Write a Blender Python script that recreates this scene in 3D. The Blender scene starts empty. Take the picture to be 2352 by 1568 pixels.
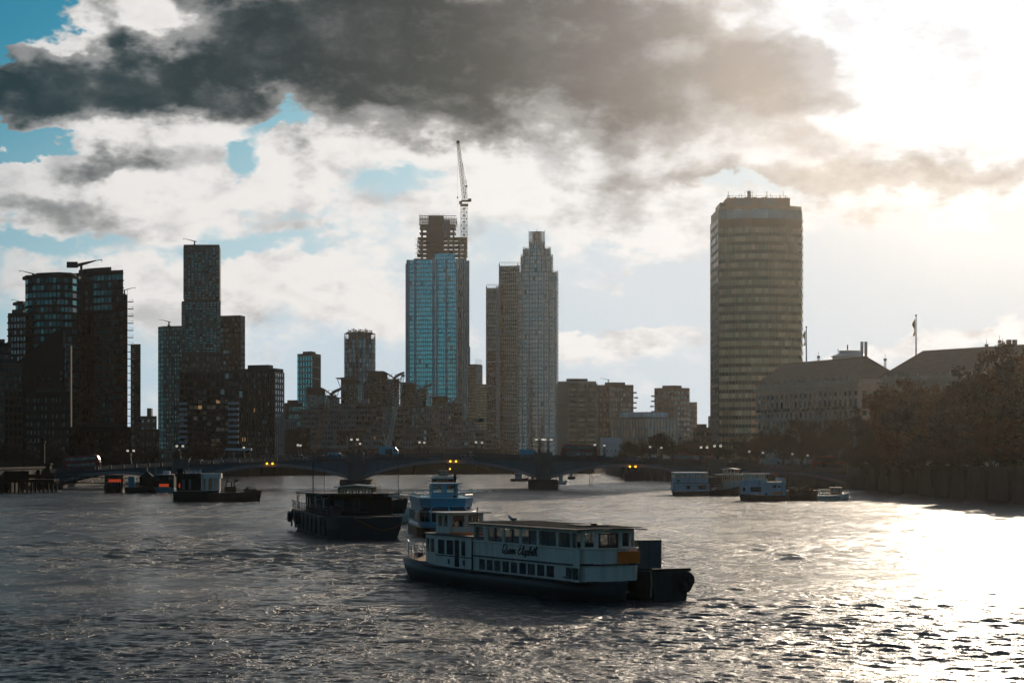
import bpy, bmesh, math, random
import numpy as np
from mathutils import Vector, Matrix, noise as mnoise
SC = bpy.context.scene
COL = SC.collection
R = math.radians
# ---------------------------------------------------------------- camera
K, HZ, CH = 5226.67, 1045.0, 9.0        # survey constants: focal length in 2352-wide pixels, horizon row, eye height
cam_d = bpy.data.cameras.new('camera'); cam = bpy.data.objects.new('camera', cam_d); COL.objects.link(cam)
cam_d.sensor_width = 36; cam_d.lens = 80; cam_d.shift_y = (HZ - 784) / 2352
cam_d.clip_start = 1; cam_d.clip_end = 12000
cam.location = (0, 0, CH); cam.rotation_euler = (R(90), 0, 0)
SC.camera = cam
# ---------------------------------------------------------------- colour management
SC.view_settings.view_transform = 'Standard'; SC.view_settings.look = 'None'
SC.view_settings.exposure = 0.0; SC.view_settings.gamma = 1.0; SC.view_settings.use_curve_mapping = False
SC.cycles.use_denoising = True
try:
    SC.cycles.denoiser = 'OPENIMAGEDENOISE'; SC.cycles.denoising_input_passes = 'RGB_ALBEDO_NORMAL'; SC.cycles.denoising_prefilter = 'ACCURATE'
except Exception: pass
SC.cycles.max_bounces = 6; SC.cycles.diffuse_bounces = 2; SC.cycles.glossy_bounces = 3; SC.cycles.transparent_max_bounces = 12
SC.cycles.transmission_bounces = 3; SC.cycles.volume_bounces = 0; SC.cycles.sample_clamp_indirect = 6; SC.cycles.sample_clamp_direct = 13
SUN_AZ, SUN_EL = 12.6, 12.6             # degrees: to the right of the view axis, above the horizon
# ---------------------------------------------------------------- sun
sun_d = bpy.data.lights.new('sun', 'SUN'); sun = bpy.data.objects.new('sun', sun_d); COL.objects.link(sun)
sun_d.energy = 2.6; sun_d.angle = R(0.53); sun_d.color = (1.0, 0.83, 0.63)
sdir = Vector((math.sin(R(SUN_AZ)) * math.cos(R(SUN_EL)), math.cos(R(SUN_AZ)) * math.cos(R(SUN_EL)), math.sin(R(SUN_EL))))
sun.rotation_euler = (-sdir).to_track_quat('-Z', 'Y').to_euler(); sun.location = (300, 900, 400)

# ---------------------------------------------------------------- node expression helper
class E:
    nt = None
    def __init__(s, sock): s.s = sock
    @staticmethod
    def m(op, *a, clamp=False):
        n = E.nt.nodes.new('ShaderNodeMath'); n.operation = op; n.use_clamp = clamp
        for i, v in enumerate(a):
            if isinstance(v, E): E.nt.links.new(v.s, n.inputs[i])
            else: n.inputs[i].default_value = v
        return E(n.outputs[0])
    def __add__(s, o): return E.m('ADD', s, o)
    __radd__ = __add__
    def __sub__(s, o): return E.m('SUBTRACT', s, o)
    def __rsub__(s, o): return E.m('SUBTRACT', o, s)
    def __mul__(s, o): return E.m('MULTIPLY', s, o)
    __rmul__ = __mul__
def smooth(x, a, b, lo=0.0, hi=1.0):
    n = E.nt.nodes.new('ShaderNodeMapRange'); n.interpolation_type = 'SMOOTHSTEP'
    E.nt.links.new(x.s, n.inputs[0])
    for i, v in enumerate((a, b, lo, hi)): n.inputs[i + 1].default_value = v
    return E(n.outputs[0])
def mixc(f, a, b, mode='MIX'):
    n = E.nt.nodes.new('ShaderNodeMix'); n.data_type = 'RGBA'; n.blend_type = mode; n.clamp_factor = True
    for i, v in ((0, f), (6, a), (7, b)):
        if isinstance(v, E): E.nt.links.new(v.s, n.inputs[i])
        elif i == 0: n.inputs[i].default_value = v
        else: n.inputs[i].default_value = (*v, 1) if len(v) == 3 else v
    return E(n.outputs[2])
def vmath(op, a, b):
    n = E.nt.nodes.new('ShaderNodeVectorMath'); n.operation = op
    for i, v in enumerate((a, b)):
        if isinstance(v, E): E.nt.links.new(v.s, n.inputs[i])
        elif op == 'SCALE' and i == 1: n.inputs['Scale'].default_value = v
        else: n.inputs[i].default_value = v
    return E(n.outputs[0])
def noise(vec, scale, detail=4, rough=.55, dist=0.0, out=0):
    n = E.nt.nodes.new('ShaderNodeTexNoise'); n.noise_dimensions = '3D'
    E.nt.links.new(vec.s, n.inputs['Vector'])
    n.inputs['Scale'].default_value = scale; n.inputs['Detail'].default_value = detail
    n.inputs['Roughness'].default_value = rough; n.inputs['Distortion'].default_value = dist
    return E(n.outputs[out])
# ---------------------------------------------------------------- sky (world)
W = bpy.data.worlds.new('World'); SC.world = W; W.use_nodes = True
nt = W.node_tree; nt.nodes.clear(); E.nt = nt
out = nt.nodes.new('ShaderNodeOutputWorld'); bg = nt.nodes.new('ShaderNodeBackground')
nt.links.new(bg.outputs[0], out.inputs[0]); bg.inputs[1].default_value = 0.1
tc = nt.nodes.new('ShaderNodeTexCoord'); dirv = E(tc.outputs['Generated'])
sky = nt.nodes.new('ShaderNodeTexSky'); sky.sky_type = 'NISHITA'; sky.sun_disc = False
sky.sun_elevation = R(SUN_EL); sky.sun_rotation = R(SUN_AZ); sky.air_density = 1.0; sky.dust_density = 1.0; sky.ozone_density = 2.0
def sepxyz(v):
    n = nt.nodes.new('ShaderNodeSeparateXYZ'); nt.links.new(v.s, n.inputs[0]); return [E(o) for o in n.outputs]
# fractal warp so that cloud edges billow
strd = vmath('MULTIPLY', dirv, (1.0, 1.0, 1.7))
w1 = vmath('SUBTRACT', noise(strd, 13, 5, .56, out=1), (.5, .5, .5))
w2 = vmath('SUBTRACT', noise(strd, 55, 4, .6, out=1), (.5, .5, .5))
wd = vmath('ADD', vmath('ADD', dirv, vmath('SCALE', w1, .072)), vmath('SCALE', w2, .018))
wx, wy, wz = sepxyz(wd); dx, dy, dz = sepxyz(dirv)
waz = E.m('ARCTAN2', wx, wy); wel = wz
az = E.m('ARCTAN2', dx, dy); el = dz
def gau(px, py, sx, sy, a, U=None, V=None):
    u = ((U or waz) - math.atan((px - 1176) / K)) * (K / sx); v = ((V or wel) - math.sin(math.atan((HZ - py) / K))) * (K / sy)
    return E.m('EXPONENT', E.m('MULTIPLY', u * u + v * v, -1.0)) * a
def gsum(L, U=None, V=None):
    t = None
    for g in L: t = gau(*g, U=U, V=V) if t is None else t + gau(*g, U=U, V=V)
    return t
# cover: cloud banks (+) and blue gaps (-), in the survey's pixel units
cover = gsum([(1000, 90, 800, 200, 1.5), (1650, 220, 620, 190, 1.2), (2200, 330, 300, 130, .6),
  (300, 190, 240, 90, 1.0), (60, 235, 150, 75, 1.1), (420, 60, 190, 75, 1.0), (50, 95, 48, 40, .75),
  (60, 40, 125, 100, -3.0), (10, 120, 40, 60, -1.0), (50, 347, 110, 22, -1.7), (630, 285, 110, 26, -1.0), (540, 350, 60, 36, -.95), (860, 425, 170, 38, -.55), (690, 500, 90, 22, -.35),
  (260, 400, 260, 85, .75), (110, 480, 260, 70, .6), (720, 415, 110, 40, .45), (640, 480, 240, 50, .2), (360, 690, 110, 70, .65), (600, 650, 130, 60, .4), (800, 710, 330, 70, .4), (40, 650, 60, 40, .4),
  (1200, 450, 300, 60, .4), (1420, 560, 150, 50, .35), (1750, 440, 110, 26, -.7), (1400, 800, 200, 40, .35),
  (1480, 670, 260, 60, -.75), (2000, 620, 300, 130, -.95), (620, 575, 170, 26, -.5), (120, 570, 250, 26, -.45), (1100, 640, 150, 50, -.4), (2250, 790, 150, 30, .45), (1600, 740, 300, 20, -.3), (1000, 630, 110, 30, .35), (1330, 640, 130, 26, .3), (1720, 560, 110, 26, .35), (2060, 545, 90, 26, .4), (1330, 780, 160, 36, .5), (1990, 800, 260, 26, .4), (650, 700, 240, 30, .35),
  (500, -560, 1300, 430, 1.7), (-900, -300, 800, 420, 1.2), (2500, -500, 800, 420, .8)])
n1 = noise(strd, 9, 6, .58); n2 = noise(strd, 34, 5, .6)
dens = cover + (n1 - .5) * 1.15 + (n2 - .5) * .95 + .24
alpha = smooth(dens, .10, .52)
# thickness: how dark the underside gets
thick = gsum([(760, 80, 330, 110, .95), (1000, 160, 330, 95, .42), (1330, 110, 460, 125, .80), (560, 200, 260, 70, .50), (960, 285, 330, 56, .46), (800, 150, 200, 60, .25), (1800, 210, 480, 130, .85),
  (50, 245, 190, 62, 1.3), (290, 180, 200, 66, 1.0), (560, 60, 130, 80, .55), (260, 385, 95, 38, .80), (110, 500, 240, 42, .42), (2150, 410, 360, 48, .95), (2280, 140, 230, 150, -.9), (1560, 420, 260, 40, .32), (60, 120, 40, 35, .55), (250, 90, 60, 50, .55), (2280, 620, 200, 30, .2),
  (360, 35, 75, 45, -.9), (200, 60, 40, 90, -.35), (160, 110, 60, 26, -.4), (1000, 118, 130, 22, -.22), (1900, 70, 110, 40, -.45), (2000, 150, 80, 50, -.35), (2050, 250, 160, 40, -.55), (130, 700, 90, 40, .25), (900, 735, 300, 34, .26), (620, 705, 140, 30, .22), (1250, 700, 120, 50, .2), (1250, 520, 200, 30, .2),
  (450, -560, 1350, 420, 1.3), (-900, -300, 800, 400, 1.0), (2500, -450, 800, 420, -.6)])
relief = (noise(strd, 20, 5, .6) - noise(vmath('ADD', strd, (.010, 0, .016)), 20, 5, .6)) * 1.7
fine = (n2 - .5)
shade = smooth(thick + (n1 - .5) * .62 + fine * .26 - relief * .7, -.06, 1.22)
sdot = nt.nodes.new('ShaderNodeVectorMath'); sdot.operation = 'DOT_PRODUCT'; nt.links.new(dirv.s, sdot.inputs[0]); sdot.inputs[1].default_value = sdir
sd = E(sdot.outputs['Value'])
ang = E.m('ARCCOSINE', E.m('MINIMUM', sd, .99999)) * (180 / math.pi)      # degrees from the sun
S = 10.0
def c(r, g, b): return (r * S, g * S, b * S)
def ramp(x, stops, top):
    n = nt.nodes.new('ShaderNodeValToRGB'); nt.links.new((x * (1.0 / top)).s, n.inputs[0]); e = n.color_ramp.elements
    while len(e) < len(stops): e.new(.5)
    for el_, (p, col) in zip(e, stops): el_.position = p / top; el_.color = (*c(*col), 1)
    return E(n.outputs[0])
# cloud light by angle from the sun: bright forward scatter near it, cold and dim away from it
dark = ramp(ang, [(0, (.06, .10, .15)), (4.0, (.10, .15, .22)), (7.4, (.150, .165, .195)), (10.7, (.076, .084, .098)), (14.5, (.014, .032, .042)), (18, (.001, .022, .034)), (22.5, (.001, .028, .042)), (40, (.001, .029, .043)), (180, (.004, .024, .034))], 180)
lit = ramp(ang, [(0, (.78, .87, .98)), (4.5, (.74, .82, .92)), (8, (.72, .755, .80)), (14, (.86, .845, .835)), (23, (.84, .82, .80)), (28, (.56, .58, .59)), (34, (.20, .26, .29)), (70, (.11, .145, .16)), (180, (.075, .11, .13))], 180)
hzc = ramp(ang, [(0, (.32, .42, .53)), (6, (.43, .52, .61)), (13, (.60, .675, .74)), (22, (.54, .66, .75)), (30, (.40, .55, .65)), (50, (.20, .33, .40)), (180, (.15, .26, .32))], 180)  # low sky; kept pale behind the camera to brighten glass reflections
blue = mixc(1.0, E(sky.outputs[0]), (.035, .30, .47), 'MULTIPLY')
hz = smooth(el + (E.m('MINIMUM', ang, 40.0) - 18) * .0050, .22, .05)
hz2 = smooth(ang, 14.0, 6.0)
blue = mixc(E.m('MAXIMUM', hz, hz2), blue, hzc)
mid = mixc(.34, dark, lit)
low_sh = vmath('MULTIPLY', lit, (.70, .715, .74))
body = (noise(vmath('ADD', strd, vmath('SCALE', w1, .10)), 15, 6, .62) - .5) * .95 + (noise(vmath('ADD', strd, vmath('SCALE', w2, .03)), 42, 4, .6) - .5) * .40 - relief * .5
puff = (noise(vmath('ADD', strd, vmath('SCALE', w1, .05)), 24, 6, .6) - .5) - relief * .8
cl = mixc(smooth(shade, .02, .5), mixc(smooth(puff, -.06, .30), lit, low_sh), mid)
cl = mixc(smooth(shade + body * .62, .38, 1.06), cl, dark)
cl = mixc(smooth(body, .06, .52) * smooth(shade, .0, .5) * .55, cl, mid)
cl = mixc(smooth(body, -.05, -.5) * smooth(shade, .7, .1) * .30, cl, mid)
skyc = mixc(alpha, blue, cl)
gnd = smooth(el, -.03, -.012); skyc = mixc(gnd, c(.02, .03, .035), skyc)
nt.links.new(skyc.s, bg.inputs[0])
try: W.cycles.sampling_method = 'MANUAL'; W.cycles.sample_map_resolution = 1024
except Exception: pass
# ---------------------------------------------------------------- survey helpers
def gx(px, Y): return (px - 1176) / K * Y
def gz(py, Y): return CH + (HZ - py) / K * Y
def gp(px, py, Y): return Vector((gx(px, Y), Y, gz(py, Y)))
RND = random.Random(7)
# ---------------------------------------------------------------- materials
MC = {}
def mat(name, col, rough=.6, metal=0.0, var=.25, scale=.6, spec=.5, ior=1.45, per=0.0, bump=0.0, stretch=(1, 1, 1), emit=None, streak=0.0):
    """plain surface with procedural colour variation (var), per-object variation (per), vertical rain streaks (streak) and fine relief (bump)"""
    if name in MC: return MC[name]
    m = bpy.data.materials.new(name); m.use_nodes = True; MC[name] = m
    t = m.node_tree; p = t.nodes['Principled BSDF']; E.nt = t
    p.inputs['Roughness'].default_value = rough; p.inputs['Metallic'].default_value = metal
    p.inputs['IOR'].default_value = ior; p.inputs['Specular IOR Level'].default_value = spec
    g = t.nodes.new('ShaderNodeTexCoord'); v = vmath('MULTIPLY', E(g.outputs['Object']), stretch)
    f = noise(v, scale, 5, .6)
    f2 = noise(v, scale * 7.3, 3, .6)
    k = (f - .5) * (2.2 * var) + (f2 - .5) * (1.1 * var) + 1.0
    if streak:
        k = k * (1.0 - smooth(noise(vmath('MULTIPLY', E(g.outputs['Object']), (1.6, 1.6, .07)), 1.0, 4, .65), .48, .8) * streak)
    if per:
        oi = t.nodes.new('ShaderNodeObjectInfo'); ge = t.nodes.new('ShaderNodeNewGeometry')
        r = E.m('FRACT', E(oi.outputs['Random']) + E(ge.outputs['Random Per Island']))
        k = k * (1.0 - per * .5 + r * per)
    col2 = vmath('SCALE', E(None) if False else _rgb(t, col), 1.0)
    n = t.nodes.new('ShaderNodeVectorMath'); n.operation = 'SCALE'
    t.links.new(col2.s, n.inputs[0]); t.links.new(k.s, n.inputs['Scale'])
    t.links.new(n.outputs[0], p.inputs['Base Color'])
    if rough > .12:
        t.links.new(((f2 - .5) * .25 + rough).s, p.inputs['Roughness'])
    if bump:
        b = t.nodes.new('ShaderNodeBump'); b.inputs['Strength'].default_value = 1; b.inputs['Distance'].default_value = bump
        t.links.new(f2.s, b.inputs['Height']); t.links.new(b.outputs[0], p.inputs['Normal'])
    if emit:
        p.inputs['Emission Color'].default_value = (*emit[:3], 1); p.inputs['Emission Strength'].default_value = emit[3]
    return m
def _rgb(t, col):
    n = t.nodes.new('ShaderNodeRGB'); n.outputs[0].default_value = (*col, 1); return E(n.outputs[0])
def glass(name, tint, f0=.12, rough=.06, per=.5, trans=0.0, wob=.012, coat=(1, 1, 1)):
    """window glass: dark body with a mirror coat; trans lets the far side show through"""
    if name in MC: return MC[name]
    m = bpy.data.materials.new(name); m.use_nodes = True; MC[name] = m
    t = m.node_tree; E.nt = t; t.nodes.clear()
    o = t.nodes.new('ShaderNodeOutputMaterial'); mx = t.nodes.new('ShaderNodeMixShader'); gl = t.nodes.new('ShaderNodeBsdfGlossy')
    gl.inputs['Roughness'].default_value = rough
    oi = t.nodes.new('ShaderNodeObjectInfo'); ge = t.nodes.new('ShaderNodeNewGeometry')
    r = E.m('FRACT', E(oi.outputs['Random']) + E(ge.outputs['Random Per Island']))
    g = t.nodes.new('ShaderNodeTexCoord')
    b = t.nodes.new('ShaderNodeBump'); b.inputs['Strength'].default_value = 1; b.inputs['Distance'].default_value = wob
    t.links.new(noise(E(g.outputs['Object']), .5, 2, .5).s, b.inputs['Height'])
    t.links.new(b.outputs[0], gl.inputs['Normal'])
    lw = t.nodes.new('ShaderNodeFresnel'); lw.inputs['IOR'].default_value = (1 + math.sqrt(f0)) / (1 - math.sqrt(f0))
    t.links.new(b.outputs[0], lw.inputs['Normal'])
    gl.inputs['Color'].default_value = (*coat, 1)
    if trans:
        body = t.nodes.new('ShaderNodeBsdfTransparent'); body.inputs['Color'].default_value = (trans, trans, trans * .97, 1)
    else:
        body = t.nodes.new('ShaderNodeBsdfDiffuse')
        n = t.nodes.new('ShaderNodeVectorMath'); n.operation = 'SCALE'
        t.links.new(_rgb(t, tint).s, n.inputs[0]); t.links.new((r * r * (2 * per) + (1 - per * .6)).s, n.inputs['Scale'])
        t.links.new(n.outputs[0], body.inputs['Color'])
    t.links.new((E(lw.outputs[0]) * (r * (-per) + 1.0)).s, mx.inputs[0])
    t.links.new(body.outputs[0], mx.inputs[1]); t.links.new(gl.outputs[0], mx.inputs[2]); t.links.new(mx.outputs[0], o.inputs[0])
    return m
# ---------------------------------------------------------------- mesh builder
class MB:
    def __init__(s): s.v = []; s.f = []
    def add(s, vs, fs):
        o = len(s.v); s.v += [tuple(q) for q in vs]; s.f += [tuple(i + o for i in q) for q in fs]; return s
    def box(s, x0, x1, y0, y1, z0, z1):
        return s.add([(x0, y0, z0), (x1, y0, z0), (x1, y1, z0), (x0, y1, z0), (x0, y0, z1), (x1, y0, z1), (x1, y1, z1), (x0, y1, z1)],
                     [(0, 3, 2, 1), (4, 5, 6, 7), (0, 1, 5, 4), (1, 2, 6, 5), (2, 3, 7, 6), (3, 0, 4, 7)])
    def prism(s, poly, z0, z1, top=None):
        n = len(poly); top = top or poly
        z0f = z0 if callable(z0) else (lambda x, y: z0); z1f = z1 if callable(z1) else (lambda x, y: z1)
        return s.add([(x, y, z0f(x, y)) for x, y in poly] + [(x, y, z1f(x, y)) for x, y in top],
                     [tuple(range(n - 1, -1, -1)), tuple(range(n, 2 * n))] + [(i, (i + 1) % n, n + (i + 1) % n, n + i) for i in range(n)])
    def seg(s, P, Q, o0, o1, z0, z1):
        """box along ground line P-Q from offset o0 to o1 on its outer (camera) side"""
        P = Vector(P[:2]); Q = Vector(Q[:2]); t = (Q - P).normalized(); n = Vector((t.y, -t.x))
        a, b, c_, d = P + n * o1, Q + n * o1, Q + n * o0, P + n * o0
        return s.prism([(a.x, a.y), (b.x, b.y), (c_.x, c_.y), (d.x, d.y)], z0, z1)
    def tube(s, pts, r, n=6, cap=True):
        pts = [Vector(p) for p in pts]; rs = r if isinstance(r, (list, tuple)) else [r] * len(pts); o = []; N = len(pts)
        for i, p in enumerate(pts):
            d = (pts[min(i + 1, N - 1)] - pts[max(i - 1, 0)]).normalized()
            a = d.orthogonal().normalized() if abs(d.z) > .95 else d.cross(Vector((0, 0, 1))).normalized(); b = d.cross(a)
            o += [p + (a * math.cos(2 * math.pi * k / n) + b * math.sin(2 * math.pi * k / n)) * rs[i] for k in range(n)]
        f = [(i * n + k, i * n + (k + 1) % n, (i + 1) * n + (k + 1) % n, (i + 1) * n + k) for i in range(N - 1) for k in range(n)]
        if cap: f += [tuple(range(n - 1, -1, -1)), tuple((N - 1) * n + k for k in range(n))]
        return s.add(o, f)
    def lathe(s, prof, n=12, c0=(0, 0, 0)):
        """prof: (radius, z) from bottom to top"""
        o = [(c0[0] + r * math.cos(2 * math.pi * k / n), c0[1] + r * math.sin(2 * math.pi * k / n), c0[2] + z) for r, z in prof for k in range(n)]
        N = len(prof)
        f = [(i * n + k, i * n + (k + 1) % n, (i + 1) * n + (k + 1) % n, (i + 1) * n + k) for i in range(N - 1) for k in range(n)]
        f += [tuple(range(n - 1, -1, -1)), tuple((N - 1) * n + k for k in range(n))]
        return s.add(o, f)
    def loft(s, secs, closed=True, caps=True):
        n = len(secs[0]); o = [p for q in secs for p in q]; N = len(secs); m = n if closed else n - 1
        f = [(i * n + k, i * n + (k + 1) % n, (i + 1) * n + (k + 1) % n, (i + 1) * n + k) for i in range(N - 1) for k in range(m)]
        if caps: f += [tuple(range(n - 1, -1, -1)), tuple((N - 1) * n + k for k in range(n))]
        return s.add(o, f)
    def ball(s, c0, r, n=8, sq=1.0):
        return s.lathe([(max(.01, r * math.sin(math.pi * i / n)), -r * sq * math.cos(math.pi * i / n)) for i in range(n + 1)], n + 2, c0)
    def mesh(s, name, m, smooth_=False):
        me = bpy.data.meshes.new(name); me.from_pydata(s.v, [], s.f); me.validate(); bm = bmesh.new(); bm.from_mesh(me)
        bmesh.ops.recalc_face_normals(bm, faces=bm.faces); bm.to_mesh(me); bm.free()
        if m: me.materials.append(m)
        if smooth_: me.polygons.foreach_set('use_smooth', [True] * len(me.polygons))
        return me
    def build(s, name, m, parent=None, smooth_=False, loc=None, rz=0):
        return link(name, s.mesh(name, m, smooth_), parent, loc, rz)
def link(name, data, parent=None, loc=None, rz=0):
    o = bpy.data.objects.new(name, data); COL.objects.link(o)
    if parent: o.parent = parent
    if loc is not None: o.location = loc
    if rz: o.rotation_euler = (0, 0, rz)
    return o
def tag(o, label=None, cat=None, group=None, kind=None):
    for k, v in (('label', label), ('category', cat), ('group', group), ('kind', kind)):
        if v: o[k] = v
    return o
def thing(name, label, cat, loc=(0, 0, 0), rz=0, group=None):
    return tag(link(name, None, None, loc, rz), label, cat, group)
KIDS = {}
def copy_tree(o, parent=None, rec=None):
    c_ = o.copy(); COL.objects.link(c_)
    if parent: c_.parent = parent
    for ch in o.children: copy_tree(ch, c_)
    return c_
def copy_thing(o, label, loc, rz=0, sc=None):
    c_ = copy_tree(o); c_.location = loc; c_.rotation_euler = (0, 0, rz); c_['label'] = label
    if sc: c_.scale = sc if isinstance(sc, (tuple, list)) else (sc,) * 3
    return c_
def lattice(mb, P, Q, w, n, r, w2=None):
    """square lattice girder from P to Q"""
    P = Vector(P); Q = Vector(Q); d = (Q - P).normalized(); a = (d.orthogonal() if abs(d.z) > .99 else d.cross(Vector((0, 0, 1)))).normalized(); b = d.cross(a); w2 = w2 or w
    ring = [[P.lerp(Q, i / n) + (a * sx + b * sy) * (.5 * (w + (w2 - w) * i / n)) for sx, sy in ((-1, -1), (1, -1), (1, 1), (-1, 1))] for i in range(n + 1)]
    for k in range(4):
        mb.tube([ring[0][k], ring[n][k]], r, 4)
        for i in range(n):
            mb.tube([ring[i][k], ring[i + 1][(k + 1) % 4]] if (i + k) % 2 else [ring[i][(k + 1) % 4], ring[i + 1][k]], r * .6, 3, False)
            mb.tube([ring[i][k], ring[i][(k + 1) % 4]], r * .6, 3, False)
PANE = {}
def pane_mesh(w, h, m, th=.12):
    key = (round(w, 2), round(h, 2), m.name, th)
    if key not in PANE: PANE[key] = MB().box(-w / 2, w / 2, -th, 0, -h / 2, h / 2).mesh('window', m)
    return PANE[key]
def facade(par, P, Q, z0, z1, nc, nr, gm, fm, pw=.7, ph=.6, band=.0, pier=.0, proud=.3, indiv=True, zoff=0.0, skip=None, lit=0.0, litm=None, tilt=.004, recess=.03, bandm=None, alt=None, altp=0.0, bname='floor_band'):
    """a real grid front on ground line P-Q (as seen from the river, left to right): window panes, floor bands, piers; coordinates in the parent's frame"""
    P = Vector(P[:2]); Q = Vector(Q[:2]); L = (Q - P).length; t = (Q - P) / L; n = Vector((t.y, -t.x)); ang_ = math.atan2(t.y, t.x)
    cw = L / nc; fh = (z1 - z0) / nr; stuff = MB(); stuffs = {}
    cnt = par.get('nwin', 0) if par else 0
    for j in range(nr - 1, -1, -1):
        for i in range(nc):
            if skip and skip(i, j): continue
            c2 = P + t * (cw * (i + .5)); z = z0 + fh * (j + .5 + zoff)
            m = gm
            if litm and RND.random() < lit: m = litm
            elif alt and RND.random() < altp: m = alt
            w_, h_ = cw * pw, fh * ph
            if indiv and cnt < 290:
                o = link('window', pane_mesh(w_, h_, m), par, (c2.x + n.x * recess, c2.y + n.y * recess, z)); cnt += 1
                o.rotation_euler = (RND.gauss(0, tilt), 0, ang_ + RND.gauss(0, tilt))
            else:
                q = stuffs.setdefault(m.name, MB())
                a = c2 - t * (w_ / 2); b = c2 + t * (w_ / 2)
                q.seg(a, b, recess - .1, recess + .12 + RND.random() * .01, z - h_ / 2, z + h_ / 2)
    if par: par['nwin'] = cnt
    for mn, q in stuffs.items():
        o = q.build('window', MC[mn], par); o['kind'] = 'stuff'
    if band:
        bm_ = bandm or fm; bh = fh * band
        for j in range(nr + 1):
            z = z0 + fh * j
            a, b = max(z0, z - bh / 2), min(z1, z + bh / 2)
            me = band_mesh(L + proud * 2, proud + .25, b - a, bm_)
            c2 = (P + Q) / 2 + n * ((proud - .25) / 2)
            link(bname, me, par, (c2.x, c2.y, (a + b) / 2), ang_)
    if pier:
        for i in range(nc + 1):
            c2 = P + t * (cw * i) + n * ((proud + .08 - .25) / 2)
            me = band_mesh(cw * pier, proud + .33, z1 - z0 - .02, fm)
            link('pier', me, par, (c2.x, c2.y, (z0 + z1) / 2), ang_)
BAND = {}
def band_mesh(w, d, h, m):
    key = (round(w, 2), round(d, 2), round(h, 2), m.name)
    if key not in BAND: BAND[key] = MB().box(-w / 2, w / 2, -d / 2, d / 2, -h / 2, h / 2).mesh('band', m)
    return BAND[key]
def slab_building(name, label, cat, corners, depth, zt, wall, zb=4.0, group=None, roofm=None, par=None):
    """corners: visible ground corners left to right as (px, distance); returns thing, local corner points"""
    pts = [Vector((gx(p, Y), Y)) for p, Y in corners]
    base = pts[0].copy()
    if par is None: par = thing(name, label, cat, (base.x, base.y, zb), 0, group)
    base = Vector(par.location[:2]); zb = par.location.z
    loc = [p - base for p in pts]
    d = Vector((0, depth)) if len(loc) == 2 else None
    if len(loc) == 2:
        r_ = pts[1] if pts[1].x < 0 else pts[0]; d = Vector((r_.x * (1.02 if r_.x < 0 else 1.02), r_.y)).normalized() * depth; poly = loc + [loc[1] + d, loc[0] + d]
    elif len(loc) == 3: poly = loc + [loc[0] + loc[2] - loc[1]]
    else: poly = loc
    MB().prism([(q.x, q.y) for q in poly], 0, zt - zb).build('wall', wall, par)
    if roofm: MB().prism([(q.x * 1.0, q.y) for q in poly], zt - zb + .003, zt - zb + .5).build('roof', roofm, par)
    return par, loc, poly
# ================================================================ SETTING: water, ground, haze, river walls
def water_mat():
    m = bpy.data.materials.new('river_water'); m.use_nodes = True; t = m.node_tree; E.nt = t; p = t.nodes['Principled BSDF']
    p.inputs['Base Color'].default_value = (.004, .012, .016, 1); p.inputs['IOR'].default_value = 1.333; p.inputs['Specular Tint'].default_value = (.80, .95, 1.0, 1)
    g = t.nodes.new('ShaderNodeTexCoord'); o = E(g.outputs['Object'])
    b0 = noise(vmath('MULTIPLY', o, (.40, 1.0, 1)), 1.6, 3, .6, .4)
    b1 = noise(vmath('MULTIPLY', o, (.5, 1.0, 1)), 4.2, 4, .62, .5)
    patch = smooth(noise(vmath('MULTIPLY', o, (.7, .35, 1)), .33, 4, .65, .6), .34, .66)      # wind patches: rippled and slick water
    wide = smooth(noise(vmath('MULTIPLY', o, (.6, 1, 1)), .028, 3, .6, .8), .35, .65)
    t.links.new((patch * .11 + wide * .05 + .11).s, p.inputs['Roughness'])
    h = (b0 * .26 + b1 * .34) * (patch * .75 + wide * .35 + .38)
    b = t.nodes.new('ShaderNodeBump'); b.inputs['Strength'].default_value = 1.0; b.inputs['Distance'].default_value = 1.0
    t.links.new(h.s, b.inputs['Height']); t.links.new(b.outputs[0], p.inputs['Normal'])
    return m
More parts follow.
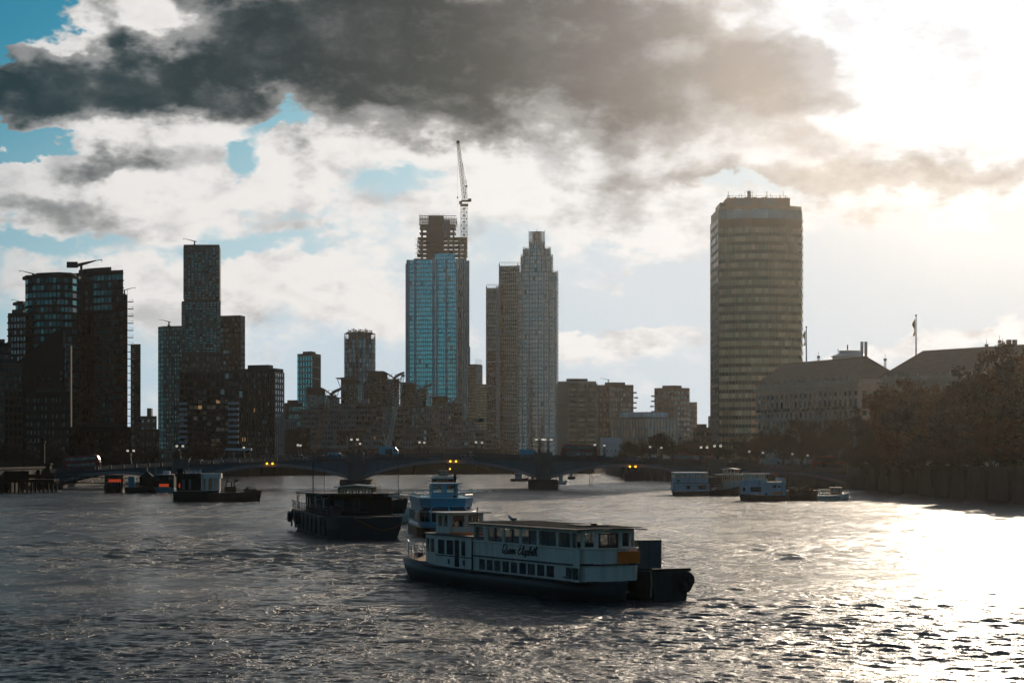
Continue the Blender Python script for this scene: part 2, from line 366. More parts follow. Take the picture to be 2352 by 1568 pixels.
def make_water():
    # rows grow with distance; one sheet to the horizon, choppy waves as real relief near the boats
    ys = [60.0]
    while ys[-1] < 1150: ys.append(ys[-1] + .18 * max(1, ys[-1] / 105) ** 1.28)
    yw = ys[-1]
    while ys[-1] < 2560: ys.append(ys[-1] * 1.06 + 2)
    ys = np.array([-19.0, 20.0] + ys); nx = 620
    u = np.linspace(-1, 1, nx)
    X = np.empty((len(ys), nx)); Y = np.repeat(ys[:, None], nx, 1)
    half = np.maximum(40, ys * .235 + 6)
    X = u[None, :] * half[:, None]
    side = np.array([.02, .08, .25, .6, 1.0])                      # coarser columns out to both banks
    ext = np.maximum(half + 40, 190.0); rt = half[:, None] + (ext - half)[:, None] * side[None, :]
    X = np.concatenate([-rt[:, ::-1], X, rt], 1); nx += 10; Y = np.repeat(ys[:, None], nx, 1)
    rng = np.random.default_rng(5); Z = np.zeros_like(X)
    Xw, Yw = X + 1.2 * np.sin(Y * .21 + X * .13), Y + 1.0 * np.sin(X * .17 - Y * .09)
    dy_ = np.gradient(ys)[:, None]
    for i in range(104):
        far = i >= 60
        lam = .52 * (1.9 / .52) ** (rng.random() ** 1.3) if not far else 1.5 + 6 * rng.random() ** 1.8
        th = rng.normal(1.45, .42 if not far else .75); k = 2 * math.pi / lam
        a = .0080 * lam ** .8 * rng.uniform(.5, 1.2) if not far else .0046 * lam * rng.uniform(.6, 1.2)
        ph = k * (np.cos(th) * Xw + np.sin(th) * Yw) + rng.uniform(0, 6.28)
        w_ = np.clip((lam / (dy_ * 2.6) - 1) * 1.5, 0, 1) * (np.clip((Y - 75) / 140, 0.10, 1) if far else 1)
        s_ = np.sin(ph); Z += a * w_ * (s_ + .35 * np.cos(2 * ph))
    gust = .72 + .48 * np.sin(X * .035 + 1.3 * np.sin(Y * .02)) * np.sin(Y * .045 + 2 + .8 * np.sin(X * .03)) + .15 * np.sin(X * .11 + Y * .05)
    fade = np.clip((1140 - Y) / 200, 0, 1)
    Z *= gust * fade
    V = np.stack([X, Y, Z], -1).reshape(-1, 3)
    me = bpy.data.meshes.new('river_water'); ny = len(ys)
    idx = np.arange(ny * nx).reshape(ny, nx)
    F = np.stack([idx[:-1, :-1], idx[:-1, 1:], idx[1:, 1:], idx[1:, :-1]], -1).reshape(-1, 4)
    me.vertices.add(len(V)); me.vertices.foreach_set('co', V.ravel())
    nl = F.size; me.loops.add(nl); me.loops.foreach_set('vertex_index', F.ravel())
    me.polygons.add(len(F)); me.polygons.foreach_set('loop_start', np.arange(0, nl, 4)); me.polygons.foreach_set('use_smooth', np.ones(len(F), bool))
    me.update(); me.validate()
    me.materials.append(water_mat())
    o = link('river_water', me); o['kind'] = 'structure'; o['label'] = 'choppy grey river glittering towards the low sun'
    return o
make_water()
# haze: thin even air, forward scattering, so that things towards the sun fade to a warm glow
def make_haze():
    m = bpy.data.materials.new('haze'); m.use_nodes = True; t = m.node_tree; t.nodes.clear()
    o = t.nodes.new('ShaderNodeOutputMaterial'); v = t.nodes.new('ShaderNodeVolumePrincipled')
    v.inputs['Color'].default_value = (1.0, .92, .80, 1); v.inputs['Density'].default_value = 2.6e-5; v.inputs['Anisotropy'].default_value = .93
    t.links.new(v.outputs[0], o.inputs['Volume'])
    MB().box(-760, 760, -22, 2600, -3, 290).build('haze', m)['kind'] = 'stuff'
make_haze()
M_stone = mat('weathered_granite', (.15, .135, .12), .85, var=.3, scale=.3, bump=.04, streak=.35)
M_mudwall = mat('tide_stained_granite', (.065, .055, .045), .9, var=.4, scale=.4, bump=.05, streak=.5)
M_ground = mat('paved_ground', (.06, .06, .057), .95, var=.2)
# left and right banks: ground sheets with river walls
LB = [(-138, -18), (-126, 300), (-124, 560), (-126, 640), (-132, 900), (-105, 1020), (-40, 1080), (40, 1120), (60, 1240), (100, 2500), (-740, 2500), (-740, -18)]
RB = [(128, -18), (108, 300), (97, 470), (93, 612), (84, 660), (66, 740), (50, 825), (44, 900), (46, 1120), (90, 1250), (140, 2500), (740, 2500), (740, -18)]
for nm, P_, z in (('south_bank_ground', LB, 4.0), ('north_bank_ground', RB, 4.6)):
    MB().prism(P_, -1.0, z).build(nm, M_ground)['kind'] = 'structure'
M_dkwall = mat('shade_dark_wall', (.018, .018, .018), .9, var=.4, scale=.4, spec=.1)  # wall stone with shade put into its colour, near black
def river_wall(label, pts, z0, z1, th=1.2, M_mudwall=M_mudwall):
    t = thing('river_wall', label, 'river wall', (pts[0][0], pts[0][1], 0))
    L = [(x - pts[0][0], y - pts[0][1]) for x, y in pts]
    b = MB(); cp = MB()
    for a, q in zip(L[:-1], L[1:]):
        b.seg(a, q, .05, th, z0, z1); cp.seg(a, q, -.15, th + .25, z1 + .004, z1 + .45)
    b.build('wall', M_mudwall, t); cp.build('coping', M_mudwall, t)
    for a, q in zip(L[:-1], L[1:]):          # projecting string courses of stone
        for z in (z0 + (z1 - z0) * f for f in (.34, .56, .78)):
            MB().seg(a, q, th - .02, th + .09, z, z + .22).build('string_course', M_mudwall, t)
    for a, q in zip(L[:-1], L[1:]):          # buttress piers along the wall
        A, Q = Vector(a), Vector(q); n = int((Q - A).length / 16)
        d = (Q - A).normalized(); nn = Vector((d.y, -d.x))
        for i in range(n):
            c_ = A.lerp(Q, (i + .5) / n) + nn * (th + .3)
            link('buttress', band_mesh(1.3, 1.0, z1 - z0 - .4, M_mudwall), t, (c_.x, c_.y, (z0 + z1) / 2 - .2), math.atan2(d.y, d.x))
    return t
river_wall('granite embankment wall under the big brown trees, at the bridge foot', [(93, 600), (97, 470), (108, 300), (120, 120)], -1, 6.3)
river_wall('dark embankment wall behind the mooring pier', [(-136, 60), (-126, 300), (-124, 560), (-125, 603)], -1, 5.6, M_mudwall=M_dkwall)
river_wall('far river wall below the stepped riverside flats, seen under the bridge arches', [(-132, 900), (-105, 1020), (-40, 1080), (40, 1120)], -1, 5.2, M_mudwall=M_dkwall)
river_wall('far embankment wall under the bare trees beyond the bridge', [(44, 900), (50, 825), (66, 740), (84, 660), (92, 634)], -1, 6.0)
# ================================================================ LAMBETH BRIDGE
M_bsteel = mat('teal_grey_bridge_steel', (.10, .17, .20), .6, var=.3, scale=.15, streak=.4)
M_rib = mat('dull_pink_arch_steel', (.40, .29, .26), .6, var=.25, scale=.2, streak=.3)
M_par = mat('dark_painted_parapet', (.07, .07, .075), .6, var=.25, scale=.4)
M_iron = mat('black_iron', (.02, .022, .025), .5, var=.2)
M_asph = mat('asphalt', (.05, .05, .05), .9)
BX, BY, BW = gx(1031, 611), 611.0, 18.0
def deck_z(d): return 9.5 - 4.24 * (min(abs(d), 125) / 109) ** 1.7          # parapet top above the water
bridge = thing('arch_bridge', 'five span steel arch bridge with stone piers carrying red buses', 'bridge', (BX, BY, 0))
PIERS = [-72.0, -25.2, 25.4, 72.0]; ABUT = [-109.0, 109.0]
def spans(): e = [ABUT[0] + 3] + [q for p in PIERS for q in (p - 2.0, p + 2.0)] + [ABUT[1] - 2]; return [(e[i], e[i + 1]) for i in range(0, 10, 2)]
def arch(d0, d1):
    c0 = (d0 + d1) / 2; cz = deck_z(c0) - 2.55; zs = [max(.8, 2.7 - 1.9 * max(0, abs(p) - 26) / 80) for p in (d0, d1)]
    def f(d):
        u = (d - d0) / (d1 - d0); base = zs[0] + (zs[1] - zs[0]) * u
        return base + (cz - (zs[0] + zs[1]) / 2) * (1 - (2 * u - 1) ** 2)
    return f
for d0, d1 in spans():
    f = arch(d0, d1); n = 26; D = [d0 + (d1 - d0) * i / n for i in range(n + 1)]
    for k in range(5):                       # arch ribs across the width
        y = .35 + k * (BW - 1.4) / 4
        MB().loft([[(d, y - .35, f(d)), (d, y + .35, f(d)), (d, y + .35, f(d) + .85), (d, y - .35, f(d) + .85)] for d in D]).build('arch_rib', M_rib if k == 0 else M_bsteel, bridge)
    fl = MB()                                # rib flange plates along the face: segments proud of the rib
    for d in D[1:-1]: fl.add([(d - .1, -.06, f(d) + .02), (d + .1, -.06, f(d) + .02), (d + .1, -.06, f(d) + .83), (d - .1, -.06, f(d) + .83), (d - .1, 0, f(d) + .02), (d + .1, 0, f(d) + .02), (d + .1, 0, f(d) + .83), (d - .1, 0, f(d) + .83)],
                             [(0, 1, 2, 3), (0, 4, 5, 1), (3, 2, 6, 7), (0, 3, 7, 4), (1, 5, 6, 2)])
    fl.build('rib_plate', M_rib, bridge)['kind'] = 'stuff'
    npan = max(8, int((d1 - d0) / 3.2))      # spandrel panels between stiffeners
    for i in range(npan):
        a, b = d0 + (d1 - d0) * i / npan, d0 + (d1 - d0) * (i + 1) / npan
        xs = [a + .04 + (b - a - .08) * j / 3 for j in range(4)]
        for y in (.42, BW - .9):
            q = MB().loft([[(x, y, f(x) + .5), (x, y + .15, f(x) + .5), (x, y + .15, deck_z(x) - 1.75), (x, y, deck_z(x) - 1.75)] for x in xs])
            q.build('spandrel_panel', M_bsteel, bridge)
        MB().box(a - .09, a + .09, .22, .42, f(a) + .4, deck_z(a) - 1.76).build('stiffener', M_bsteel, bridge)
# deck, cornice, road
DD = [-125 + 250 * i / 80 for i in range(81)]
MB().loft([[(d, .1, deck_z(d) - 2.0), (d, BW - .1, deck_z(d) - 2.0), (d, BW - .1, deck_z(d) - 1.30), (d, .1, deck_z(d) - 1.30)] for d in DD]).build('deck', M_bsteel, bridge)
MB().loft([[(d, 2.6, deck_z(d) - 1.296), (d, BW - 2.6, deck_z(d) - 1.296), (d, BW - 2.6, deck_z(d) - 1.25), (d, 2.6, deck_z(d) - 1.25)] for d in DD]).build('road', M_asph, bridge)
for y in (-.25, BW - .35):
    MB().loft([[(d, y, deck_z(d) - 1.62), (d, y + .6, deck_z(d) - 1.62), (d, y + .6, deck_z(d) - 1.16), (d, y, deck_z(d) - 1.16)] for d in DD]).build('cornice', M_par, bridge)
# parapet: posts and openwork panels
pp = MB(); w = 2.75
pp.box(-w / 2, w / 2, -.14, .14, 0, .14).box(-w / 2, w / 2, -.17, .17, .98, 1.16)
for i in range(9):
    x = -w / 2 + .2 + i * (w - .4) / 8; pp.box(x - .085, x + .085, -.09, .09, .14, .98)
for i in range(4): pp.box(-w / 2 + .1 + i * .66, -w / 2 + .62 + i * .66, -.05, .05, .42, .66)
PPM = pp.mesh('parapet_panel', M_par); PPO = MB().box(-.32, .32, -.3, .3, 0, 1.3).box(-.4, .4, -.36, .36, 1.303, 1.45).mesh('parapet_post', M_par)
n = int(230 / 3.4)
for i in range(n + 1):
    d = -115 + 230 * i / n
    for y in (.1, BW - .1):
        link('parapet_post', PPO, bridge, (d, y, deck_z(d) - 1.40))
        if i < n and y < 1:
            d2 = d + 115 / n; o = link('parapet_panel', PPM, bridge, (d2, y, deck_z(d2) - 1.20)); o.scale = ((230 / n - .66) / w, 1, 1)
            o.rotation_euler = (0, -math.atan2(deck_z(d2 + 1) - deck_z(d2 - 1), 2), 0)
MB().loft([[(d, BW - .2, deck_z(d) - 1.15), (d, BW, deck_z(d) - 1.15), (d, BW, deck_z(d) - .25), (d, BW - .2, deck_z(d) - .25)] for d in DD]).build('rear_railing', M_par, bridge)
# piers
for d in PIERS:
    z = deck_z(d); lo = 2.4 if abs(d) < 50 else 1.6
    MB().prism([(d - 3.6, -4.5), (d + 3.6, -4.5), (d + 4.0, -2), (d + 4.0, BW + 2), (d - 4.0, BW + 2), (d - 4.0, -2)], -2, lo).build('pier_base', M_mudwall, bridge)
    MB().prism([(d - 1.95, -1.6), (d + 1.95, -1.6), (d + 1.95, BW + 1), (d - 1.95, BW + 1)], lo + .003, z - 2.2).build('pier', M_stone, bridge)
    MB().prism([(d - 2.6, -2.0), (d + 2.6, -2.0), (d + 2.6, 1.0), (d - 2.6, 1.0)], z - 2.197, z - 1.5).build('pier_cap', M_stone, bridge)
    MB().prism([(d - 2.3, -1.7), (d + 2.3, -1.7), (d + 2.3, .9), (d - 2.3, .9)], z - 1.497, z + .35).box(d - 2.5, d + 2.5, -1.9, 1.1, z + .353, z + .62).build('bastion', M_stone, bridge)
for d, s_ in ((109, 1), (-109, -1)):
    z = deck_z(d); ms_ = M_stone if s_ > 0 else M_dkwall  # south end takes the stone darkened for shade
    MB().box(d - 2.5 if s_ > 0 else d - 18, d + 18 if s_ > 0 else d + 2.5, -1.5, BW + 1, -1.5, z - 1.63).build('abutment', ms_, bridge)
    MB().box(d - 2.2, d + 2.2, -2.0, 1.0, z - 1.9, z + 1.2).box(d - 2.5, d + 2.5, -2.2, 1.2, z + 1.203, z + 1.6).build('end_pylon', ms_, bridge)
    MB().box(d - .55, d + .55, -.9, .2, z + 1.603, z + 7).box(d - .75, d + .75, -1.1, .4, z + 7.003, z + 7.5).ball((d, -.35, z + 8.2), .75, 8).build('obelisk', ms_, bridge)
def text(name, s_, size, m, parent, loc, rot=(math.pi / 2, 0, 0), ext=.02, shear=0, space=1.0):
    cu = bpy.data.curves.new(name, 'FONT'); cu.body = s_; cu.size = size; cu.extrude = ext; cu.shear = shear; cu.space_character = space; cu.align_x = 'CENTER'; cu.align_y = 'CENTER'
    cu.materials.append(m); o = link(name, cu); dg = bpy.context.evaluated_depsgraph_get(); me = bpy.data.meshes.new_from_object(o.evaluated_get(dg)); bpy.data.objects.remove(o); bpy.data.curves.remove(cu)
    me.materials.clear(); me.materials.append(m); o = link(name, me, parent, loc); o.rotation_euler = rot; return o
M_letter = mat('pale_letters', (.62, .60, .55), .5)
zc = deck_z(0) - 1.39
text('lettering', 'LAMBETH', .62, M_letter, bridge, (-4.2, -.28, zc), space=1.55); text('lettering', 'BRIDGE', .62, M_letter, bridge, (5.0, -.28, zc), space=1.55)
M_nav = mat('amber_navigation_lamp', (.8, .45, .05), .4, emit=(1, .50, .03, 3.5))
def nav_light(px, py, label):
    t = thing('navigation_light', label, 'light', (gx(px, BY), BY - .02, gz(py, BY)), group='amber navigation lights under the bridge arches')
    b = MB().box(-.95, .95, -.5, -.2, .42, .6).box(-.3, -.2, -.45, -.25, .1, .42).box(.2, .3, -.45, -.25, .1, .42).box(-.1, .1, -.45, .3, .3, .5); b.build('bracket', M_iron, t)
    for s_ in (-.75, .75):
        q = MB(); q.ball((s_, -.55, 0), .25, 8); q.build('lamp', M_nav, t, True)
nav_light(1041, 1059, 'pair of amber lamps below the bridge name at mid span')
nav_light(620, 1064, 'pair of amber lamps over the arch beside the dark mooring barges')
nav_light(1453, 1071, 'pair of amber lamps over the arch left of the ferries')
# ---------------------------------------------------------------- lamp posts on the bridge
M_lant = mat('lantern_glass', (.9, .86, .75), .3, emit=(1, .90, .74, .5))
def make_lamp(double, h):
    t = thing('street_lamp', '-', 'street lamp', group='lamp standards on the bridge parapet')
    q = MB(); q.box(-.38, .38, -.38, .38, 0, .9).box(-.28, .28, -.28, .28, .903, 1.2); q.build('base', M_iron, t)
    s_ = MB(); lattice(s_, (0, 0, 1.2), (0, 0, h - .9), .52, 6, .06, .34); s_.box(-.12, .12, -.12, .12, 1.2, h - .9); s_.build('shaft', M_iron, t)
    if double: MB().box(-1.05, 1.05, -.07, .07, h - 1.0, h - .82).tube([(-.9, 0, h - 1.0), (0, 0, h - 1.9), (.9, 0, h - 1.0)], .05, 4).build('arm', M_iron, t)
    for x in ((-.95, .95) if double else (0,)):
        l = MB().lathe([(.13, 0), (.36, .12), (.40, .55), (.36, .62)], 8, (x, 0, h - .8)).build('lantern', M_lant, t)
        MB().lathe([(.44, 0), (.30, .2), (.06, .34), (.05, .55)], 8, (x, 0, h - .17)).build('lantern_cap', M_iron, l)
    return t
L1, L2 = make_lamp(False, 4.3), make_lamp(True, 4.6)
LAMPS = [(684, 1, 'short lamp, one lantern, over the arch by the moored black barge'), (690, 1, 'lamp just beside the one over the black barge arch'), (814, 2, 'double lamp on the bridge pier behind the black barge'), (827, 1, 'single lamp close to the double lamp on the pier behind the black barge'),
 (963.5, 1, 'lamp nearest the blue crane truck, behind the cruiser wheelhouse'), (974.5, 1, 'lamp just past the lamp nearest the blue crane truck'), (1093, 1, 'lamp standing past the word BRIDGE'), (1107, 1, 'lamp between the word BRIDGE and the blue van'), (1239, 2, 'double lamp on the pier beside the blue van, van side'), (1259, 2, 'double lamp on the pier beside the double decker bus'),
 (1366, 1, 'lamp right at the tail of the red double decker'), (1388, 1, 'lamp below the low white building'), (1493, 1, 'lamp before the bare trees'), (1519, 1, 'lamp before the bare trees, next to the single decker bus'), (1617, 2, 'double lamp at the tail of the single decker bus'), (1648, 2, 'double lamp on the pier below the bronze glass tower'),
 (1721, 1, 'lamp above the rear ferry'), (1752, 1, 'lamp left of the teal van'), (1820, 1, 'lamp between the teal van and the last red bus'), (1855, 1, 'lamp at the nose of the last red bus'), (413, 2, 'double lamp above the houseboat barge'), (560, 1, 'lamp above the open dark arch'), (300, 2, 'double lamp beside the shadowed bus'), (1972, 1, 'lamp on the bridge end below the big trees')]
for i, (px, k, lab) in enumerate(LAMPS):
    far = i % 2 == 1 and px not in (1259, 1648)
    Y = BY + (BW - .4 if far else .1); X = gx(px, Y)
    src = L1 if k == 1 else L2; hgt = 0 if abs(px - 1031) > 900 else 0
    z = deck_z(X - BX) - .05 + (.55 if k == 2 and min(abs(X - BX - p) for p in PIERS) < 2.6 and not far else 0)
    copy_thing(src, lab, (X, Y, z), 0, .86 if k == 2 else .8)
for t in (L1, L2):
    for ch in list(t.children_recursive) + [t]: bpy.data.objects.remove(ch)
# ================================================================ BUILDINGS
G_dark = glass('dark_glass', (.012, .018, .022), .07, .05, .8)
G_teal = glass('teal_glass', (.01, .06, .07), .26, .05, .6, coat=(.5, 1, 1))
G_blue = glass('blue_glass', (.02, .50, .68), .80, .07, .22, coat=(.22, .95, 1.0))
G_grey = glass('grey_glass', (.07, .09, .10), .34, .08, .5)
G_bronze = glass('bronze_glass', (.74, .46, .26), .28, .07, .45, coat=(1, .72, .48))
G_cyl = glass('silver_glass', (.10, .125, .14), .36, .08, .12)
G_slab = glass('blue_black_glass', (.012, .024, .032), .14, .06, .3, coat=(.7, .95, 1))
G_green = glass('green_glass', (.02, .05, .045), .14, .05, .6)
G_clear = glass('clear_glass', (0, 0, 0), .045, .03, .3, trans=.94)
M_lit = mat('lit_office_window', (.6, .4, .2), .5, emit=(1, .55, .22, .22), var=.5, scale=.5)
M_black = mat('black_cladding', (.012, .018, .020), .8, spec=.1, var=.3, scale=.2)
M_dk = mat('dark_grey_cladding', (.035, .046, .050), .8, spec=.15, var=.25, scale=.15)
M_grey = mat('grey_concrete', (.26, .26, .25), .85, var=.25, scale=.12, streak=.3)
M_lgrey = mat('pale_grey_metal', (.42, .44, .46), .45, var=.15, scale=.2)
M_blue = mat('pale_blue_fins', (.16, .42, .52), .4, var=.15)
M_brick = mat('brown_brick', (.17, .11, .08), .9, var=.3, scale=.5)
M_brickd = mat('dark_brown_brick', (.10, .065, .05), .9, var=.3, scale=.5)
M_pstone = mat('pale_stone', (.40, .37, .32), .85, var=.25, scale=.15, streak=.35)
M_tealp = mat('teal_panel', (.05, .30, .32), .5, var=.15)
M_white = mat('white_cladding', (.62, .62, .60), .5, var=.12)
M_slate = mat('brown_roof_tile', (.17, .13, .10), .8, var=.3, scale=.25, stretch=(1, 1, 3))
M_bronze = mat('bronze_spandrel', (.055, .040, .030), .45, metal=.2, var=.2, scale=.1)
M_conc = mat('raw_concrete', (.11, .118, .12), .9, var=.35, scale=.15, streak=.3)
M_rust = mat('scaffold_steel', (.14, .085, .05), .7, var=.3)
def simple(name, label, corners, depth, ptop, wall, fronts, zb=4.0, group=None, roof=True, Yref=None):
    Yr = Yref or min(c_[1] for c_ in corners); zt = gz(ptop, Yr)
    par, loc, poly = slab_building(name, label, 'building', corners, depth, zt, wall, zb, group, None)
    H = zt - zb
    if roof:
        cx = sum(q.x for q in poly) / len(poly); cy = sum(q.y for q in poly) / len(poly)
        MB().prism([(q.x, q.y) for q in poly], H + .003, H + .9, [(q.x, q.y) for q in poly]).build('parapet', wall, par)
        MB().prism([(cx + (q.x - cx) * .55, cy + (q.y - cy) * .55) for q in poly], H + .903, H + 2.6).build('roof_plant', M_dk, par)
    for k, f in enumerate(fronts):
        if not f: continue
        f = dict(f); z0 = f.pop('z0', 3.0)
        facade(par, loc[k], loc[k + 1], z0, H - f.pop('zt', .6), **f)
    return par, loc, poly, H
def roof_crane(label, px, py, Y, s_=1.0, flip=1, heavy=False):
    t = thing('roof_crane', label, 'roof crane', (gx(px, Y), Y, gz(py, Y)), group='window cleaning cranes on tower roofs')
    MB().box(-1 * s_, 1 * s_, -1, 1, -3.5 * s_, -.5).box(-.5 * s_, .5 * s_, -.5, .5, -.5, 2.2 * s_).build('mast', M_iron, t)
    b = MB(); b.tube([(-1.5 * s_ * flip, 0, 1.6 * s_), (2 * s_ * flip, 0, 2.5 * s_), (6.2 * s_ * flip, 0, 3.6 * s_)], [.75 * s_ if heavy else .35 * s_, .6 * s_ if heavy else .3 * s_, .22 * s_], 5)
    b.tube([(6.1 * s_ * flip, 0, 3.6 * s_), (8.8 * s_ * flip, 0, 3.9 * s_)], .16 * s_, 4).tube([(8.5 * s_ * flip, 0, 3.8 * s_), (8.6 * s_ * flip, 0, 2.8 * s_)], .1 * s_, 4); b.build('boom', M_iron, t)
    if heavy: MB().box(-6 * s_, -1.4 * s_, -1.2, 1.2, .6 * s_, 3.0 * s_).build('counterweight', M_iron, t)
    return t
# ---- dark riverside cluster on the south bank
def curved_tower(name, label, front, depth, ptop, Yr, floors, cols, gm, wall, zb=4.0, slab=.35, alt=None, altp=0.0, pw=.8, ph=.62, topfl=0):
    pts = [Vector((gx(p, Y), Y)) for p, Y in front]; base = pts[0]
    par = thing(name, label, 'building', (base.x, base.y, zb)); loc = [p - base for p in pts]
    back = [Vector((loc[-1].x - 2, loc[-1].y + depth)), Vector((loc[0].x + 2, loc[0].y + depth))]
    H = gz(ptop, Yr) - zb
    poly = [(q.x, q.y) for q in loc + back]
    MB().prism(poly, 0, H).build('wall', wall, par)
    cx = sum(p[0] for p in poly) / len(poly); cy = sum(p[1] for p in poly) / len(poly)
    big = []
    for x, y in poly:
        d = Vector((x - cx, y - cy)); d = d.normalized() * (d.length + 1.3); big.append((cx + d.x, cy + d.y))
    fh = H / floors
    for j in range(1, floors + 1):
        if topfl and floors - topfl < j < floors: continue
        MB().prism(big, j * fh - slab, j * fh + (.9 if j == floors else .0)).build('floor_slab', wall, par)
    for k in range(len(loc) - 1):
        if cols[k]: facade(par, loc[k], loc[k + 1], 0.0, H, cols[k], floors, gm, wall, pw, ph, indiv=True, recess=.05, alt=alt, altp=altp)
    return par, loc, poly, H
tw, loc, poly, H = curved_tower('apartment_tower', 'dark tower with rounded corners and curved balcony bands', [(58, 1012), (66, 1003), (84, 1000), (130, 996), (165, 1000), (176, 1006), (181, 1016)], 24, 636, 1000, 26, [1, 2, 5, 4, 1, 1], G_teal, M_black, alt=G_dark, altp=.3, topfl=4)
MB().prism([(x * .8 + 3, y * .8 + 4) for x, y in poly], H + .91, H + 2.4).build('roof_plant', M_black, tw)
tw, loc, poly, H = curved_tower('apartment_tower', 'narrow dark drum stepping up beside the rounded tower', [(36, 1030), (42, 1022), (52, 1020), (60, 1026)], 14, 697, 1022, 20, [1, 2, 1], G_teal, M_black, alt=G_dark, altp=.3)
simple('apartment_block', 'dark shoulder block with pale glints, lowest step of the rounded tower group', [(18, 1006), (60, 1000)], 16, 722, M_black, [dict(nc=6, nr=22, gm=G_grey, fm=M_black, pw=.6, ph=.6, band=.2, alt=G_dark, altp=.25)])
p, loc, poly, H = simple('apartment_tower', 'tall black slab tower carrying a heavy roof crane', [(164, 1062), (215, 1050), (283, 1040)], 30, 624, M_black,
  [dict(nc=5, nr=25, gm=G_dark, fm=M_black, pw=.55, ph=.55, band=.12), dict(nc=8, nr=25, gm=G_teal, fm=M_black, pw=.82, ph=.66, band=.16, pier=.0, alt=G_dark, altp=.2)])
bal = MB()
simple('apartment_block', 'dark glazed mid-rise block standing before the black slab tower', [(180, 1028), (216, 1022), (262, 1018)], 16, 716, M_black, [dict(nc=5, nr=20, gm=G_dark, fm=M_black, pw=.7, ph=.7, band=.14), dict(nc=7, nr=20, gm=G_teal, fm=M_dk, pw=.8, ph=.66, band=.2, alt=G_dark, altp=.3)], roof=False)
# balconied edge tower
p, loc, poly, H = simple('apartment_tower', 'thin dark tower with balconies jutting out into the light', [(281, 1046), (293, 1042)], 12, 676, M_black, [dict(nc=2, nr=24, gm=G_dark, fm=M_black, pw=.7, ph=.6)], roof=False)
w_ = loc[1].x; fh = H / 24
for j in range(3, 24):
    o = MB().box(0, 2.2, 0, 3.4, -.16, .1).build('balcony', M_black, p, loc=(w_ + .01, loc[1].y, j * fh))
    MB().box(2.05, 2.13, 0, 3.4, 1.05, 1.12).box(2.05, 2.13, .05, .13, .1, 1.05).box(2.05, 2.13, 3.2, 3.28, .1, 1.05).box(.0, 2.05, 3.25, 3.33, 1.05, 1.12).build('railing', M_iron, o)
MB().tube([(w_ - 1, 1, H), (w_ - 1, 1, H + 3)], .12, 4).build('mast', M_iron, p)
# brick gable building
zt1 = gz(757, 905)
par = thing('warehouse_building', 'black gabled building with one sunlit brick edge', 'building', (gx(40, 905), 905, 4.0))
X = lambda px: gx(px, 905) - gx(40, 905)
Hh = lambda py: gz(py, 905) - 4
MB().add([(X(40), 0, 0), (X(149), 0, 0), (X(149), 0, Hh(757)), (X(130), 0, Hh(757)), (X(40), 0, Hh(832)), (X(40) - 4.8, 22, 0), (X(149) - 4.8, 22, 0), (X(149) - 4.8, 22, Hh(757)), (X(130) - 4.8, 22, Hh(757)), (X(40) - 4.8, 22, Hh(832))],
  [(0, 1, 2, 3, 4), (9, 8, 7, 6, 5), (0, 5, 6, 1), (1, 6, 7, 2), (2, 7, 8, 3), (3, 8, 9, 4), (4, 9, 5, 0)]).build('wall', M_black, par)
facade(par, (X(52), 0), (X(147), 0), 3, Hh(850), 7, 16, G_dark, M_black, .35, .5)
MB().box(X(149) + .002, X(160), 2, 5, 0, Hh(793)).build('brick_wing', M_brickd, par)
facade(par, (X(149.5), 2), (X(160), 2), 4, Hh(797), 2, 18, G_dark, M_brickd, .6, .55, band=.42, bandm=M_brick, proud=.12)
MB().box(X(145), X(149) - .01, -.05, -.01, Hh(800), Hh(760)).build('brick_edge', M_brick, par)
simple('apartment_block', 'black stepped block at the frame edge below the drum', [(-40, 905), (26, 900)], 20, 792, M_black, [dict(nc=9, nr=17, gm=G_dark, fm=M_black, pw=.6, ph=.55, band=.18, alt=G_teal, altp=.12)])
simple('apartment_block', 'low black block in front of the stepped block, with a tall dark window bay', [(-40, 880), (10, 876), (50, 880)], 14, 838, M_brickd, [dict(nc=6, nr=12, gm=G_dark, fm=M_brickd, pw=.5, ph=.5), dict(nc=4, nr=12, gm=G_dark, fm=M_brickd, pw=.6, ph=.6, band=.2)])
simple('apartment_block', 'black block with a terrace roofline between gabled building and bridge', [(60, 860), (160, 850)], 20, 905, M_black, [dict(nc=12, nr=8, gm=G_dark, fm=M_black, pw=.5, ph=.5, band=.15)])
simple('apartment_block', 'low dark block at the foot of the black slab tower', [(160, 880), (300, 872)], 20, 985, M_black, [dict(nc=16, nr=4, gm=G_dark, fm=M_black, pw=.6, ph=.5, band=.15)])
simple('apartment_tower', 'slim speckled tower seen just past the jutting balconies', [(300, 1150), (323, 1150)], 20, 790, M_dk, [dict(nc=5, nr=34, gm=G_dark, fm=M_dk, pw=.6, ph=.6, indiv=False)], roof=False)
roof_crane('heavy cleaning crane on the black slab tower', 187, 618, 1050, 1.1, 1, True)
roof_crane('small cleaning crane on the rounded tower', 76, 636, 1002, .7, -1)
roof_crane('tiny cleaning crane on the dark drum', 48, 698, 1022, .5, -1)
roof_crane('small crane arm jutting above the balconies', 286, 672, 1044, .6, 1)
# little far house between towers
p, loc, poly, H = simple('far_block', 'small grey distant block with a raised centre, between two dark towers', [(322, 1600), (360, 1600)], 14, 955, M_dk, [dict(nc=3, nr=5, gm=G_grey, fm=M_dk, pw=.3, ph=.4, indiv=False)], roof=False)
MB().box(loc[1].x * .38, loc[1].x * .62, 2, 10, H + .003, H + 5.5).build('stair_tower', M_dk, p)
simple('low_block', 'low dark block below the small distant block', [(318, 1300), (366, 1296)], 20, 985, M_black, [dict(nc=6, nr=3, gm=G_dark, fm=M_black, pw=.5, ph=.5, indiv=False)], roof=False)
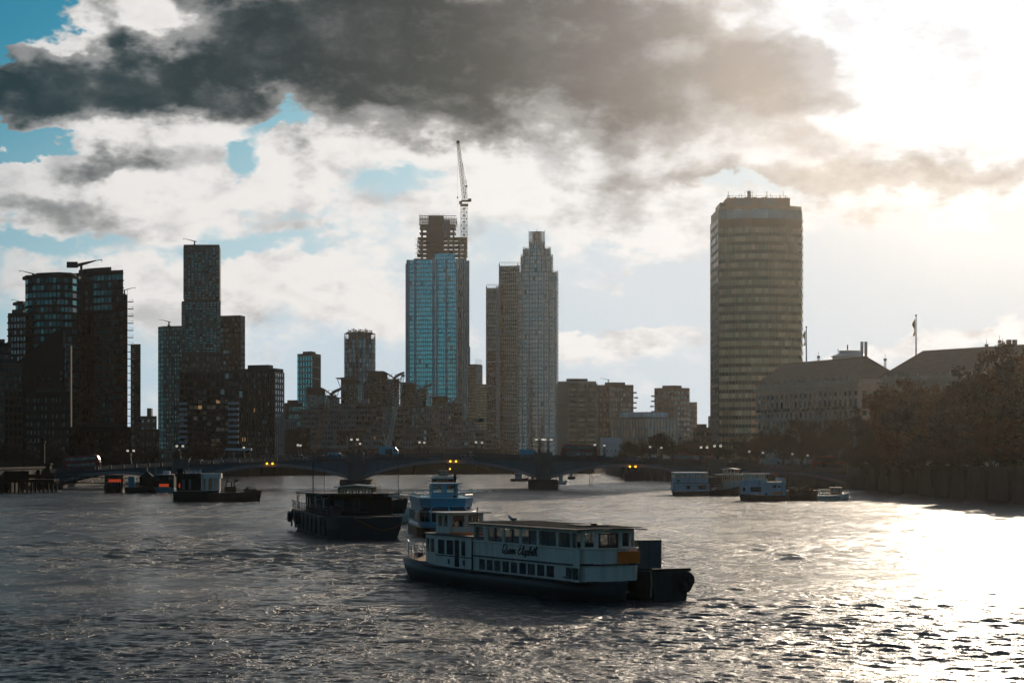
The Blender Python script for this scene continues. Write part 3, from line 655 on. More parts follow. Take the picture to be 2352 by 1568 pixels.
# ---- second group
simple('apartment_tower', 'dark teal tower beside the tallest gridded tower', [(363, 1412), (376, 1404), (419, 1400)], 22, 748, M_dk, [dict(nc=2, nr=30, gm=G_teal, fm=M_dk, pw=.8, ph=.75), dict(nc=7, nr=30, gm=G_teal, fm=M_dk, pw=.5, ph=.62, alt=G_dark, altp=.25)], roof=False)
roof_crane('thin cleaning crane on the dark teal tower', 388, 744, 1402, .7, -1)
p, loc, poly, H = simple('apartment_tower', 'tall gridded tower, upper box shifted sideways on the lower one', [(418, 1400), (506, 1394)], 26, 690, M_dk, [dict(nc=11, nr=19, gm=G_teal, fm=M_dk, pw=.66, ph=.66, band=.16, pier=.14, z0=68, alt=G_dark, altp=.3)], roof=False)
x0, x1 = gx(422, 1392) - p.location.x, gx(502, 1388) - p.location.x; dy = 1391 - p.location.y
H2 = gz(565, 1392) - 4; kr = .14
MB().prism([(x0, dy + 1), (x1, dy + 1), (x1 - 25 * kr, 26), (x0 - 25 * kr, 26)], H + .003, H2).build('upper_wall', M_dk, p)
p['nwin'] = 90
facade(p, (x0, dy + 1), (x1, dy + 1), H + .5, H2 - .5, 10, 20, G_teal, M_dk, .66, .66, band=.16, pier=.14, alt=G_dark, altp=.3)
MB().prism([(x0, dy + .6), (x1, dy + .6), (x1 - 25 * kr, 26), (x0 - 25 * kr, 26)], H2 + .003, H2 + .8).build('parapet', M_dk, p)
facade(p, loc[0], loc[1], 4, 66, 11, 16, G_dark, M_dk, .6, .6, band=.2)
roof_crane('small angled crane on the tallest gridded tower', 447, 560, 1392, .8, -1)
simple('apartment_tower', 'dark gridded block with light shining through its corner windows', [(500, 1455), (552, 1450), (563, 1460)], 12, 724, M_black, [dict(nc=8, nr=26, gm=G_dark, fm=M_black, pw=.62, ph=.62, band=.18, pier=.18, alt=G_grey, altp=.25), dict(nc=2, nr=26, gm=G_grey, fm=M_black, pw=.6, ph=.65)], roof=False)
p, loc, poly, H = simple('office_block', 'broad dark office block with teal attic and pale balcony corners', [(413, 960), (548, 952)], 24, 852, M_dk, [dict(nc=13, nr=11, gm=G_dark, fm=M_dk, pw=.8, ph=.62, band=.12, zt=11.5, alt=G_bronze, altp=.25, lit=.014, litm=M_lit)], roof=False)
W_ = loc[1].x
MB().box(W_ * .16, W_ * .90, -.6, 10, H - 5.5, H - 1.2).build('attic_band', M_tealp, p); MB().box(W_ * .15, W_ * .98, -.4, 10, H - 10.6, H - 8.0).build('attic_band', M_tealp, p)
facade(p, loc[0], loc[1], H - 13.6, H - .4, 13, 4, G_dark, M_dk, .8, .66, band=.14, alt=G_grey, altp=.2); fh = (H - 14.5) / 11
for j in range(11):
    for a, b in ((0, .13), (.83, 1.0)):
        o = MB().box(W_ * a, W_ * b, -1.6, -.02, -.15, .9).build('balcony', M_lgrey, p, loc=(0, loc[1].y * (a + b) / 2, 3 + fh * j))
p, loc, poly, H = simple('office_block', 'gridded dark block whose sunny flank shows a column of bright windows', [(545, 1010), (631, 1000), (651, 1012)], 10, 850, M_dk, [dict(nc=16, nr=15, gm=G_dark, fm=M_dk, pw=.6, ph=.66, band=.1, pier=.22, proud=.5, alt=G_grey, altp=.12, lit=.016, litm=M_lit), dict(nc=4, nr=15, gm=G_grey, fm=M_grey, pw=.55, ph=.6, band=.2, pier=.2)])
simple('glass_podium', 'low glazed podium with pale canopy under the broad office block', [(470, 905), (585, 900)], 14, 1022, M_black, [dict(nc=14, nr=3, gm=G_dark, fm=M_black, pw=.8, ph=.7)], roof=False)
t = thing('canopy', 'long pale canopy strip above the bridge roadway, below the office block', 'canopy', (gx(535, 880), 880, gz(1034, 880)))
MB().box(-7, 7, 0, 3, 0, .9).build('canopy_roof', M_white, t); MB().box(-6.8, -6.6, 1, 1.2, -8, -.01).box(6.6, 6.8, 1, 1.2, -8, -.01).box(-.1, .1, 1, 1.2, -8, -.01).build('post', M_iron, t)
simple('brick_tower', 'brown brick tower with blue window stripes, alone against the sky', [(683, 1600), (719, 1590), (737, 1612)], 20, 814, M_brickd, [dict(nc=6, nr=18, gm=G_blue, fm=M_brickd, pw=.52, ph=.72, band=.14, bandm=M_lgrey, proud=.08), dict(nc=1, nr=9, gm=G_dark, fm=M_brickd, pw=.01, ph=.5, band=.05, bandm=M_lgrey, indiv=False)])
# ---- round towers
def ring_tower(name, label, px0, px1, Y, tiers, gm, bandm, wall, zb=4.0, nseg=20, floor=3.5, bandh=.5, fins=None, ph=.82, pw=.94, alt=None, altp=0):
    cx = gx((px0 + px1) / 2, Y); par = thing(name, label, 'building', (cx, Y, zb))
    for (pa, pb, pt, pbm) in tiers:
        ox = gx((pa + pb) / 2, Y) - cx; r = (gx(pb, Y) - gx(pa, Y)) / 2; z1 = gz(pt, Y) - zb; z0 = max(0, gz(pbm, Y) - zb)
        n = nseg * 2; P_ = [(ox + r * math.cos(2 * math.pi * k / n), r * math.sin(2 * math.pi * k / n)) for k in range(n)]
        MB().prism([(ox + (x - ox) * .985, y * .985) for x, y in P_], z0 + .004, z1).build('wall', wall, par)
        nf = max(1, round((z1 - z0) / floor)); fh = (z1 - z0) / nf
        rb = MB().prism([(ox + (x - ox) * 1.012, y * 1.012) for x, y in P_], -bandh / 2, bandh / 2).mesh('floor_band', bandm)
        for j in range(nf + 1): link('floor_band', rb, par, (0, 0, z0 + fh * j))
        for k in range(nseg):
            a = P_[n // 2 + k]; b = P_[(n // 2 + k + 1) % n]
            facade(par, a, b, z0, z1, 1, nf, gm, wall, pw, ph, indiv=(k % 3 == 0 or k > nseg * .6), recess=.12, alt=alt, altp=altp)
        if fins:
            for k in fins:
                a = P_[n // 2 + k]; link('fin', band_mesh(.9, 1.0, z1 - z0 + 1.5, M_lgrey), par, (ox + (a[0] - ox) * 1.01, a[1] * 1.01, (z0 + z1) / 2), math.atan2(a[1], a[0]) + math.pi / 2)
        crown = MB()
        for k in range(0, n): crown.box(*(lambda x, y: (x - .12, x + .12, y - .12, y + .12))(ox + (P_[k][0] - ox) * .99, P_[k][1] * .99), z1 + bandh / 2, z1 + 2.2)
        crown.build('crown_railing', bandm, par)
    return par, cx
rt, cx = ring_tower('round_tower', 'round blue-grey tower with shrubs growing on its roof', 791, 862, 1700, [(791, 862, 780, 1040)], G_grey, M_dk, M_blue, nseg=14, bandh=.7, ph=.84, pw=.62, alt=G_dark, altp=.35)
r_ = (gx(862, 1700) - gx(791, 1700)) / 2; zt = gz(780, 1700) - 4
MB().lathe([(r_ * .75, 0), (r_ * .75, 4)], 24, (0, 0, zt + .4)).build('roof_drum', M_grey, rt)
MB().lathe([(r_ * 1.0, 0), (r_ * 1.0, .3)], 28, (0, 0, zt + 4.3)).build('roof_ring', M_dk, rt)
b = MB()
for k in range(28):
    a = 2 * math.pi * k / 28; b.box(r_ * math.cos(a) - .1, r_ * math.cos(a) + .1, r_ * math.sin(a) - .1, r_ * math.sin(a) + .1, zt + .35, zt + 4.3)
b.build('roof_post', M_dk, rt)['kind'] = 'stuff'
M_rshrub = mat('rusty_shrub_leaves', (.11, .055, .025), .9, var=.4, scale=2)
sh = MB()
for i in range(900):
    a = RND.random() * 6.283; q = r_ * math.sqrt(RND.random()) * .85; x, y, z = q * math.cos(a), q * math.sin(a), zt + 4.6 + RND.random() ** 2 * 3.4 * (.5 + .5 * math.sin(a * 5))
    s_ = .5; d = [Vector((RND.gauss(0, s_), RND.gauss(0, s_), RND.gauss(0, s_))) for _ in range(3)]
    sh.add([(x + v.x, y + v.y, z + v.z) for v in d], [(0, 1, 2)])
t = thing('roof_garden', 'rusty shrubs growing on top of the round tower', 'shrubs', (rt.location.x, 1700, 4.0)); o = sh.build('foliage', M_rshrub, t); o['kind'] = 'stuff'
gt, cx = ring_tower('round_skyscraper', 'tall cylindrical glass skyscraper with stepped crown and roof cage', 1189, 1282, 1800, [(1189, 1282, 628, 1045), (1196, 1270, 591, 627), (1201, 1265, 574, 590), (1215, 1251.5, 561, 573)], G_cyl, M_lgrey, M_dk, nseg=22, floor=3.5, bandh=.42, fins=(5, 8, 11, 13, 15, 18), alt=G_teal, altp=.06)
za, zb_ = gz(561, 1800) - 4, gz(533, 1800) - 4; rr = (gx(1251.5, 1800) - gx(1215, 1800)) / 2; ox = gx(1233, 1800) - cx
cg = MB()
for k in range(12):
    a = 2 * math.pi * k / 12; cg.box(ox + rr * math.cos(a) - .17, ox + rr * math.cos(a) + .17, rr * math.sin(a) - .17, rr * math.sin(a) + .17, za + .3, zb_ + (1.5 if k % 3 == 0 else 0))
cg.build('cage_post', M_lgrey, gt)
for j in range(6):
    z = za + (zb_ - za) * (j + 1) / 6.2; MB().lathe([(rr * 1.02, 0), (rr * 1.02, .22), (rr * .95, .22), (rr * .95, 0)], 24, (ox, 0, z)).build('cage_ring', M_lgrey, gt)
MB().box(ox - 2.6, ox - 1.6, -1, 1, za, zb_ - 1).box(ox + 1.2, ox + 2.2, -1, 1, za, zb_ - 1).box(ox - 1.6, ox + 1.2, -.8, .8, za + 3, za + 4).box(ox - 1.6, ox + 1.2, -.8, .8, zb_ - 2.2, zb_ - 1.2).build('turbine_frame', M_dk, gt)
# ---- slab pair beside the cylinder
def slabpair(label, c0, c1, ptop, Y, cols, rows, hb, fins):
    p, loc, poly, H = simple('glass_tower', label, [(c0, Y), (c1, Y - 3)], 22, ptop, M_dk, [dict(nc=cols, nr=rows, gm=G_slab, fm=M_dk, pw=.74, ph=.76, alt=G_grey, altp=.05, z0=1)], roof=False)
    for f in fins: link('fin', band_mesh(1.0, 1.4, H + 1.5, M_lgrey), p, (loc[1].x * f, loc[1].y * f - .5, (H + 1.5) / 2))
    n = int(H / hb)
    for j in range(1, n + 1): link('cross_bar', band_mesh(loc[1].x * RND.choice((.94, .94, .94, .5)), .9, 1.0, M_lgrey), p, (loc[1].x * .5, loc[1].y * .5 - .45, H - hb * (j - 1) - 1))
    b = MB()
    for i in range(9): b.box(loc[1].x * i / 8 - .1, loc[1].x * i / 8 + .1, .5, .7, H, H + 3)
    b.box(0, loc[1].x, .5, .7, H + 2.8, H + 3.1); b.build('crown_railing', M_lgrey, p)
slabpair('narrow dark slab with white cross bars, lowest of the three joined towers', 1117.5, 1145, 661, 1840, 6, 44, 9.8, (0, .86, 1))
slabpair('taller dark slab with white cross bars joined to the cylinder', 1147, 1194, 610, 1846, 10, 50, 13.3, (0, .9))
# ---- blue glass tower under construction
Yb = 1850; ztb = gz(596, Yb); par, loc, poly = slab_building('unfinished_skyscraper', 'bright blue glass skyscraper, concrete floors still open at the top', 'building', [(936, Yb + 4), (1050, Yb - 6), (1076, Yb + 10)], 36, ztb, M_dk, 4.0)
H = ztb - 4
facade(par, loc[0], loc[1], 2, H, 22, 46, G_blue, M_blue, .84, .80, alt=G_teal, altp=.03, tilt=.002)
facade(par, loc[1], loc[2], 2, H, 5, 46, G_teal, M_blue, .6, .8, pier=.2, proud=.6, indiv=False)
A, B = loc[0], loc[1]; d = (B - A); an = math.atan2(d.y, d.x)
zr = gz(583, Yb) - 4
MB().prism([(A.x + d.x * a, A.y + d.y * a + o_) for a, o_ in ((.55, -.3), (.955, -.3), (.955, 6), (.55, 6))], H + .01, zr).build('raised_front', M_dk, par)
facade(par, A + d * .55 + Vector((0, -.3)), A + d * .955 + Vector((0, -.3)), H, zr, 9, 2, G_blue, M_blue, .84, .82)
for f in (0, .02, .15, .52, .59, .78, 1.0): link('fin', band_mesh(1.3, 1.5, H + (2 if f in (.15, .52) else 0), M_blue), par, (A.x + d.x * f, A.y + d.y * f - .6, H / 2), an)
for f0, f1, st, of in ((.15, .52, 5, 0), (.59, 1.0, 4, 2), (0, .15, 3, 1), (.52, 1, 9, 4)):
    for j in range(of, 46, st):
        link('cross_bar', band_mesh(d.length * (f1 - f0), 1.1, .9, M_blue), par, (A.x + d.x * (f0 + f1) / 2, A.y + d.y * (f0 + f1) / 2 - .42, 2 + (H - 2) * j / 46), an)
MB().box(A.x - 1.6, A.x - .4, A.y - 1, A.y + .2, 0, gz(605, Yb) - 4).build('edge_fin', M_blue, par)
def lx(px): return gx(px, Yb) - par.location.x
def lz(py): return gz(py, Yb) - 4
Dp = 22
for k, py in enumerate((594.5, 584.2, 574.7, 564.9, 554.9, 545.5)): MB().box(lx((951, 957, 959, 959.5, 959.5, 959.5)[k]), lx(1072.5 if k else 1068), 1, Dp + 4, lz(py), lz(py) + .75).build('open_floor', M_conc, par)
for py in (534, 522.5, 515.5): MB().box(lx(962.7), lx(1046), 2, Dp, lz(py), lz(py) + .7).build('open_floor', M_conc, par)
for px in (967.5, 980, 989, 1009, 1016, 1028.5, 1040.5, 1054, 1067.5):
    top = 516 if px < 1047 else 546
    for y in (2.4, Dp - 1): MB().box(lx(px) - .55, lx(px) + .55, y, y + .9, H, lz(top)).build('column', M_conc, par)
for y in (3.5, 17): MB().box(lx(983), lx(1018), y, y + .5, H, lz(492.5)).build('core_wall', M_conc, par)
MB().box(lx(983), lx(983) + .5, 4, 17, H, lz(492.5)).box(lx(1000), lx(1000) + .5, 4.1, 16.9, H, lz(493)).build('core_wall', M_conc, par)
MB().box(lx(1019.5), lx(1033.8), 1.6, 9, lz(542.5), lz(503.5)).build('lift_shaft', M_grey, par)
MB().box(lx(1052), lx(1052) + .5, 4, 18, H, lz(546)).build('core_wall', M_conc, par)
cg = MB()
for k in range(24):
    x = lx(962.7) + (lx(1047.6) - lx(962.7)) * k / 23
    if not (983 < 962.7 + 84.9 * k / 23 < 1018 and k % 3): 
        for y in (2, Dp): cg.box(x - .22, x + .22, y - .2, y + .2, lz(515), lz(491 + k * .35))
for z in (493 + 2, 504): cg.box(lx(962.7), lx(1047.6), 1.85, 2.15, lz(z), lz(z) + .5).box(lx(962.7), lx(1047.6), Dp - .15, Dp + .15, lz(z), lz(z) + .5)
cg.build('screen_frame', M_conc, par)
sc = MB()                                            # scaffold poles on the open edges
for k in range(60):
    x = lx(RND.choice((957, 960.5, 964, 1060, 1066, 1070.5))) + RND.uniform(-.3, .3); y = RND.uniform(1, 20); z0 = H + RND.random() * 16
    sc.tube([(x, y, z0), (x, y, min(z0 + 5, lz(540)))], .09, 3)
for k in range(30):
    z = H + RND.random() * 19; a = RND.choice((953, 1056)); sc.tube([(lx(a), RND.uniform(0, 2), z), (lx(a + 16), RND.uniform(0, 2), z)], .09, 3)
for k in range(26):
    x = lx(984 + k * 1.6); sc.tube([(x, 2.2, lz(492)), (x, 2.2, lz(488.5 + RND.random() * 2))], .07, 3)
sc.build('scaffolding', M_rust, par)['kind'] = 'stuff'
# luffing tower crane
M_crane = mat('crane_steel', (.42, .30, .16), .6, var=.3)
cr = thing('tower_crane', 'luffing tower crane with steep lattice jib above the unfinished skyscraper', 'crane', (gx(1065.5, Yb), Yb + 5, gz(551, Yb)))
def cl(px, py): return Vector((gx(px, Yb) - cr.location.x, 0, gz(py, Yb) - cr.location.z))
m_ = MB(); lattice(m_, (0, 0, -14), cl(1065.5, 471), 3.6, 16, .26); m_.build('mast', M_crane, cr)
m_ = MB(); lattice(m_, cl(1066.3, 455), cl(1051.8, 326), 2.5, 26, .20, 1.7); m_.build('jib', M_crane, cr)
MB().box(-3, 3.4, -2, 2, cl(0, 472).z, cl(0, 467).z).box(-2.2, 4.8, -1.6, 1.6, cl(0, 462).z, cl(0, 458).z).build('slewing_platform', M_iron, cr)
MB().box(-3.9, -1.6, -2.6, -.9, cl(0, 468).z, cl(0, 461).z).build('cab', M_iron, cr)
MB().box(3.4, 6.0, -1.8, 1.8, cl(0, 461.5).z, cl(0, 455).z).build('counterweight', M_iron, cr)
MB().tube([cl(1066.5, 456), cl(1070.5, 426)], .22, 4).tube([cl(1073, 459), cl(1071.5, 426)], .22, 4).tube([cl(1070, 441), cl(1072.4, 441)], .14, 4).box(cl(1068.5, 0).x, cl(1073.2, 0).x, -1, 1, cl(0, 428).z, cl(0, 424.5).z).build('a_frame', M_iron, cr)
MB().tube([cl(1071, 425), cl(1061, 370)], .09, 3).tube([cl(1071, 425), cl(1070, 412)], .3, 4).tube([cl(1070.2, 414), cl(1056.5, 345)], .07, 3).build('pendant_cable', M_iron, cr)
MB().tube([cl(1050.6, 328), cl(1050.6, 452)], .05, 3).tube([cl(1050.6, 455), cl(1050.5, 476)], .05, 3).build('hoist_cable', M_iron, cr); MB().box(cl(1049.2, 0).x, cl(1052, 0).x, -.6, .6, cl(0, 454).z, cl(0, 450.5).z).build('hook_block', M_rust, cr)
MB().ball(cl(1051.6, 324.5), 1.5, 6).build('jib_head', M_iron, cr)
# ---- buildings behind and beside
simple('far_tower', 'pale thin tower edge peeping out past the blue skyscraper', [(1060, 1960), (1080, 1956)], 20, 796, M_grey, [dict(nc=6, nr=40, gm=G_grey, fm=M_grey, pw=.5, ph=.5, indiv=False)], roof=False)
p, loc, poly, H = simple('far_tower', 'brown glass tower with a light screen top between blue skyscraper and dark slabs', [(1074, 1700), (1092, 1694), (1107, 1704)], 20, 836, M_brickd, [dict(nc=6, nr=28, gm=G_bronze, fm=M_brickd, pw=.6, ph=.7, indiv=False), dict(nc=6, nr=28, gm=G_grey, fm=M_grey, pw=.5, ph=.7, pier=.2)], roof=False)
b = MB()
for i in range(8): b.box(loc[1].x + i * .62, loc[1].x + i * .62 + .12, loc[1].y + i, loc[1].y + i + .12, H, H + 4)
b.build('roof_screen', M_lgrey, p)
simple('far_tower', 'lower tan glass block at the foot of the dark slabs', [(1092, 1600), (1118, 1596)], 20, 882, M_brick, [dict(nc=8, nr=26, gm=G_bronze, fm=M_brick, pw=.7, ph=.55, band=.2, indiv=False)], roof=False)
p, loc, poly, H = simple('stone_tower', 'pale stone block with deep balcony bays beside the cylinder', [(1281, 1506), (1305, 1500), (1369.5, 1504)], 24, 878, M_pstone, [dict(nc=8, nr=7, gm=G_bronze, fm=M_pstone, pw=.5, ph=.86, band=.07, pier=.32, proud=.9), dict(nc=3, nr=15, gm=G_dark, fm=M_pstone, pw=.62, ph=.62, band=.12, pier=.14, proud=1.2, alt=G_bronze, altp=.4)])
for j in range(15):
    for i in range(3): link('balcony', band_mesh((loc[2] - loc[1]).length / 3 * .8, 1.2, .9, M_dk), p, (loc[1].x + (loc[2].x - loc[1].x) * (i + .5) / 3, loc[1].y - .9, 3.4 + (H - 3.6) * j / 15 + .5))
p, loc, poly, H = simple('brick_apartments', 'dark brown brick block with balconies at its sunny corner', [(1370, 1560), (1400, 1550), (1455, 1556)], 20, 886, M_brickd, [dict(nc=4, nr=14, gm=G_dark, fm=M_brickd, pw=.5, ph=.55), dict(nc=9, nr=14, gm=G_grey, fm=M_brickd, pw=.55, ph=.6, band=.12, bandm=M_brickd, proud=.1, alt=G_dark, altp=.35)])
for j in range(4, 14): link('balcony', band_mesh(2.6, 2, 1.0, M_brick), p, (loc[2].x + (.9 if j % 3 else 1.8), loc[2].y + 1, 3 + (H - 4) * j / 14))
roof_crane('tiny pale crane on the dark brown brick block', 1397, 876, 1552, .6, -1); 
p, loc, poly, H = simple('brick_apartments', 'tan brick block with glazed bays standing alone beyond the bare trees', [(1503, 1560), (1548, 1550), (1584, 1560)], 20, 893, M_brick, [dict(nc=6, nr=13, gm=G_grey, fm=M_brick, pw=.5, ph=.62, alt=G_dark, altp=.2), dict(nc=5, nr=13, gm=G_grey, fm=M_brick, pw=.6, ph=.5)])
for j in range(5, 13): link('balcony', band_mesh(2.4, 2, 1.0, M_brick), p, (-.9 - (j % 3 == 1) * .7, loc[0].y + 1, 3 + (H - 4) * j / 13))
simple('brick_apartments', 'lower brown wing joined to the tan brick block', [(1583, 1575), (1601, 1570)], 16, 923, M_brick, [dict(nc=4, nr=11, gm=G_grey, fm=M_brick, pw=.4, ph=.6, indiv=False)], roof=False)
p, loc, poly, H = simple('office_pavilion', 'low white framed office with a blue glass attic', [(1405, 1320), (1488, 1300), (1553, 1322)], 20, 958, M_dk, [dict(nc=12, nr=4, gm=G_bronze, fm=M_pstone, pw=.66, ph=.86, band=.08, pier=.28, proud=.6), dict(nc=9, nr=4, gm=G_bronze, fm=M_white, pw=.66, ph=.86, band=.08, pier=.28, proud=.6)], roof=False)
q = [p_ for p_ in [loc[0] * .78 + loc[1] * .22 + Vector((0, 1)), loc[1] + Vector((0, 3)), loc[2] * .72 + loc[1] * .28 + Vector((0, 2))]]
za = H; zb2 = gz(946, 1310) - 4
MB().prism([(v.x, v.y) for v in q] + [(q[2].x - 3, q[2].y + 14), (q[0].x + 3, q[0].y + 14)], za + .01, zb2).build('attic', M_dk, p)
G_sky = glass('pale_blue_glass', (.16, .30, .40), .3, .15, .3)
facade(p, q[0], q[1], za + .2, zb2, 14, 1, G_sky, M_blue, .94, .95); facade(p, q[1], q[2], za + .2, zb2, 11, 1, G_sky, M_blue, .94, .95)
p, loc, poly, H = simple('low_house', 'low blank white building behind the red double decker', [(1379, 1215), (1429, 1212)], 14, 1014, M_white, [dict(nc=5, nr=1, gm=G_grey, fm=M_white, pw=.2, ph=.2)], roof=False)
MB().box(.5, loc[1].x - .5, 1, 10, H + .01, H + 2.2).build('roof_plant', M_white, p)
simple('low_house', 'brown low-rise roofline at the foot of the bronze tower', [(1592, 1150), (1632, 1146)], 16, 985, M_brick, [dict(nc=8, nr=4, gm=G_dark, fm=M_brick, pw=.5, ph=.5)], roof=True)
simple('far_tower', 'thin tan strip of a tower touching the bronze tower', [(1626.5, 1300), (1640, 1298)], 10, 955, M_brick, [dict(nc=2, nr=14, gm=G_grey, fm=M_brick, pw=.4, ph=.6, indiv=False)], roof=False)
# ---- bronze glass tower by the river
Ym = 960; ztm = gz(478, Ym); M_tan = mat('hazy_tan_metal', (.62, .42, .26), .5, var=.1)
pts = [(1633, 992)] + [(1651 + 189.4 * i / 5, 958 - 8 * (1 - (2 * i / 5 - 1) ** 2)) for i in range(6)] + [(1843, 986)]
P_ = [Vector((gx(p, Y), Y)) for p, Y in pts]; base = P_[1].copy()
mt = thing('office_tower', 'tall bronze glass office tower banded with dark spandrels', 'building', (base.x, base.y, 4.6)); loc = [p - base for p in P_]; H = ztm - 4.6
MB().prism([(q.x, q.y) for q in loc] + [(loc[-2].x - 4, 46), (6, 46)], 0, H).build('wall', M_bronze, mt)
zrow = gz(523, Ym) - 4.6; nr = 27
for k in range(1, 6):
    facade(mt, loc[k], loc[k + 1], 2, zrow, 5, nr, G_bronze, M_tan, .90, .58, band=.38, pier=.06, proud=.12, tilt=.004, bandm=M_bronze, bname='spandrel')
    facade(mt, loc[k], loc[k + 1], gz(507, Ym) - 4.6, gz(485, Ym) - 4.6, 2, 1, G_grey, M_bronze, .96, .94, pier=.03, proud=.15, indiv=True)
facade(mt, loc[0], loc[1], 2, gz(490, Ym) - 6, 5, 29, G_grey, M_bronze, .7, .55, band=.28, pier=.1, proud=.2, indiv=False, bname='spandrel')
facade(mt, loc[6], loc[7], 2, H - 3, 3, 29, G_grey, M_bronze, .7, .55, band=.3, indiv=False, bname='spandrel')
MB().prism([(loc[k].x, loc[k].y - .35) for k in range(1, 7)] + [(loc[6].x, loc[6].y + 3), (loc[1].x, loc[1].y + 3)], gz(485, Ym) - 4.6, H + .3).build('cornice_band', M_tan, mt)  # lighter tan painted in for haze on the top band
xa, xb = gx(1670, Ym) - base.x, gx(1816, Ym) - base.x
MB().prism([(xa, 4), (xb, 4), (xb, 30), (xa, 30)], H + .31, gz(453, Ym) - 4.6).build('roof_plant', M_tan, mt)
MB().prism([(xa - 2.6, 6), (xa - .01, 6), (xa - .01, 28), (xa - 2.6, 28)], H + .31, gz(463, Ym) - 4.6).build('roof_plant', M_bronze, mt)
for i in range(34): link('plant_rib', band_mesh(.28, .3, gz(453, Ym) - 4.6 - H - .5, M_lgrey), mt, (xa + (xb - xa) * (i + .5) / 34, 3.84, (H + gz(453, Ym) - 4.6) / 2))
zt = gz(453, Ym) - 4.6; an_ = MB()
for i in range(34):
    x = xa + (xb - xa) * RND.random(); h = RND.choice((1, 1.2, 1.6, 2.2, 3.2)); an_.box(x - .07, x + .07, 8, 8.14, zt, zt + h)
for i in range(6):
    x = xa + 3 + RND.random() * 20; an_.box(x, x + RND.uniform(1, 3), 8, 9, zt, zt + .7)
an_.box(xa + 1, xb - 1, 6, 6.1, zt + 1.0, zt + 1.1)
an_.build('aerials', M_rust, mt); MB().ball((gx(1724, Ym) - base.x, 8, zt + 2.6), .9, 8).box(gx(1724, Ym) - base.x - .8, gx(1724, Ym) - base.x + .8, 7.5, 8.5, zt, zt + 1.8).build('radome', M_white, mt)
# ---- long stone ministry building in two blocks with tiled hip roofs
M_hstone = mat('grey_portland_stone', (.60, .50, .40), .85, var=.25, scale=.12, streak=.4)
def hipblock(label, A, B, depth, ze, zr, ca, cb, rows, nc, z0):
    A = Vector(A); B = Vector(B); t = (B - A).normalized(); n_in = Vector((-t.y, t.x)); base = A.copy()
    p = thing('stone_office', label, 'building', (A.x, A.y, 4.6)); L = (B - A).length; a = Vector((0, 0)); b = B - A; he, hr = ze - 4.6, zr - 4.6
    c_, d_ = b + n_in * depth, a + n_in * depth
    MB().prism([(q.x, q.y) for q in (a, b, c_, d_)], 0, he).build('wall', M_hstone, p)
    o = .6; e = [a - t * o - n_in * o, b + t * o - n_in * o, c_ + t * o + n_in * o, d_ - t * o + n_in * o]
    r1 = a + t * ca + n_in * depth / 2; r2 = b - t * cb + n_in * depth / 2
    MB().add([(q.x, q.y, he + .9) for q in e] + [(r1.x, r1.y, hr), (r2.x, r2.y, hr)], [(0, 1, 5, 4), (1, 2, 5), (2, 3, 4, 5), (3, 0, 4), (3, 2, 1, 0)]).build('roof', M_slate, p)
    rd = MB(); rd.tube([(r1.x, r1.y, hr + .05), (r2.x, r2.y, hr + .05)], .25, 5)
    for q, r in ((e[0], r1), (e[3], r1), (e[1], r2), (e[2], r2)): rd.tube([(q.x, q.y, he + .95), (r.x, r.y, hr + .05)], .22, 5)
    rd.build('roof_ridge', M_slate, p)
    for k in range(int(L / 5)):                         # lead acroteria along the eaves
        q = a + t * (2.5 + 5 * k) - n_in * .55; link('acroterion', band_mesh(.5, .4, .7, M_hstone), p, (q.x, q.y, he + 1.3), math.atan2(t.y, t.x))
    for P, Q in ((a, b), (b, c_)):
        LL = (Q - P).length; tt = (Q - P) / LL; nn = Vector((tt.y, -tt.x)); an = math.atan2(tt.y, tt.x)
        for z, h, pr in ((he + .45, .9, .5), (he - .8, .7, 1.1), (he - 2.2, .45, .45), (he - 8.75, .5, .5), (he - 11.3, .7, .9), (he - 15.4, .6, .5)):
            q = (P + Q) / 2 + nn * (pr / 2 - .1); link('cornice', band_mesh(LL + pr * 2, pr + .2, h, M_hstone), p, (q.x, q.y, z), an)
        nn_c = max(3, int(LL / (L / nc)))
        for (zc, hh, ff) in rows:
            facade(p, P, Q, he - zc - hh / 2, he - zc + hh / 2, nn_c, 1, G_dark, M_hstone, ff, 1.0, alt=G_grey, altp=.3)
        for i in range(nn_c + 1):
            q = P + tt * (LL * i / nn_c) + nn * .2; link('pilaster', band_mesh(.75, .7, 5.9, M_hstone), p, (q.x, q.y, he - 5.45), an)
            if i < nn_c:
                q = P + tt * (LL * (i + .5) / nn_c) + nn * .55; link('balconet', band_mesh(LL / nn_c * .55, .9, 1.0, M_iron), p, (q.x, q.y, he - 8.1), an)
    return p
hipblock('stone ministry block with hipped tile roof, beside the bronze tower', (85.2, 790), (109.8, 720), 15, 32.3, 40.4, 5, 9, [(3.6, 1.4, .42), (6.7, 2.7, .42), (9.9, 1.6, .40), (13.2, 2.2, .4)], 21, 4.6)
hipblock('nearer stone ministry block with tile roof, half behind the brown trees', (112.2, 690), (152, 618), 17, 31.6, 40.2, 9, 9, [(3.6, 1.4, .42), (6.7, 2.7, .42), (9.9, 1.6, .40)], 24, 4.6)
hipblock('rear roof wing closing the gap between the two ministry blocks', (107, 745), (122, 742), 12, 34.5, 38.8, 3, 3, [(6, 1.9, .4)], 5, 4.6)
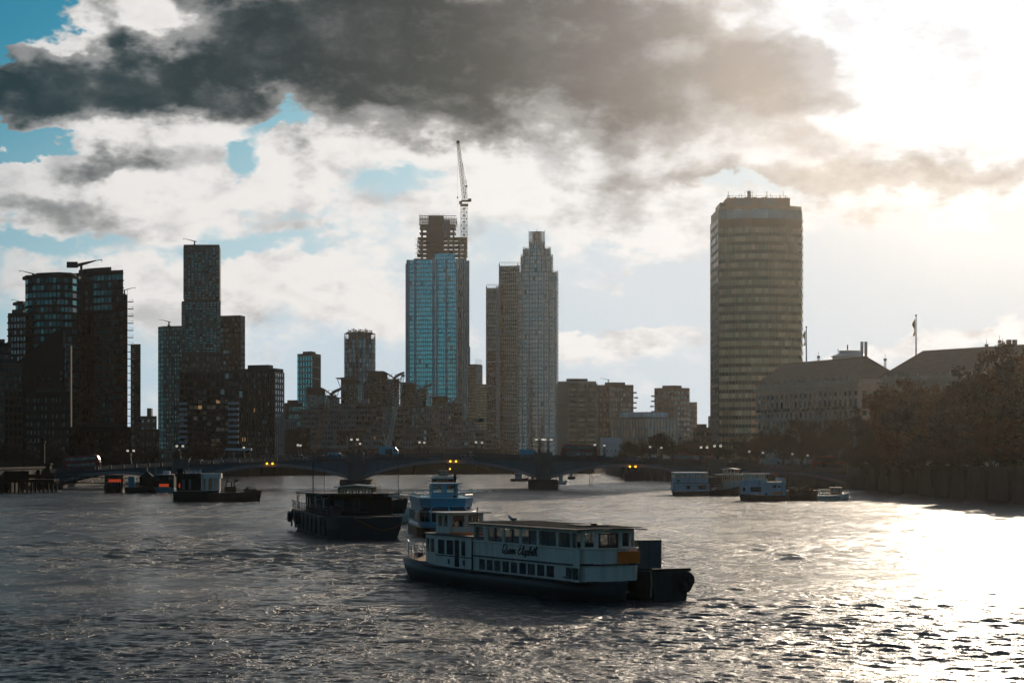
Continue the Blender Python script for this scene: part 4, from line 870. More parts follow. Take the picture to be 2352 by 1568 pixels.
# round roof plant room, flues, masts, flagpoles
Yp = 812; t = thing('roof_plant_room', 'white round plant room with twin flues rising behind the ministry roof', 'plant room', (gx(1952, Yp), Yp, 4.6))
zb3, zt3 = gz(845, Yp) - 4.6, gz(820, Yp) - 4.6; r0 = gx(1992, Yp) - gx(1952, Yp)
MB().lathe([(r0, 0), (r0, zt3)], 28).build('drum', M_white, t); MB().lathe([(r0 * 1.07, zt3 + .01), (r0 * 1.09, zt3 + .3), (r0 * .62, zt3 + 1.3), (r0 * .62, zt3 + 2.3), (.3, zt3 + 2.6)], 28).build('roof', M_white, t)
for x in (3.3, 4.7): MB().lathe([(.55, zt3 - 2), (.55, zt3 + 5.2)], 10, (x, -6.5, 0)).build('flue', M_lgrey, t)
MB().box(-1, -.6, 0, .4, zt3 + 2.6, zt3 + 4.4).box(-4.3, -4.1, 0, .2, zt3 + 1, zt3 + 3).build('aerials', M_iron, t)
def mast(px, ptop, pbase, Y, label, w=.7):
    t = thing('radio_mast', label, 'mast', (gx(px, Y), Y, gz(pbase, Y) - 3)); h = gz(ptop, Y) - gz(pbase, Y) + 3
    m_ = MB(); lattice(m_, (0, 0, 0), (0, 0, h), w, 9, .06); m_.box(-.05, .05, -.05, .05, h, h + 1.5); m_.build('lattice', M_iron, t); MB().box(-.5, .5, -.3, .3, h - .8, h).build('antenna', M_iron, t)
mast(1880, 817, 842, 805, 'small mast beside the white plant room'); mast(2033, 823, 836, 750, 'short mast in the gap between ministry roofs', .5); mast(2266, 790, 812, 690, 'first slim mast on the ministry ridge'); mast(2296, 781, 812, 690, 'mast with box head on the ministry ridge'); mast(2303, 788, 812, 694, 'mast just past the box-headed mast'); mast(2311, 792, 812, 690, 'mast beside the twin chimney flues')
t = thing('chimney_flues', 'pair of dark flues on the ministry ridge above the trees', 'chimney', (gx(2324, 680), 680, gz(820, 680)))
for x in (-.85, .85): MB().box(x - .62, x + .62, -.6, .6, 0, gz(780, 680) - gz(820, 680)).build('flue', M_dk, t)
M_flagw = mat('white_gold_flag', (.55, .45, .22), .8, var=.5, scale=1.5); M_flagr = mat('gold_dark_flag', (.50, .28, .03), .8, var=.9, scale=1.2); M_pole = mat('pale_blue_pole', (.35, .45, .52), .5)
def flagpole(px, ptop, pbase, Y, label, fm, flab):
    t = thing('flagpole', label, 'flagpole', (gx(px, Y), Y, gz(pbase, Y) - 2)); h = gz(ptop, Y) - gz(pbase, Y) + 2
    MB().tube([(0, 0, 0), (0, 0, h)], [.30, .16], 8).build('pole', M_pole, t); MB().ball((0, 0, h + .1), .32, 6).build('finial', M_iron, t); MB().box(-.6, .6, -.6, .6, -.5, 2.2).build('base', M_dk, t)
    f = thing('flag', flab, 'flag', (t.location.x - .25, Y - .1, t.location.z + h - 1.0))
    secs = []
    for i in range(9):
        z = -i * .62; w = .25 + .75 * math.sin(i * .55 + .2) ** 2 * (1 - i * .06); secs.append([(-.05, 0, z), (-.05 - w, .3 * math.sin(i * 1.1), z - .25), (-.05 - w * .6, .45, z - .3), (-.02, .12, z)])
    MB().loft(secs).build('cloth', fm, f)
flagpole(1852, 752, 866, 770, 'flagpole on the ministry block beside the bronze tower', M_flagw, 'pale furled flag on the flagpole beside the bronze tower'); flagpole(2104, 725, 852, 690, 'tall flagpole on the nearer ministry block', M_flagr, 'gold and dark flag hanging on the tall ministry flagpole')
# ---- stepped riverside flats with butterfly roofs
M_wst = mat('grey_green_precast', (.22, .24, .235), .8, var=.25, scale=.15, streak=.3)
M_wroof = mat('grey_green_roof', (.06, .10, .105), .5, var=.2)
def wing_tower(label, c0, c1, ptop, tl, tr, valley, Y, nc, nr, pb=960):
    zt = gz(ptop, Y) - 4; par, loc, poly = slab_building('winged_tower', label, 'building', [(c0, Y), (c1, Y - 2)], 22, gz(valley + 3, Y), M_wst, 4.0, 'towers with butterfly roofs in the stepped riverside flats')
    H = gz(valley + 3, Y) - 4; w = loc[1].x
    facade(par, (0, 0), (w * .60, loc[1].y * .6), gz(pb, Y) - 4, H, nc, nr, G_green, M_dk, .90, .86)
    facade(par, (w * .62, loc[1].y * .6), (w * .78, loc[1].y * .8), gz(pb, Y) - 4, H, 3, nr, G_grey, M_lgrey, .8, .9)
    facade(par, (w * .84, loc[1].y * .8), (w, loc[1].y), gz(pb, Y) - 4, H, 2, nr, G_dark, M_dk, .8, .6, band=.25, proud=1.2)
    link('fin', band_mesh(.9, 1.2, H - gz(pb, Y) + 4, M_blue), par, (w * .81, -1.5, (H + gz(pb, Y) - 4) / 2))
    xl, xr = gx(tl, Y) - par.location.x, gx(tr, Y) - par.location.x; xv = w * .82; zv = H + .2
    prof_t = [(xl, zt)] + [(w * .1, zt + .35), (w * .5, zt + .2)] + [(w * .5 + (xv - w * .5) * k / 4, zt - (zt - zv - .7) * (k / 4) ** 1.5) for k in range(1, 5)] + [(xv + (xr - xv) * k / 4, zv + .7 + (zt - .8 - zv) * (k / 4) ** .6) for k in range(1, 5)]
    prof_b = [(x, z - (.35 if i in (0, len(prof_t) - 1) else 1.0)) for i, (x, z) in enumerate(prof_t)]
    n = len(prof_t)
    for y0, y1 in ((-4.5, 12),):
        secs = [[(x, y0, z) for x, z in prof_t] + [(x, y0, z) for x, z in reversed(prof_b)], [(x, y1, z) for x, z in prof_t] + [(x, y1, z) for x, z in reversed(prof_b)]]
        MB().loft(secs).build('roof', M_wroof, par)
    MB().box(.0, w * .6, .02, 8, H + .003, zt - .9).build('attic', M_dk, par)
    st = MB()
    for a, b in (((w * .62, H), (w * .78, zt - 1.5)), ((w * .98, H), (w * .86, H + 3)), ((w * .98, H - 3), (xr - 1, zt - 1.6)), ((0, H - 2), (xl + 1, zt - .8))):
        st.tube([(a[0], -2, a[1]), (b[0], -2, b[1])], .22, 5)
    st.build('strut', M_lgrey, par)
WL = 'butterfly-roofed tower of the riverside flats, '
wing_tower(WL + 'under the brown brick tower', 703, 772, 890, 701, 783, 904, 1450, 10, 8, 950)
wing_tower(WL + 'below the round roof-garden tower', 783, 846, 868, 772, 857, 881, 1470, 10, 11)
wing_tower(WL + 'tallest of the five', 846, 917, 853, 830, 928, 867, 1480, 12, 12)
wing_tower(WL + 'before the unfinished skyscraper, beside the thin crane boom', 919, 979, 879, 917, 995, 892, 1460, 10, 9)
wing_tower(WL + 'lowest, at the unfinished skyscraper corner', 992, 1051, 910, 985, 1059, 922, 1440, 10, 6, 965)
TER = [(691, 739, 941, 1380, 0, 'terrace of flats with balcony fronts beside the dark blank block'), (739, 779, 948, 1376, 1, 'grey terrace flats stepping down under the first winged roof'), (763, 780, 914, 1400, 1, 'narrow glazed flats tucked between two winged roofs'), (777, 818, 928, 1386, 1, 'pale square-windowed flats under the second winged tower'), (818, 864, 927, 1384, 2, 'flats with stacked balconies under the tallest winged tower'),
 (864, 917, 929, 1382, 3, 'glazed flats with a bright stair bay, beside the thin boom'), (913, 936, 934, 1380, 2, 'slim dark glazed flats crossed by the thin crane boom'), (935, 974, 933, 1378, 3, 'flats with white fin beside the thin crane boom'), (974, 1005, 934, 1376, 1, 'grey windowless-looking flats behind the brown crane boom'), (1004, 1042, 938, 1374, 1, 'square-windowed flats under the lowest winged roof'), (1036, 1062, 930, 1390, 2, 'balconied flats at the foot of the unfinished skyscraper'),
 (1045, 1089, 964, 1368, 0, 'wide terrace step with flat roof below the skyscraper'), (1082, 1117, 990, 1362, 2, 'lower terrace step before the dark slabs'), (1111, 1146, 1006, 1358, 2, 'lowest terrace step at the foot of the dark slabs'), (783, 818, 949, 1360, 1, 'second-row flats with small windows below the pale flats'), (778, 834, 989, 1330, 3, 'front-row flats with a pale fin, beside the brown boom foot'),
 (818, 872, 980, 1334, 2, 'front-row balconied flats mid terrace'), (873, 907, 964, 1350, 1, 'second-row flats with gridded windows right of the boom'), (833, 876, 996, 1310, 1, 'lowest front flats with square windows by the blue crane truck'), (876, 980, 984, 1320, 2, 'longest front terrace with thin floor lines, behind the crane truck'), (924, 951, 1000, 1300, 1, 'small front block of square windows above the lamps'), (974, 1028, 976, 1336, 2, 'dim front terrace crossed by the brown boom'), (1027, 1074, 1002, 1312, 1, 'low front flats above the bridge name'), (1060, 1110, 1010, 1300, 2, 'low front flats past the bridge name')]
for i, (a, b, pt, Y, sty, lab) in enumerate(TER):
    nr = max(3, round((gz(pt, Y) - 4) / 3.3)); nc = max(3, round((b - a) / 6.2))
    gm, fm, kw = [(G_green, M_wst, dict(pw=.7, ph=.5, band=.28, proud=1.4)), (G_dark, M_wst, dict(pw=.42, ph=.5, band=.06, proud=.1)), (G_dark, M_wst, dict(pw=.8, ph=.6, band=.2, proud=1.0)), (G_green, M_dk, dict(pw=.86, ph=.8, band=.1, proud=.3))][sty]
    p, loc, poly, H = simple('terrace_flats', lab, [(a, Y), (b, Y - 1)], 14, pt, fm, [dict(nc=nc, nr=nr, gm=gm, fm=fm, z0=.5, indiv=(b - a) < 60, alt=G_grey, altp=.12, lit=.006, litm=M_lit, **kw)], group='stepped blocks of the riverside flats', roof=False)
    MB().box(-1.5, loc[1].x + 1.5, -2.2, 13, H + .004, H + .4).build('roof', M_wroof, p)
    if sty == 3: link('fin', band_mesh(1.0, 1.2, H * .5, M_lgrey), p, (loc[1].x * .35, -1, H * .6))
    if sty == 2 and RND.random() < .6: MB().box(loc[1].x * .3, loc[1].x * .6, 2, 9, H + .41, H + 3).build('stair_head', M_wst, p)
simple('blank_block', 'very dark blank block at the corner of the riverside flats', [(653, 1260), (713, 1256)], 20, 985, M_black, [dict(nc=7, nr=3, gm=G_dark, fm=M_black, pw=.4, ph=.4)], roof=False)
simple('low_block', 'low grey block with upright slot windows beside the dark blank block', [(650, 1330), (681, 1326)], 14, 962, M_grey, [dict(nc=7, nr=2, gm=G_dark, fm=M_grey, pw=.4, ph=.7, z0=12)], roof=False)
simple('low_block', 'dim stepped office with glass attic behind the slot-windowed block', [(650, 1400), (664, 1396), (694, 1394)], 14, 928, M_dk, [dict(nc=3, nr=7, gm=G_dark, fm=M_dk, pw=.7, ph=.6), dict(nc=7, nr=7, gm=G_teal, fm=M_dk, pw=.8, ph=.6, band=.1)])
simple('low_block', 'little pale riverside pavilion with square windows, over the parapet', [(714, 1240), (740, 1238)], 10, 1019, M_pstone, [dict(nc=4, nr=2, gm=G_dark, fm=M_pstone, pw=.3, ph=.5)], roof=False)
simple('low_block', 'second pale pavilion beside the brown boom foot', [(758, 1232), (796, 1230)], 10, 1022, M_pstone, [dict(nc=6, nr=2, gm=G_dark, fm=M_pstone, pw=.3, ph=.5)], roof=False)
simple('low_block', 'long dark riverside range filling the ground below the flats', [(600, 1215), (1150, 1205)], 12, 1030, M_dk, [dict(nc=60, nr=2, gm=G_dark, fm=M_dk, pw=.5, ph=.5, indiv=False)], roof=False)
# lattice boom cranes by the far river wall
def boom(label, a, b, Y, m, bl=None):
    t = thing('crawler_crane', label, 'crane', (gx(a[0], Y), Y, 4.0)); o = Vector((t.location.x, Y, 4.0))
    q = MB(); lattice(q, gp(a[0], a[1], Y) - o, gp(b[0], b[1], Y) - o, 1.9, 22, .13, 1.2); q.build('boom', m, t)
    MB().box(-3, 3, -2, 2, .9, 3.6).build('cab', m, t); MB().box(-3.6, 3.6, -2.6, -1.7, 0, .9).box(-3.6, 3.6, 1.7, 2.6, 0, .9).build('track', M_iron, t)
    MB().ball(gp(b[0], b[1], Y) - o, .9, 6).build('boom_head', m, t)
    if bl:
        q = MB()
        for c_ in bl: lattice(q, gp(a[0], a[1], Y) - o, gp(c_[0], c_[1], Y) - o, .7, 8, .08, .3)
        q.tube([gp(bl[0][0], bl[0][1], Y) - o, gp(b[0], b[1], Y) - o], .05, 3); q.build('mast', m, t)
M_cb = mat('pale_teal_crane', (.42, .55, .58), .5); M_co = mat('orange_brown_crane', (.26, .12, .05), .6)
boom('pale teal lattice boom crane leaning up past the tallest winged roof', (890, 1026), (926, 862), 1120, M_cb, [(878, 988), (874, 1010)])
boom('orange lattice boom crane standing before the first winged tower', (722, 1035), (757, 912), 1118, M_co)
boom('brown lattice boom crane leaning the other way, towards the skyscraper', (1017, 1040), (979, 894), 1125, M_co)
# far bridge glimpsed under the central arch
fb = thing('far_bridge', 'distant road bridge with pale balusters glimpsed under the central arch', 'bridge', (gx(1040, 1090), 1090, 0)); M_fb = mat('red_brown_far_bridge', (.16, .09, .06), .7); wf = gx(1130, 1090) - gx(1040, 1090)
MB().box(-wf, wf, 0, 4, 4.6, 5.6).build('deck', M_fb, fb)
for s_ in (-1, 1):
    n = 16; MB().loft([[(s_ * (1 + (wf - 2) * i / n), -.2, 1.2 + 2.9 * (1 - (2 * i / n - 1) ** 2)), (s_ * (1 + (wf - 2) * i / n), 4, 1.2 + 2.9 * (1 - (2 * i / n - 1) ** 2)), (s_ * (1 + (wf - 2) * i / n), 4, 4.58), (s_ * (1 + (wf - 2) * i / n), -.2, 4.58)] for i in range(n + 1)]).build('arch', M_fb, fb)
MB().box(-1, 1, -1, 5, -1, 4.59).build('pier', M_mudwall, fb)
for i in range(26): link('baluster', band_mesh(.45, .3, 2.0, M_white), fb, (-wf + 2 * wf * (i + .5) / 26, -.1, 6.6))
MB().box(-wf, wf, -.2, .2, 7.62, 7.9).build('rail', M_fb, fb)
# ================================================================ BOATS  (local frame: x to the bow, y to port, z up from the water)
M_hull = mat('black_hull', (.010, .011, .013), .45, var=.4, scale=.8, streak=.3)
M_hullb = mat('rusty_black_hull', (.045, .034, .028), .7, var=.6, scale=.7, streak=.5)
M_hullr = mat('red_brown_hull', (.14, .055, .035), .7, var=.5, scale=.6, streak=.5)
M_wpaint = mat('off_white_boat_paint', (.92, .76, .60), .5, var=.16, scale=.9, streak=.5)
M_bpaint = mat('pale_blue_boat_paint', (.52, .60, .63), .45, var=.30, scale=.6, streak=.35)
M_cpaint = mat('blue_cruiser_paint', (.16, .52, .66), .32, var=.08, scale=.5)
M_wood = mat('tan_deck_planks', (.48, .26, .11), .7, var=.3, scale=1.5, stretch=(1, 7, 1))
M_roofd = mat('ribbed_dark_roof', (.045, .036, .028), .55, var=.25, scale=.6, stretch=(6, 1, 1))
M_orange = mat('orange_board', (1.0, .19, .01), .6, var=.2, scale=2)
M_red = mat('orange_red_board', (.75, .09, .02), .6, var=.12)
M_redl = mat('glowing_orange_panel', (.75, .09, .02), .6, var=.2, emit=(1, .10, .015, .28))  # brightness painted in as emission; these boards hold no lamp
M_rail = mat('white_rail', (.55, .55, .53), .4)
M_rust2 = mat('rust', (.20, .085, .04), .85, var=.5, scale=1.2)
M_cont = mat('dark_red_container', (.13, .05, .035), .65, var=.35, scale=.5, streak=.4)
M_gcont = mat('grey_container', (.10, .115, .12), .6, var=.25, scale=.5, streak=.3)
M_raft = mat('white_raft_canister', (.55, .62, .66), .4)
M_tyre = mat('tyre_rubber', (.015, .015, .015), .8)
M_rope = mat('orange_rope', (.35, .12, .03), .9)
M_dim = mat('dim_interior', (.06, .04, .03), .8, var=.4, scale=1.0)
def hull(L, B, zs, zb, bow=.28, keel=-.7, stern=.92, flare=.82, n=16, tip=.04, round_stern=.0):
    secs = []
    for i in range(n + 1):
        s_ = i / n; x = L * s_; b = B / 2
        if s_ > 1 - bow: b *= max(tip, (1 - ((s_ - 1 + bow) / bow) ** 2.2))
        if s_ < .12: b *= stern + (1 - stern) * (s_ / .12) if not round_stern else math.sqrt(max(.03, 1 - (1 - s_ / .12) ** 2)) * (1 - .0) if s_ > 0 else .35
        zd = zs + (zb - zs) * max(0, (s_ - .35) / .65) ** 1.8
        rk = (zd - keel); xo = L * .035 * (s_ > 1 - bow) * ((s_ - 1 + bow) / bow)
        w = b * (flare if s_ < 1 - bow else flare - .25 * (s_ - 1 + bow) / bow)
        secs.append([(x + xo, -b, zd), (x + xo * .5, -b * .96, zd * .45), (x - xo * .4, -w, keel), (x - xo * .4, w, keel), (x + xo * .5, b * .96, zd * .45), (x + xo, b, zd)])
    return MB().loft(secs)
def wall_open(mb, P, Q, z0, z1, ops, th=.08):
    P, Q = Vector(P[:2]), Vector(Q[:2]); L = (Q - P).length; t = (Q - P) / L; a = 0
    def s_(x0, x1, za, zb):
        if x1 - x0 > .005 and zb - za > .005: mb.seg(P + t * x0, P + t * x1, -th, 0, za, zb)
    for (o0, o1, za, zb) in sorted(ops):
        s_(a, o0, z0, z1); s_(o0, o1, z0, za); s_(o0, o1, zb, z1); a = o1
    s_(a, L, z0, z1)
def cabin(par, poly, z0, z1, specs, wm, gm, th=.08, frame=None, fm=None, roof=None, rm=None, over=.15, rth=.10, name='cabin_wall', panes=True):
    """walls with real openings round a plan polygon (counter-clockwise); specs[edge] = (count, sill, head, fill, margin) or a list of openings"""
    mb = MB(); fr = MB(); n = len(poly); made = []
    for k in range(n):
        P, Q = Vector(poly[k]), Vector(poly[(k + 1) % n]); L = (Q - P).length; t = (Q - P) / L; nn = Vector((t.y, -t.x)); sp = specs.get(k)
        ops = []
        if isinstance(sp, tuple):
            c_, sill, head, fill, mg = sp; w = (L - 2 * mg) / c_
            ops = [(mg + w * (i + .5 - fill / 2), mg + w * (i + .5 + fill / 2), sill, head) for i in range(c_)]
        elif sp: ops = sp
        wall_open(mb, P, Q, z0, z1, ops, th)
        for (a, b, za, zb) in ops:
            if panes:
                c_ = P + t * ((a + b) / 2) - nn * th * .5
                made.append(link('window', pane_mesh(b - a - .004, zb - za - .004, gm, .03), par, (c_.x, c_.y, (za + zb) / 2), math.atan2(t.y, t.x)))
            if frame:
                fw = frame
                for (x0, x1, y0, y1) in ((a - fw, b + fw, za - fw, za), (a - fw, b + fw, zb, zb + fw), (a - fw, a, za, zb), (b, b + fw, za, zb)):
                    fr.seg(P + t * x0, P + t * x1, .002, .025, y0, y1)
    mb.build(name, wm, par)
    if frame and fr.v: fr.build('window_frame', fm or wm, par)['kind'] = 'stuff'
    if rm:
        cx = sum(p[0] for p in poly) / n; cy = sum(p[1] for p in poly) / n
        big = [(x + over * (1 if x > cx else -1), y + over * (1 if y > cy else -1)) for x, y in poly]
        MB().prism(big, z1 + .002, z1 + rth).build('roof', rm, par)
    return made
def rail(par, pts, h, m=None, r=.03, step=1.2, mids=1, name='railing'):
    mb = MB()
    for a, b in zip(pts[:-1], pts[1:]):
        a, b = Vector(a), Vector(b); n = max(1, round((b - a).length / step))
        for i in range(n + 1): p = a.lerp(b, i / n); mb.tube([p, p + Vector((0, 0, h))], r, 4)
        for k in range(mids + 1): z = Vector((0, 0, h * (k + 1) / (mids + 1))); mb.tube([a + z, b + z], r * .9, 4)
    return mb.build(name, m or M_rail, par)
def torus(mb, c_, R_, r, ax='y', n=14, m=6):
    v = []; 
    for i in range(n):
        a = 2 * math.pi * i / n
        for k in range(m):
            b = 2 * math.pi * k / m; q = R_ + r * math.cos(b); p = (q * math.cos(a), r * math.sin(b), q * math.sin(a))
            if ax == 'x': p = (p[1], p[0], p[2])
            v.append((c_[0] + p[0], c_[1] + p[1], c_[2] + p[2]))
    return mb.add(v, [(i * m + k, ((i + 1) % n) * m + k, ((i + 1) % n) * m + (k + 1) % m, i * m + (k + 1) % m) for i in range(n) for k in range(m)])
def boat(label, cat, loc, head, name='moored_boat', group=None):
    h = Vector(head); return thing(name, label, cat, (loc[0], loc[1], loc[2] if len(loc) > 2 else 0), math.atan2(h.y, h.x), group)
# ---------------------------------------------------------------- the white passenger launch in front
qe = boat('white two-deck passenger launch with black hull and a script name', 'boat', (6.31, 140.0), (-.43, .903), 'passenger_boat')
def qx(img): r = ((861.3 + img * .32962) - 1176) / K; return (4.23 - 139 * r) / (.43 + .903 * r)
B_ = 2.3
hull(32.4, 4.72, 1.2, 1.62, .26, -.7, round_stern=1).build('hull', M_hull, qe, True)
MB().loft([[(x, -y, z), (x, y, z), (x, y, z + .1), (x, -y, z + .1)] for x, y, z in ((.3, 1.5, 1.15), (1.6, 2.44, 1.15), (20, 2.44, 1.17), (24, 2.42, 1.2))]).build('rubbing_strake', M_hullb, qe)
lowp = [(.55, -1.75), (1.3, -B_), (16.0, -B_), (16.0, B_), (1.3, B_), (.55, 1.75), (.30, .9), (.30, -.9)]
XE = 16.0
lw = [(725, 768), (778, 822), (830, 876), (888, 935), (945, 993), (1005, 1055), (1063, 1117), (1130, 1182), (1195, 1250), (1330, 1418)]
def ops_port(wins, x_end, za, zb): return [(x_end - qx(a), x_end - qx(b), za, zb) for a, b in wins]
mm = [(XE - b, XE - a, za, zb) for a, b, za, zb in []]
cabin(qe, lowp, 1.22, 3.22, {3: ops_port(lw, XE, 1.36, 2.08), 1: (10, 1.36, 2.08, .72, 1.2)}, M_wpaint, G_dark, frame=.035, fm=M_wpaint, name='lower_wall')
MB().prism([(.4, -1.7), (1.3, -B_ + .1), (15.9, -B_ + .1), (15.9, B_ - .1), (1.3, B_ - .1), (.4, 1.7)], 2.26, 2.34).build('saloon_floor', M_dim, qe)
# fender strake between the decks
b = MB()
pts_ = [(16.0, B_ + .05), (1.25, B_ + .05), (.48, 1.8), (.22, .9), (.22, -.9), (.48, -1.8), (1.25, -B_ - .05), (16.0, -B_ - .05)]
b.tube([(x, y, 2.26) for x, y in pts_], .055, 6); b.build('strake', M_hull, qe)
b = MB()
b.tube([(x, y * .99, 3.24) for x, y in pts_], .05, 6); b.build('bulwark_rail', M_wpaint, qe)
# upper saloon
upp = [(1.0, -1.65), (1.6, -B_ + .06), (16.0, -B_ + .06), (16.0, B_ - .06), (1.6, B_ - .06), (1.0, 1.65), (.82, .9), (.82, -.9)]
uw = [(690, 758), (782, 880), (892, 1000), (1012, 1122), (1137, 1258), (1270, 1397)]
up_ops = [(16.0 - qx(a), 16.0 - qx(b), 3.30, 4.22) for a, b in uw]
win = cabin(qe, upp, 3.225, 4.40, {3: up_ops, 1: [(.3 + i * 2.75, 2.92 + i * 2.75, 3.26, 4.3) for i in range(5)], 2: (3, 3.32, 4.22, .8, .25), 4: [(.12, .68, 3.32, 4.2)], 0: [(.1, .68, 3.32, 4.2)], 5: [(.08, .68, 3.34, 4.2)], 7: [(.08, .68, 3.34, 4.2)], 6: [(.22, 1.58, 3.26, 4.22)]}, M_wpaint, G_clear, frame=.03, fm=M_wpaint, name='saloon_wall')
for w_ in win[:0]: pass
b = MB()                                         # window mullions
for a, c_ in uw[1:]:
    x = (qx(a) + qx(c_)) / 2; b.box(x - .03, x + .03, B_ - .16, B_ - .08, 3.3, 4.22)
b.build('mullion', M_hull, qe)
d = MB()
for y0, y1 in ((-.66, -.58), (-.05, .05), (.58, .66)): d.box(.76, .84, y0, y1, 3.27, 4.2)
d.box(.765, .835, -.58, .58, 4.1, 4.18).box(.77, .83, -.58, -.05, 3.28, 3.46).box(.77, .83, .05, .58, 3.28, 3.46); d.build('stern_door', M_cont, qe)
rs = []
for i in range(9):
    y = -2.5 + 5.0 * i / 8; z = 4.42 + .10 * math.cos(y / 2.5 * 1.5); rs.append((y, z))
MB().loft([[(x, y, z) for y, z in rs] + [(x, y, z - .07) for y, z in reversed(rs)] for x in (.35, 2, 16.6)]).build('saloon_roof', M_roofd, qe)
for i in range(36): link('roof_rib', band_mesh(.05, 4.7, .05, M_roofd), qe, (.8 + i * .435, 0, 4.53))
MB().box(2.4, 4.6, -.9, .9, 4.55, 4.64).box(2.7, 3.0, -.2, .1, 4.64, 4.74).build('roof_hatch', M_roofd, qe)
# furniture inside the saloon (seen through the windows)
b = MB()
for i in range(6):
    x = 4.9 + i * 1.7; b.box(x, x + .5, .5, 2.05, 2.35, 3.42).box(x + .9, x + 1.3, -2.0, -.7, 2.35, 3.42).box(x + .55, x + .9, .7, 2.0, 2.95, 3.05)
b.box(9.0, 10.4, -.4, .8, 2.35, 4.3); b.build('saloon_bench', M_dim, qe)
# forward cabin
fw_ = [(382, 415), (430, 475), (490, 541), (592, 623)]
x1f, x0f = 25.6, 16.02
fp = [(x0f, -2.2), (22.5, -2.2), (x1f, -1.6), (x1f, 1.6), (22.5, 2.2), (x0f, 2.2)]
fo = [(.4, 1.6, 2.15, 3.15), (1.9, 3.1, 2.15, 3.15), (3.25, 4.1, 1.35, 3.2), (4.4, 5.1, 2.15, 3.15)]
cabin(qe, fp, 1.25, 3.42, {4: sorted(fo), 3: [(.3, 1.25, 2.2, 3.15), (1.6, 2.8, 2.2, 3.15)], 2: (3, 2.2, 3.15, .8, .2), 1: (2, 2.2, 3.15, .7, .2), 0: (4, 2.15, 3.1, .6, .5)}, M_wpaint, G_dark, frame=.03, fm=M_wpaint, roof=True, rm=M_roofd, over=.12, rth=.09, name='forward_wall')
MB().box(16.1, 22.5, 2.2, 2.235, 2.02, 2.08).build('strake', M_hull, qe)
MB().box(15.95, 16.03, 2.31, 2.39, 1.2, 3.5).build('rain_pipe', M_iron, qe)
for x in (20.0, 17.5): MB().box(x, x + .34, 2.205, 2.23, 1.5, 1.85).build('vent', M_gcont, qe)
whp = [(22.2, -1.35), (24.8, -1.2), (24.8, 1.15), (22.2, 1.3)]
cabin(qe, whp, 3.52, 4.92, {0: (2, 3.98, 4.78, .78, .15), 1: (2, 3.95, 4.8, .85, .1), 2: (2, 3.98, 4.78, .78, .15), 3: (2, 3.98, 4.78, .8, .15)}, M_wpaint, G_clear, frame=.03, fm=M_wpaint, roof=True, rm=M_wpaint, over=.4, rth=.08, name='wheelhouse_wall')
MB().box(23.9, 24.5, -.5, .3, 3.55, 4.2).tube([(23.7, -.1, 4.15), (23.72, -.1, 4.15)], .32, 10).build('helm_console', M_dim, qe)
b = MB()
for x, y in ((20.6, 1.4), (20.9, .5), (19.4, 1.3), (19.2, .3)): b.box(x - .45, x + .45, y - .38, y + .38, 3.52, 3.64)
b.build('life_raft', M_orange, qe)
MB().tube([(21.6, -.6, 3.5), (21.6, -.6, 5.4)], .03, 4).build('mast', M_iron, qe)
MB().loft([[(x, -y, z), (x, y, z), (x, y, z + .03), (x, -y, z + .03)] for x, y, z in ((25.4, 2.05, 1.44), (28, 1.72, 1.51), (30.5, .88, 1.58), (32.6, .10, 1.66))]).build('foredeck', M_wood, qe)
rail(qe, [(26.4, 1.95, 1.48), (28, 1.68, 1.53), (30.5, .85, 1.6), (32.7, 0, 1.68), (30.5, -.85, 1.6), (28, -1.68, 1.53), (26.4, -1.95, 1.48)], 1.05, step=.85, mids=2, r=.024)
MB().lathe([(.16, 0), (.12, .28), (.2, .34)], 8, (29.2, .6, 1.57)).lathe([(.16, 0), (.12, .28), (.2, .34)], 8, (29.2, -.6, 1.57)).box(30.2, 30.9, -.2, .2, 1.6, 1.85).build('bollard', M_iron, qe)
MB().box(.18, .24, -1.9, -.35, 2.33, 3.08).build('orange_board', M_orange, qe)
MB().box(2.0, 2.5, B_ + .005, B_ + .02, 1.4, 1.5).build('name_plate', M_gcont, qe)
# depth mark on the counter
text('depth_mark', '1m', .22, M_letter, qe, (.55, -1.2, .55), (math.pi / 2, 0, -math.pi / 2), .004)
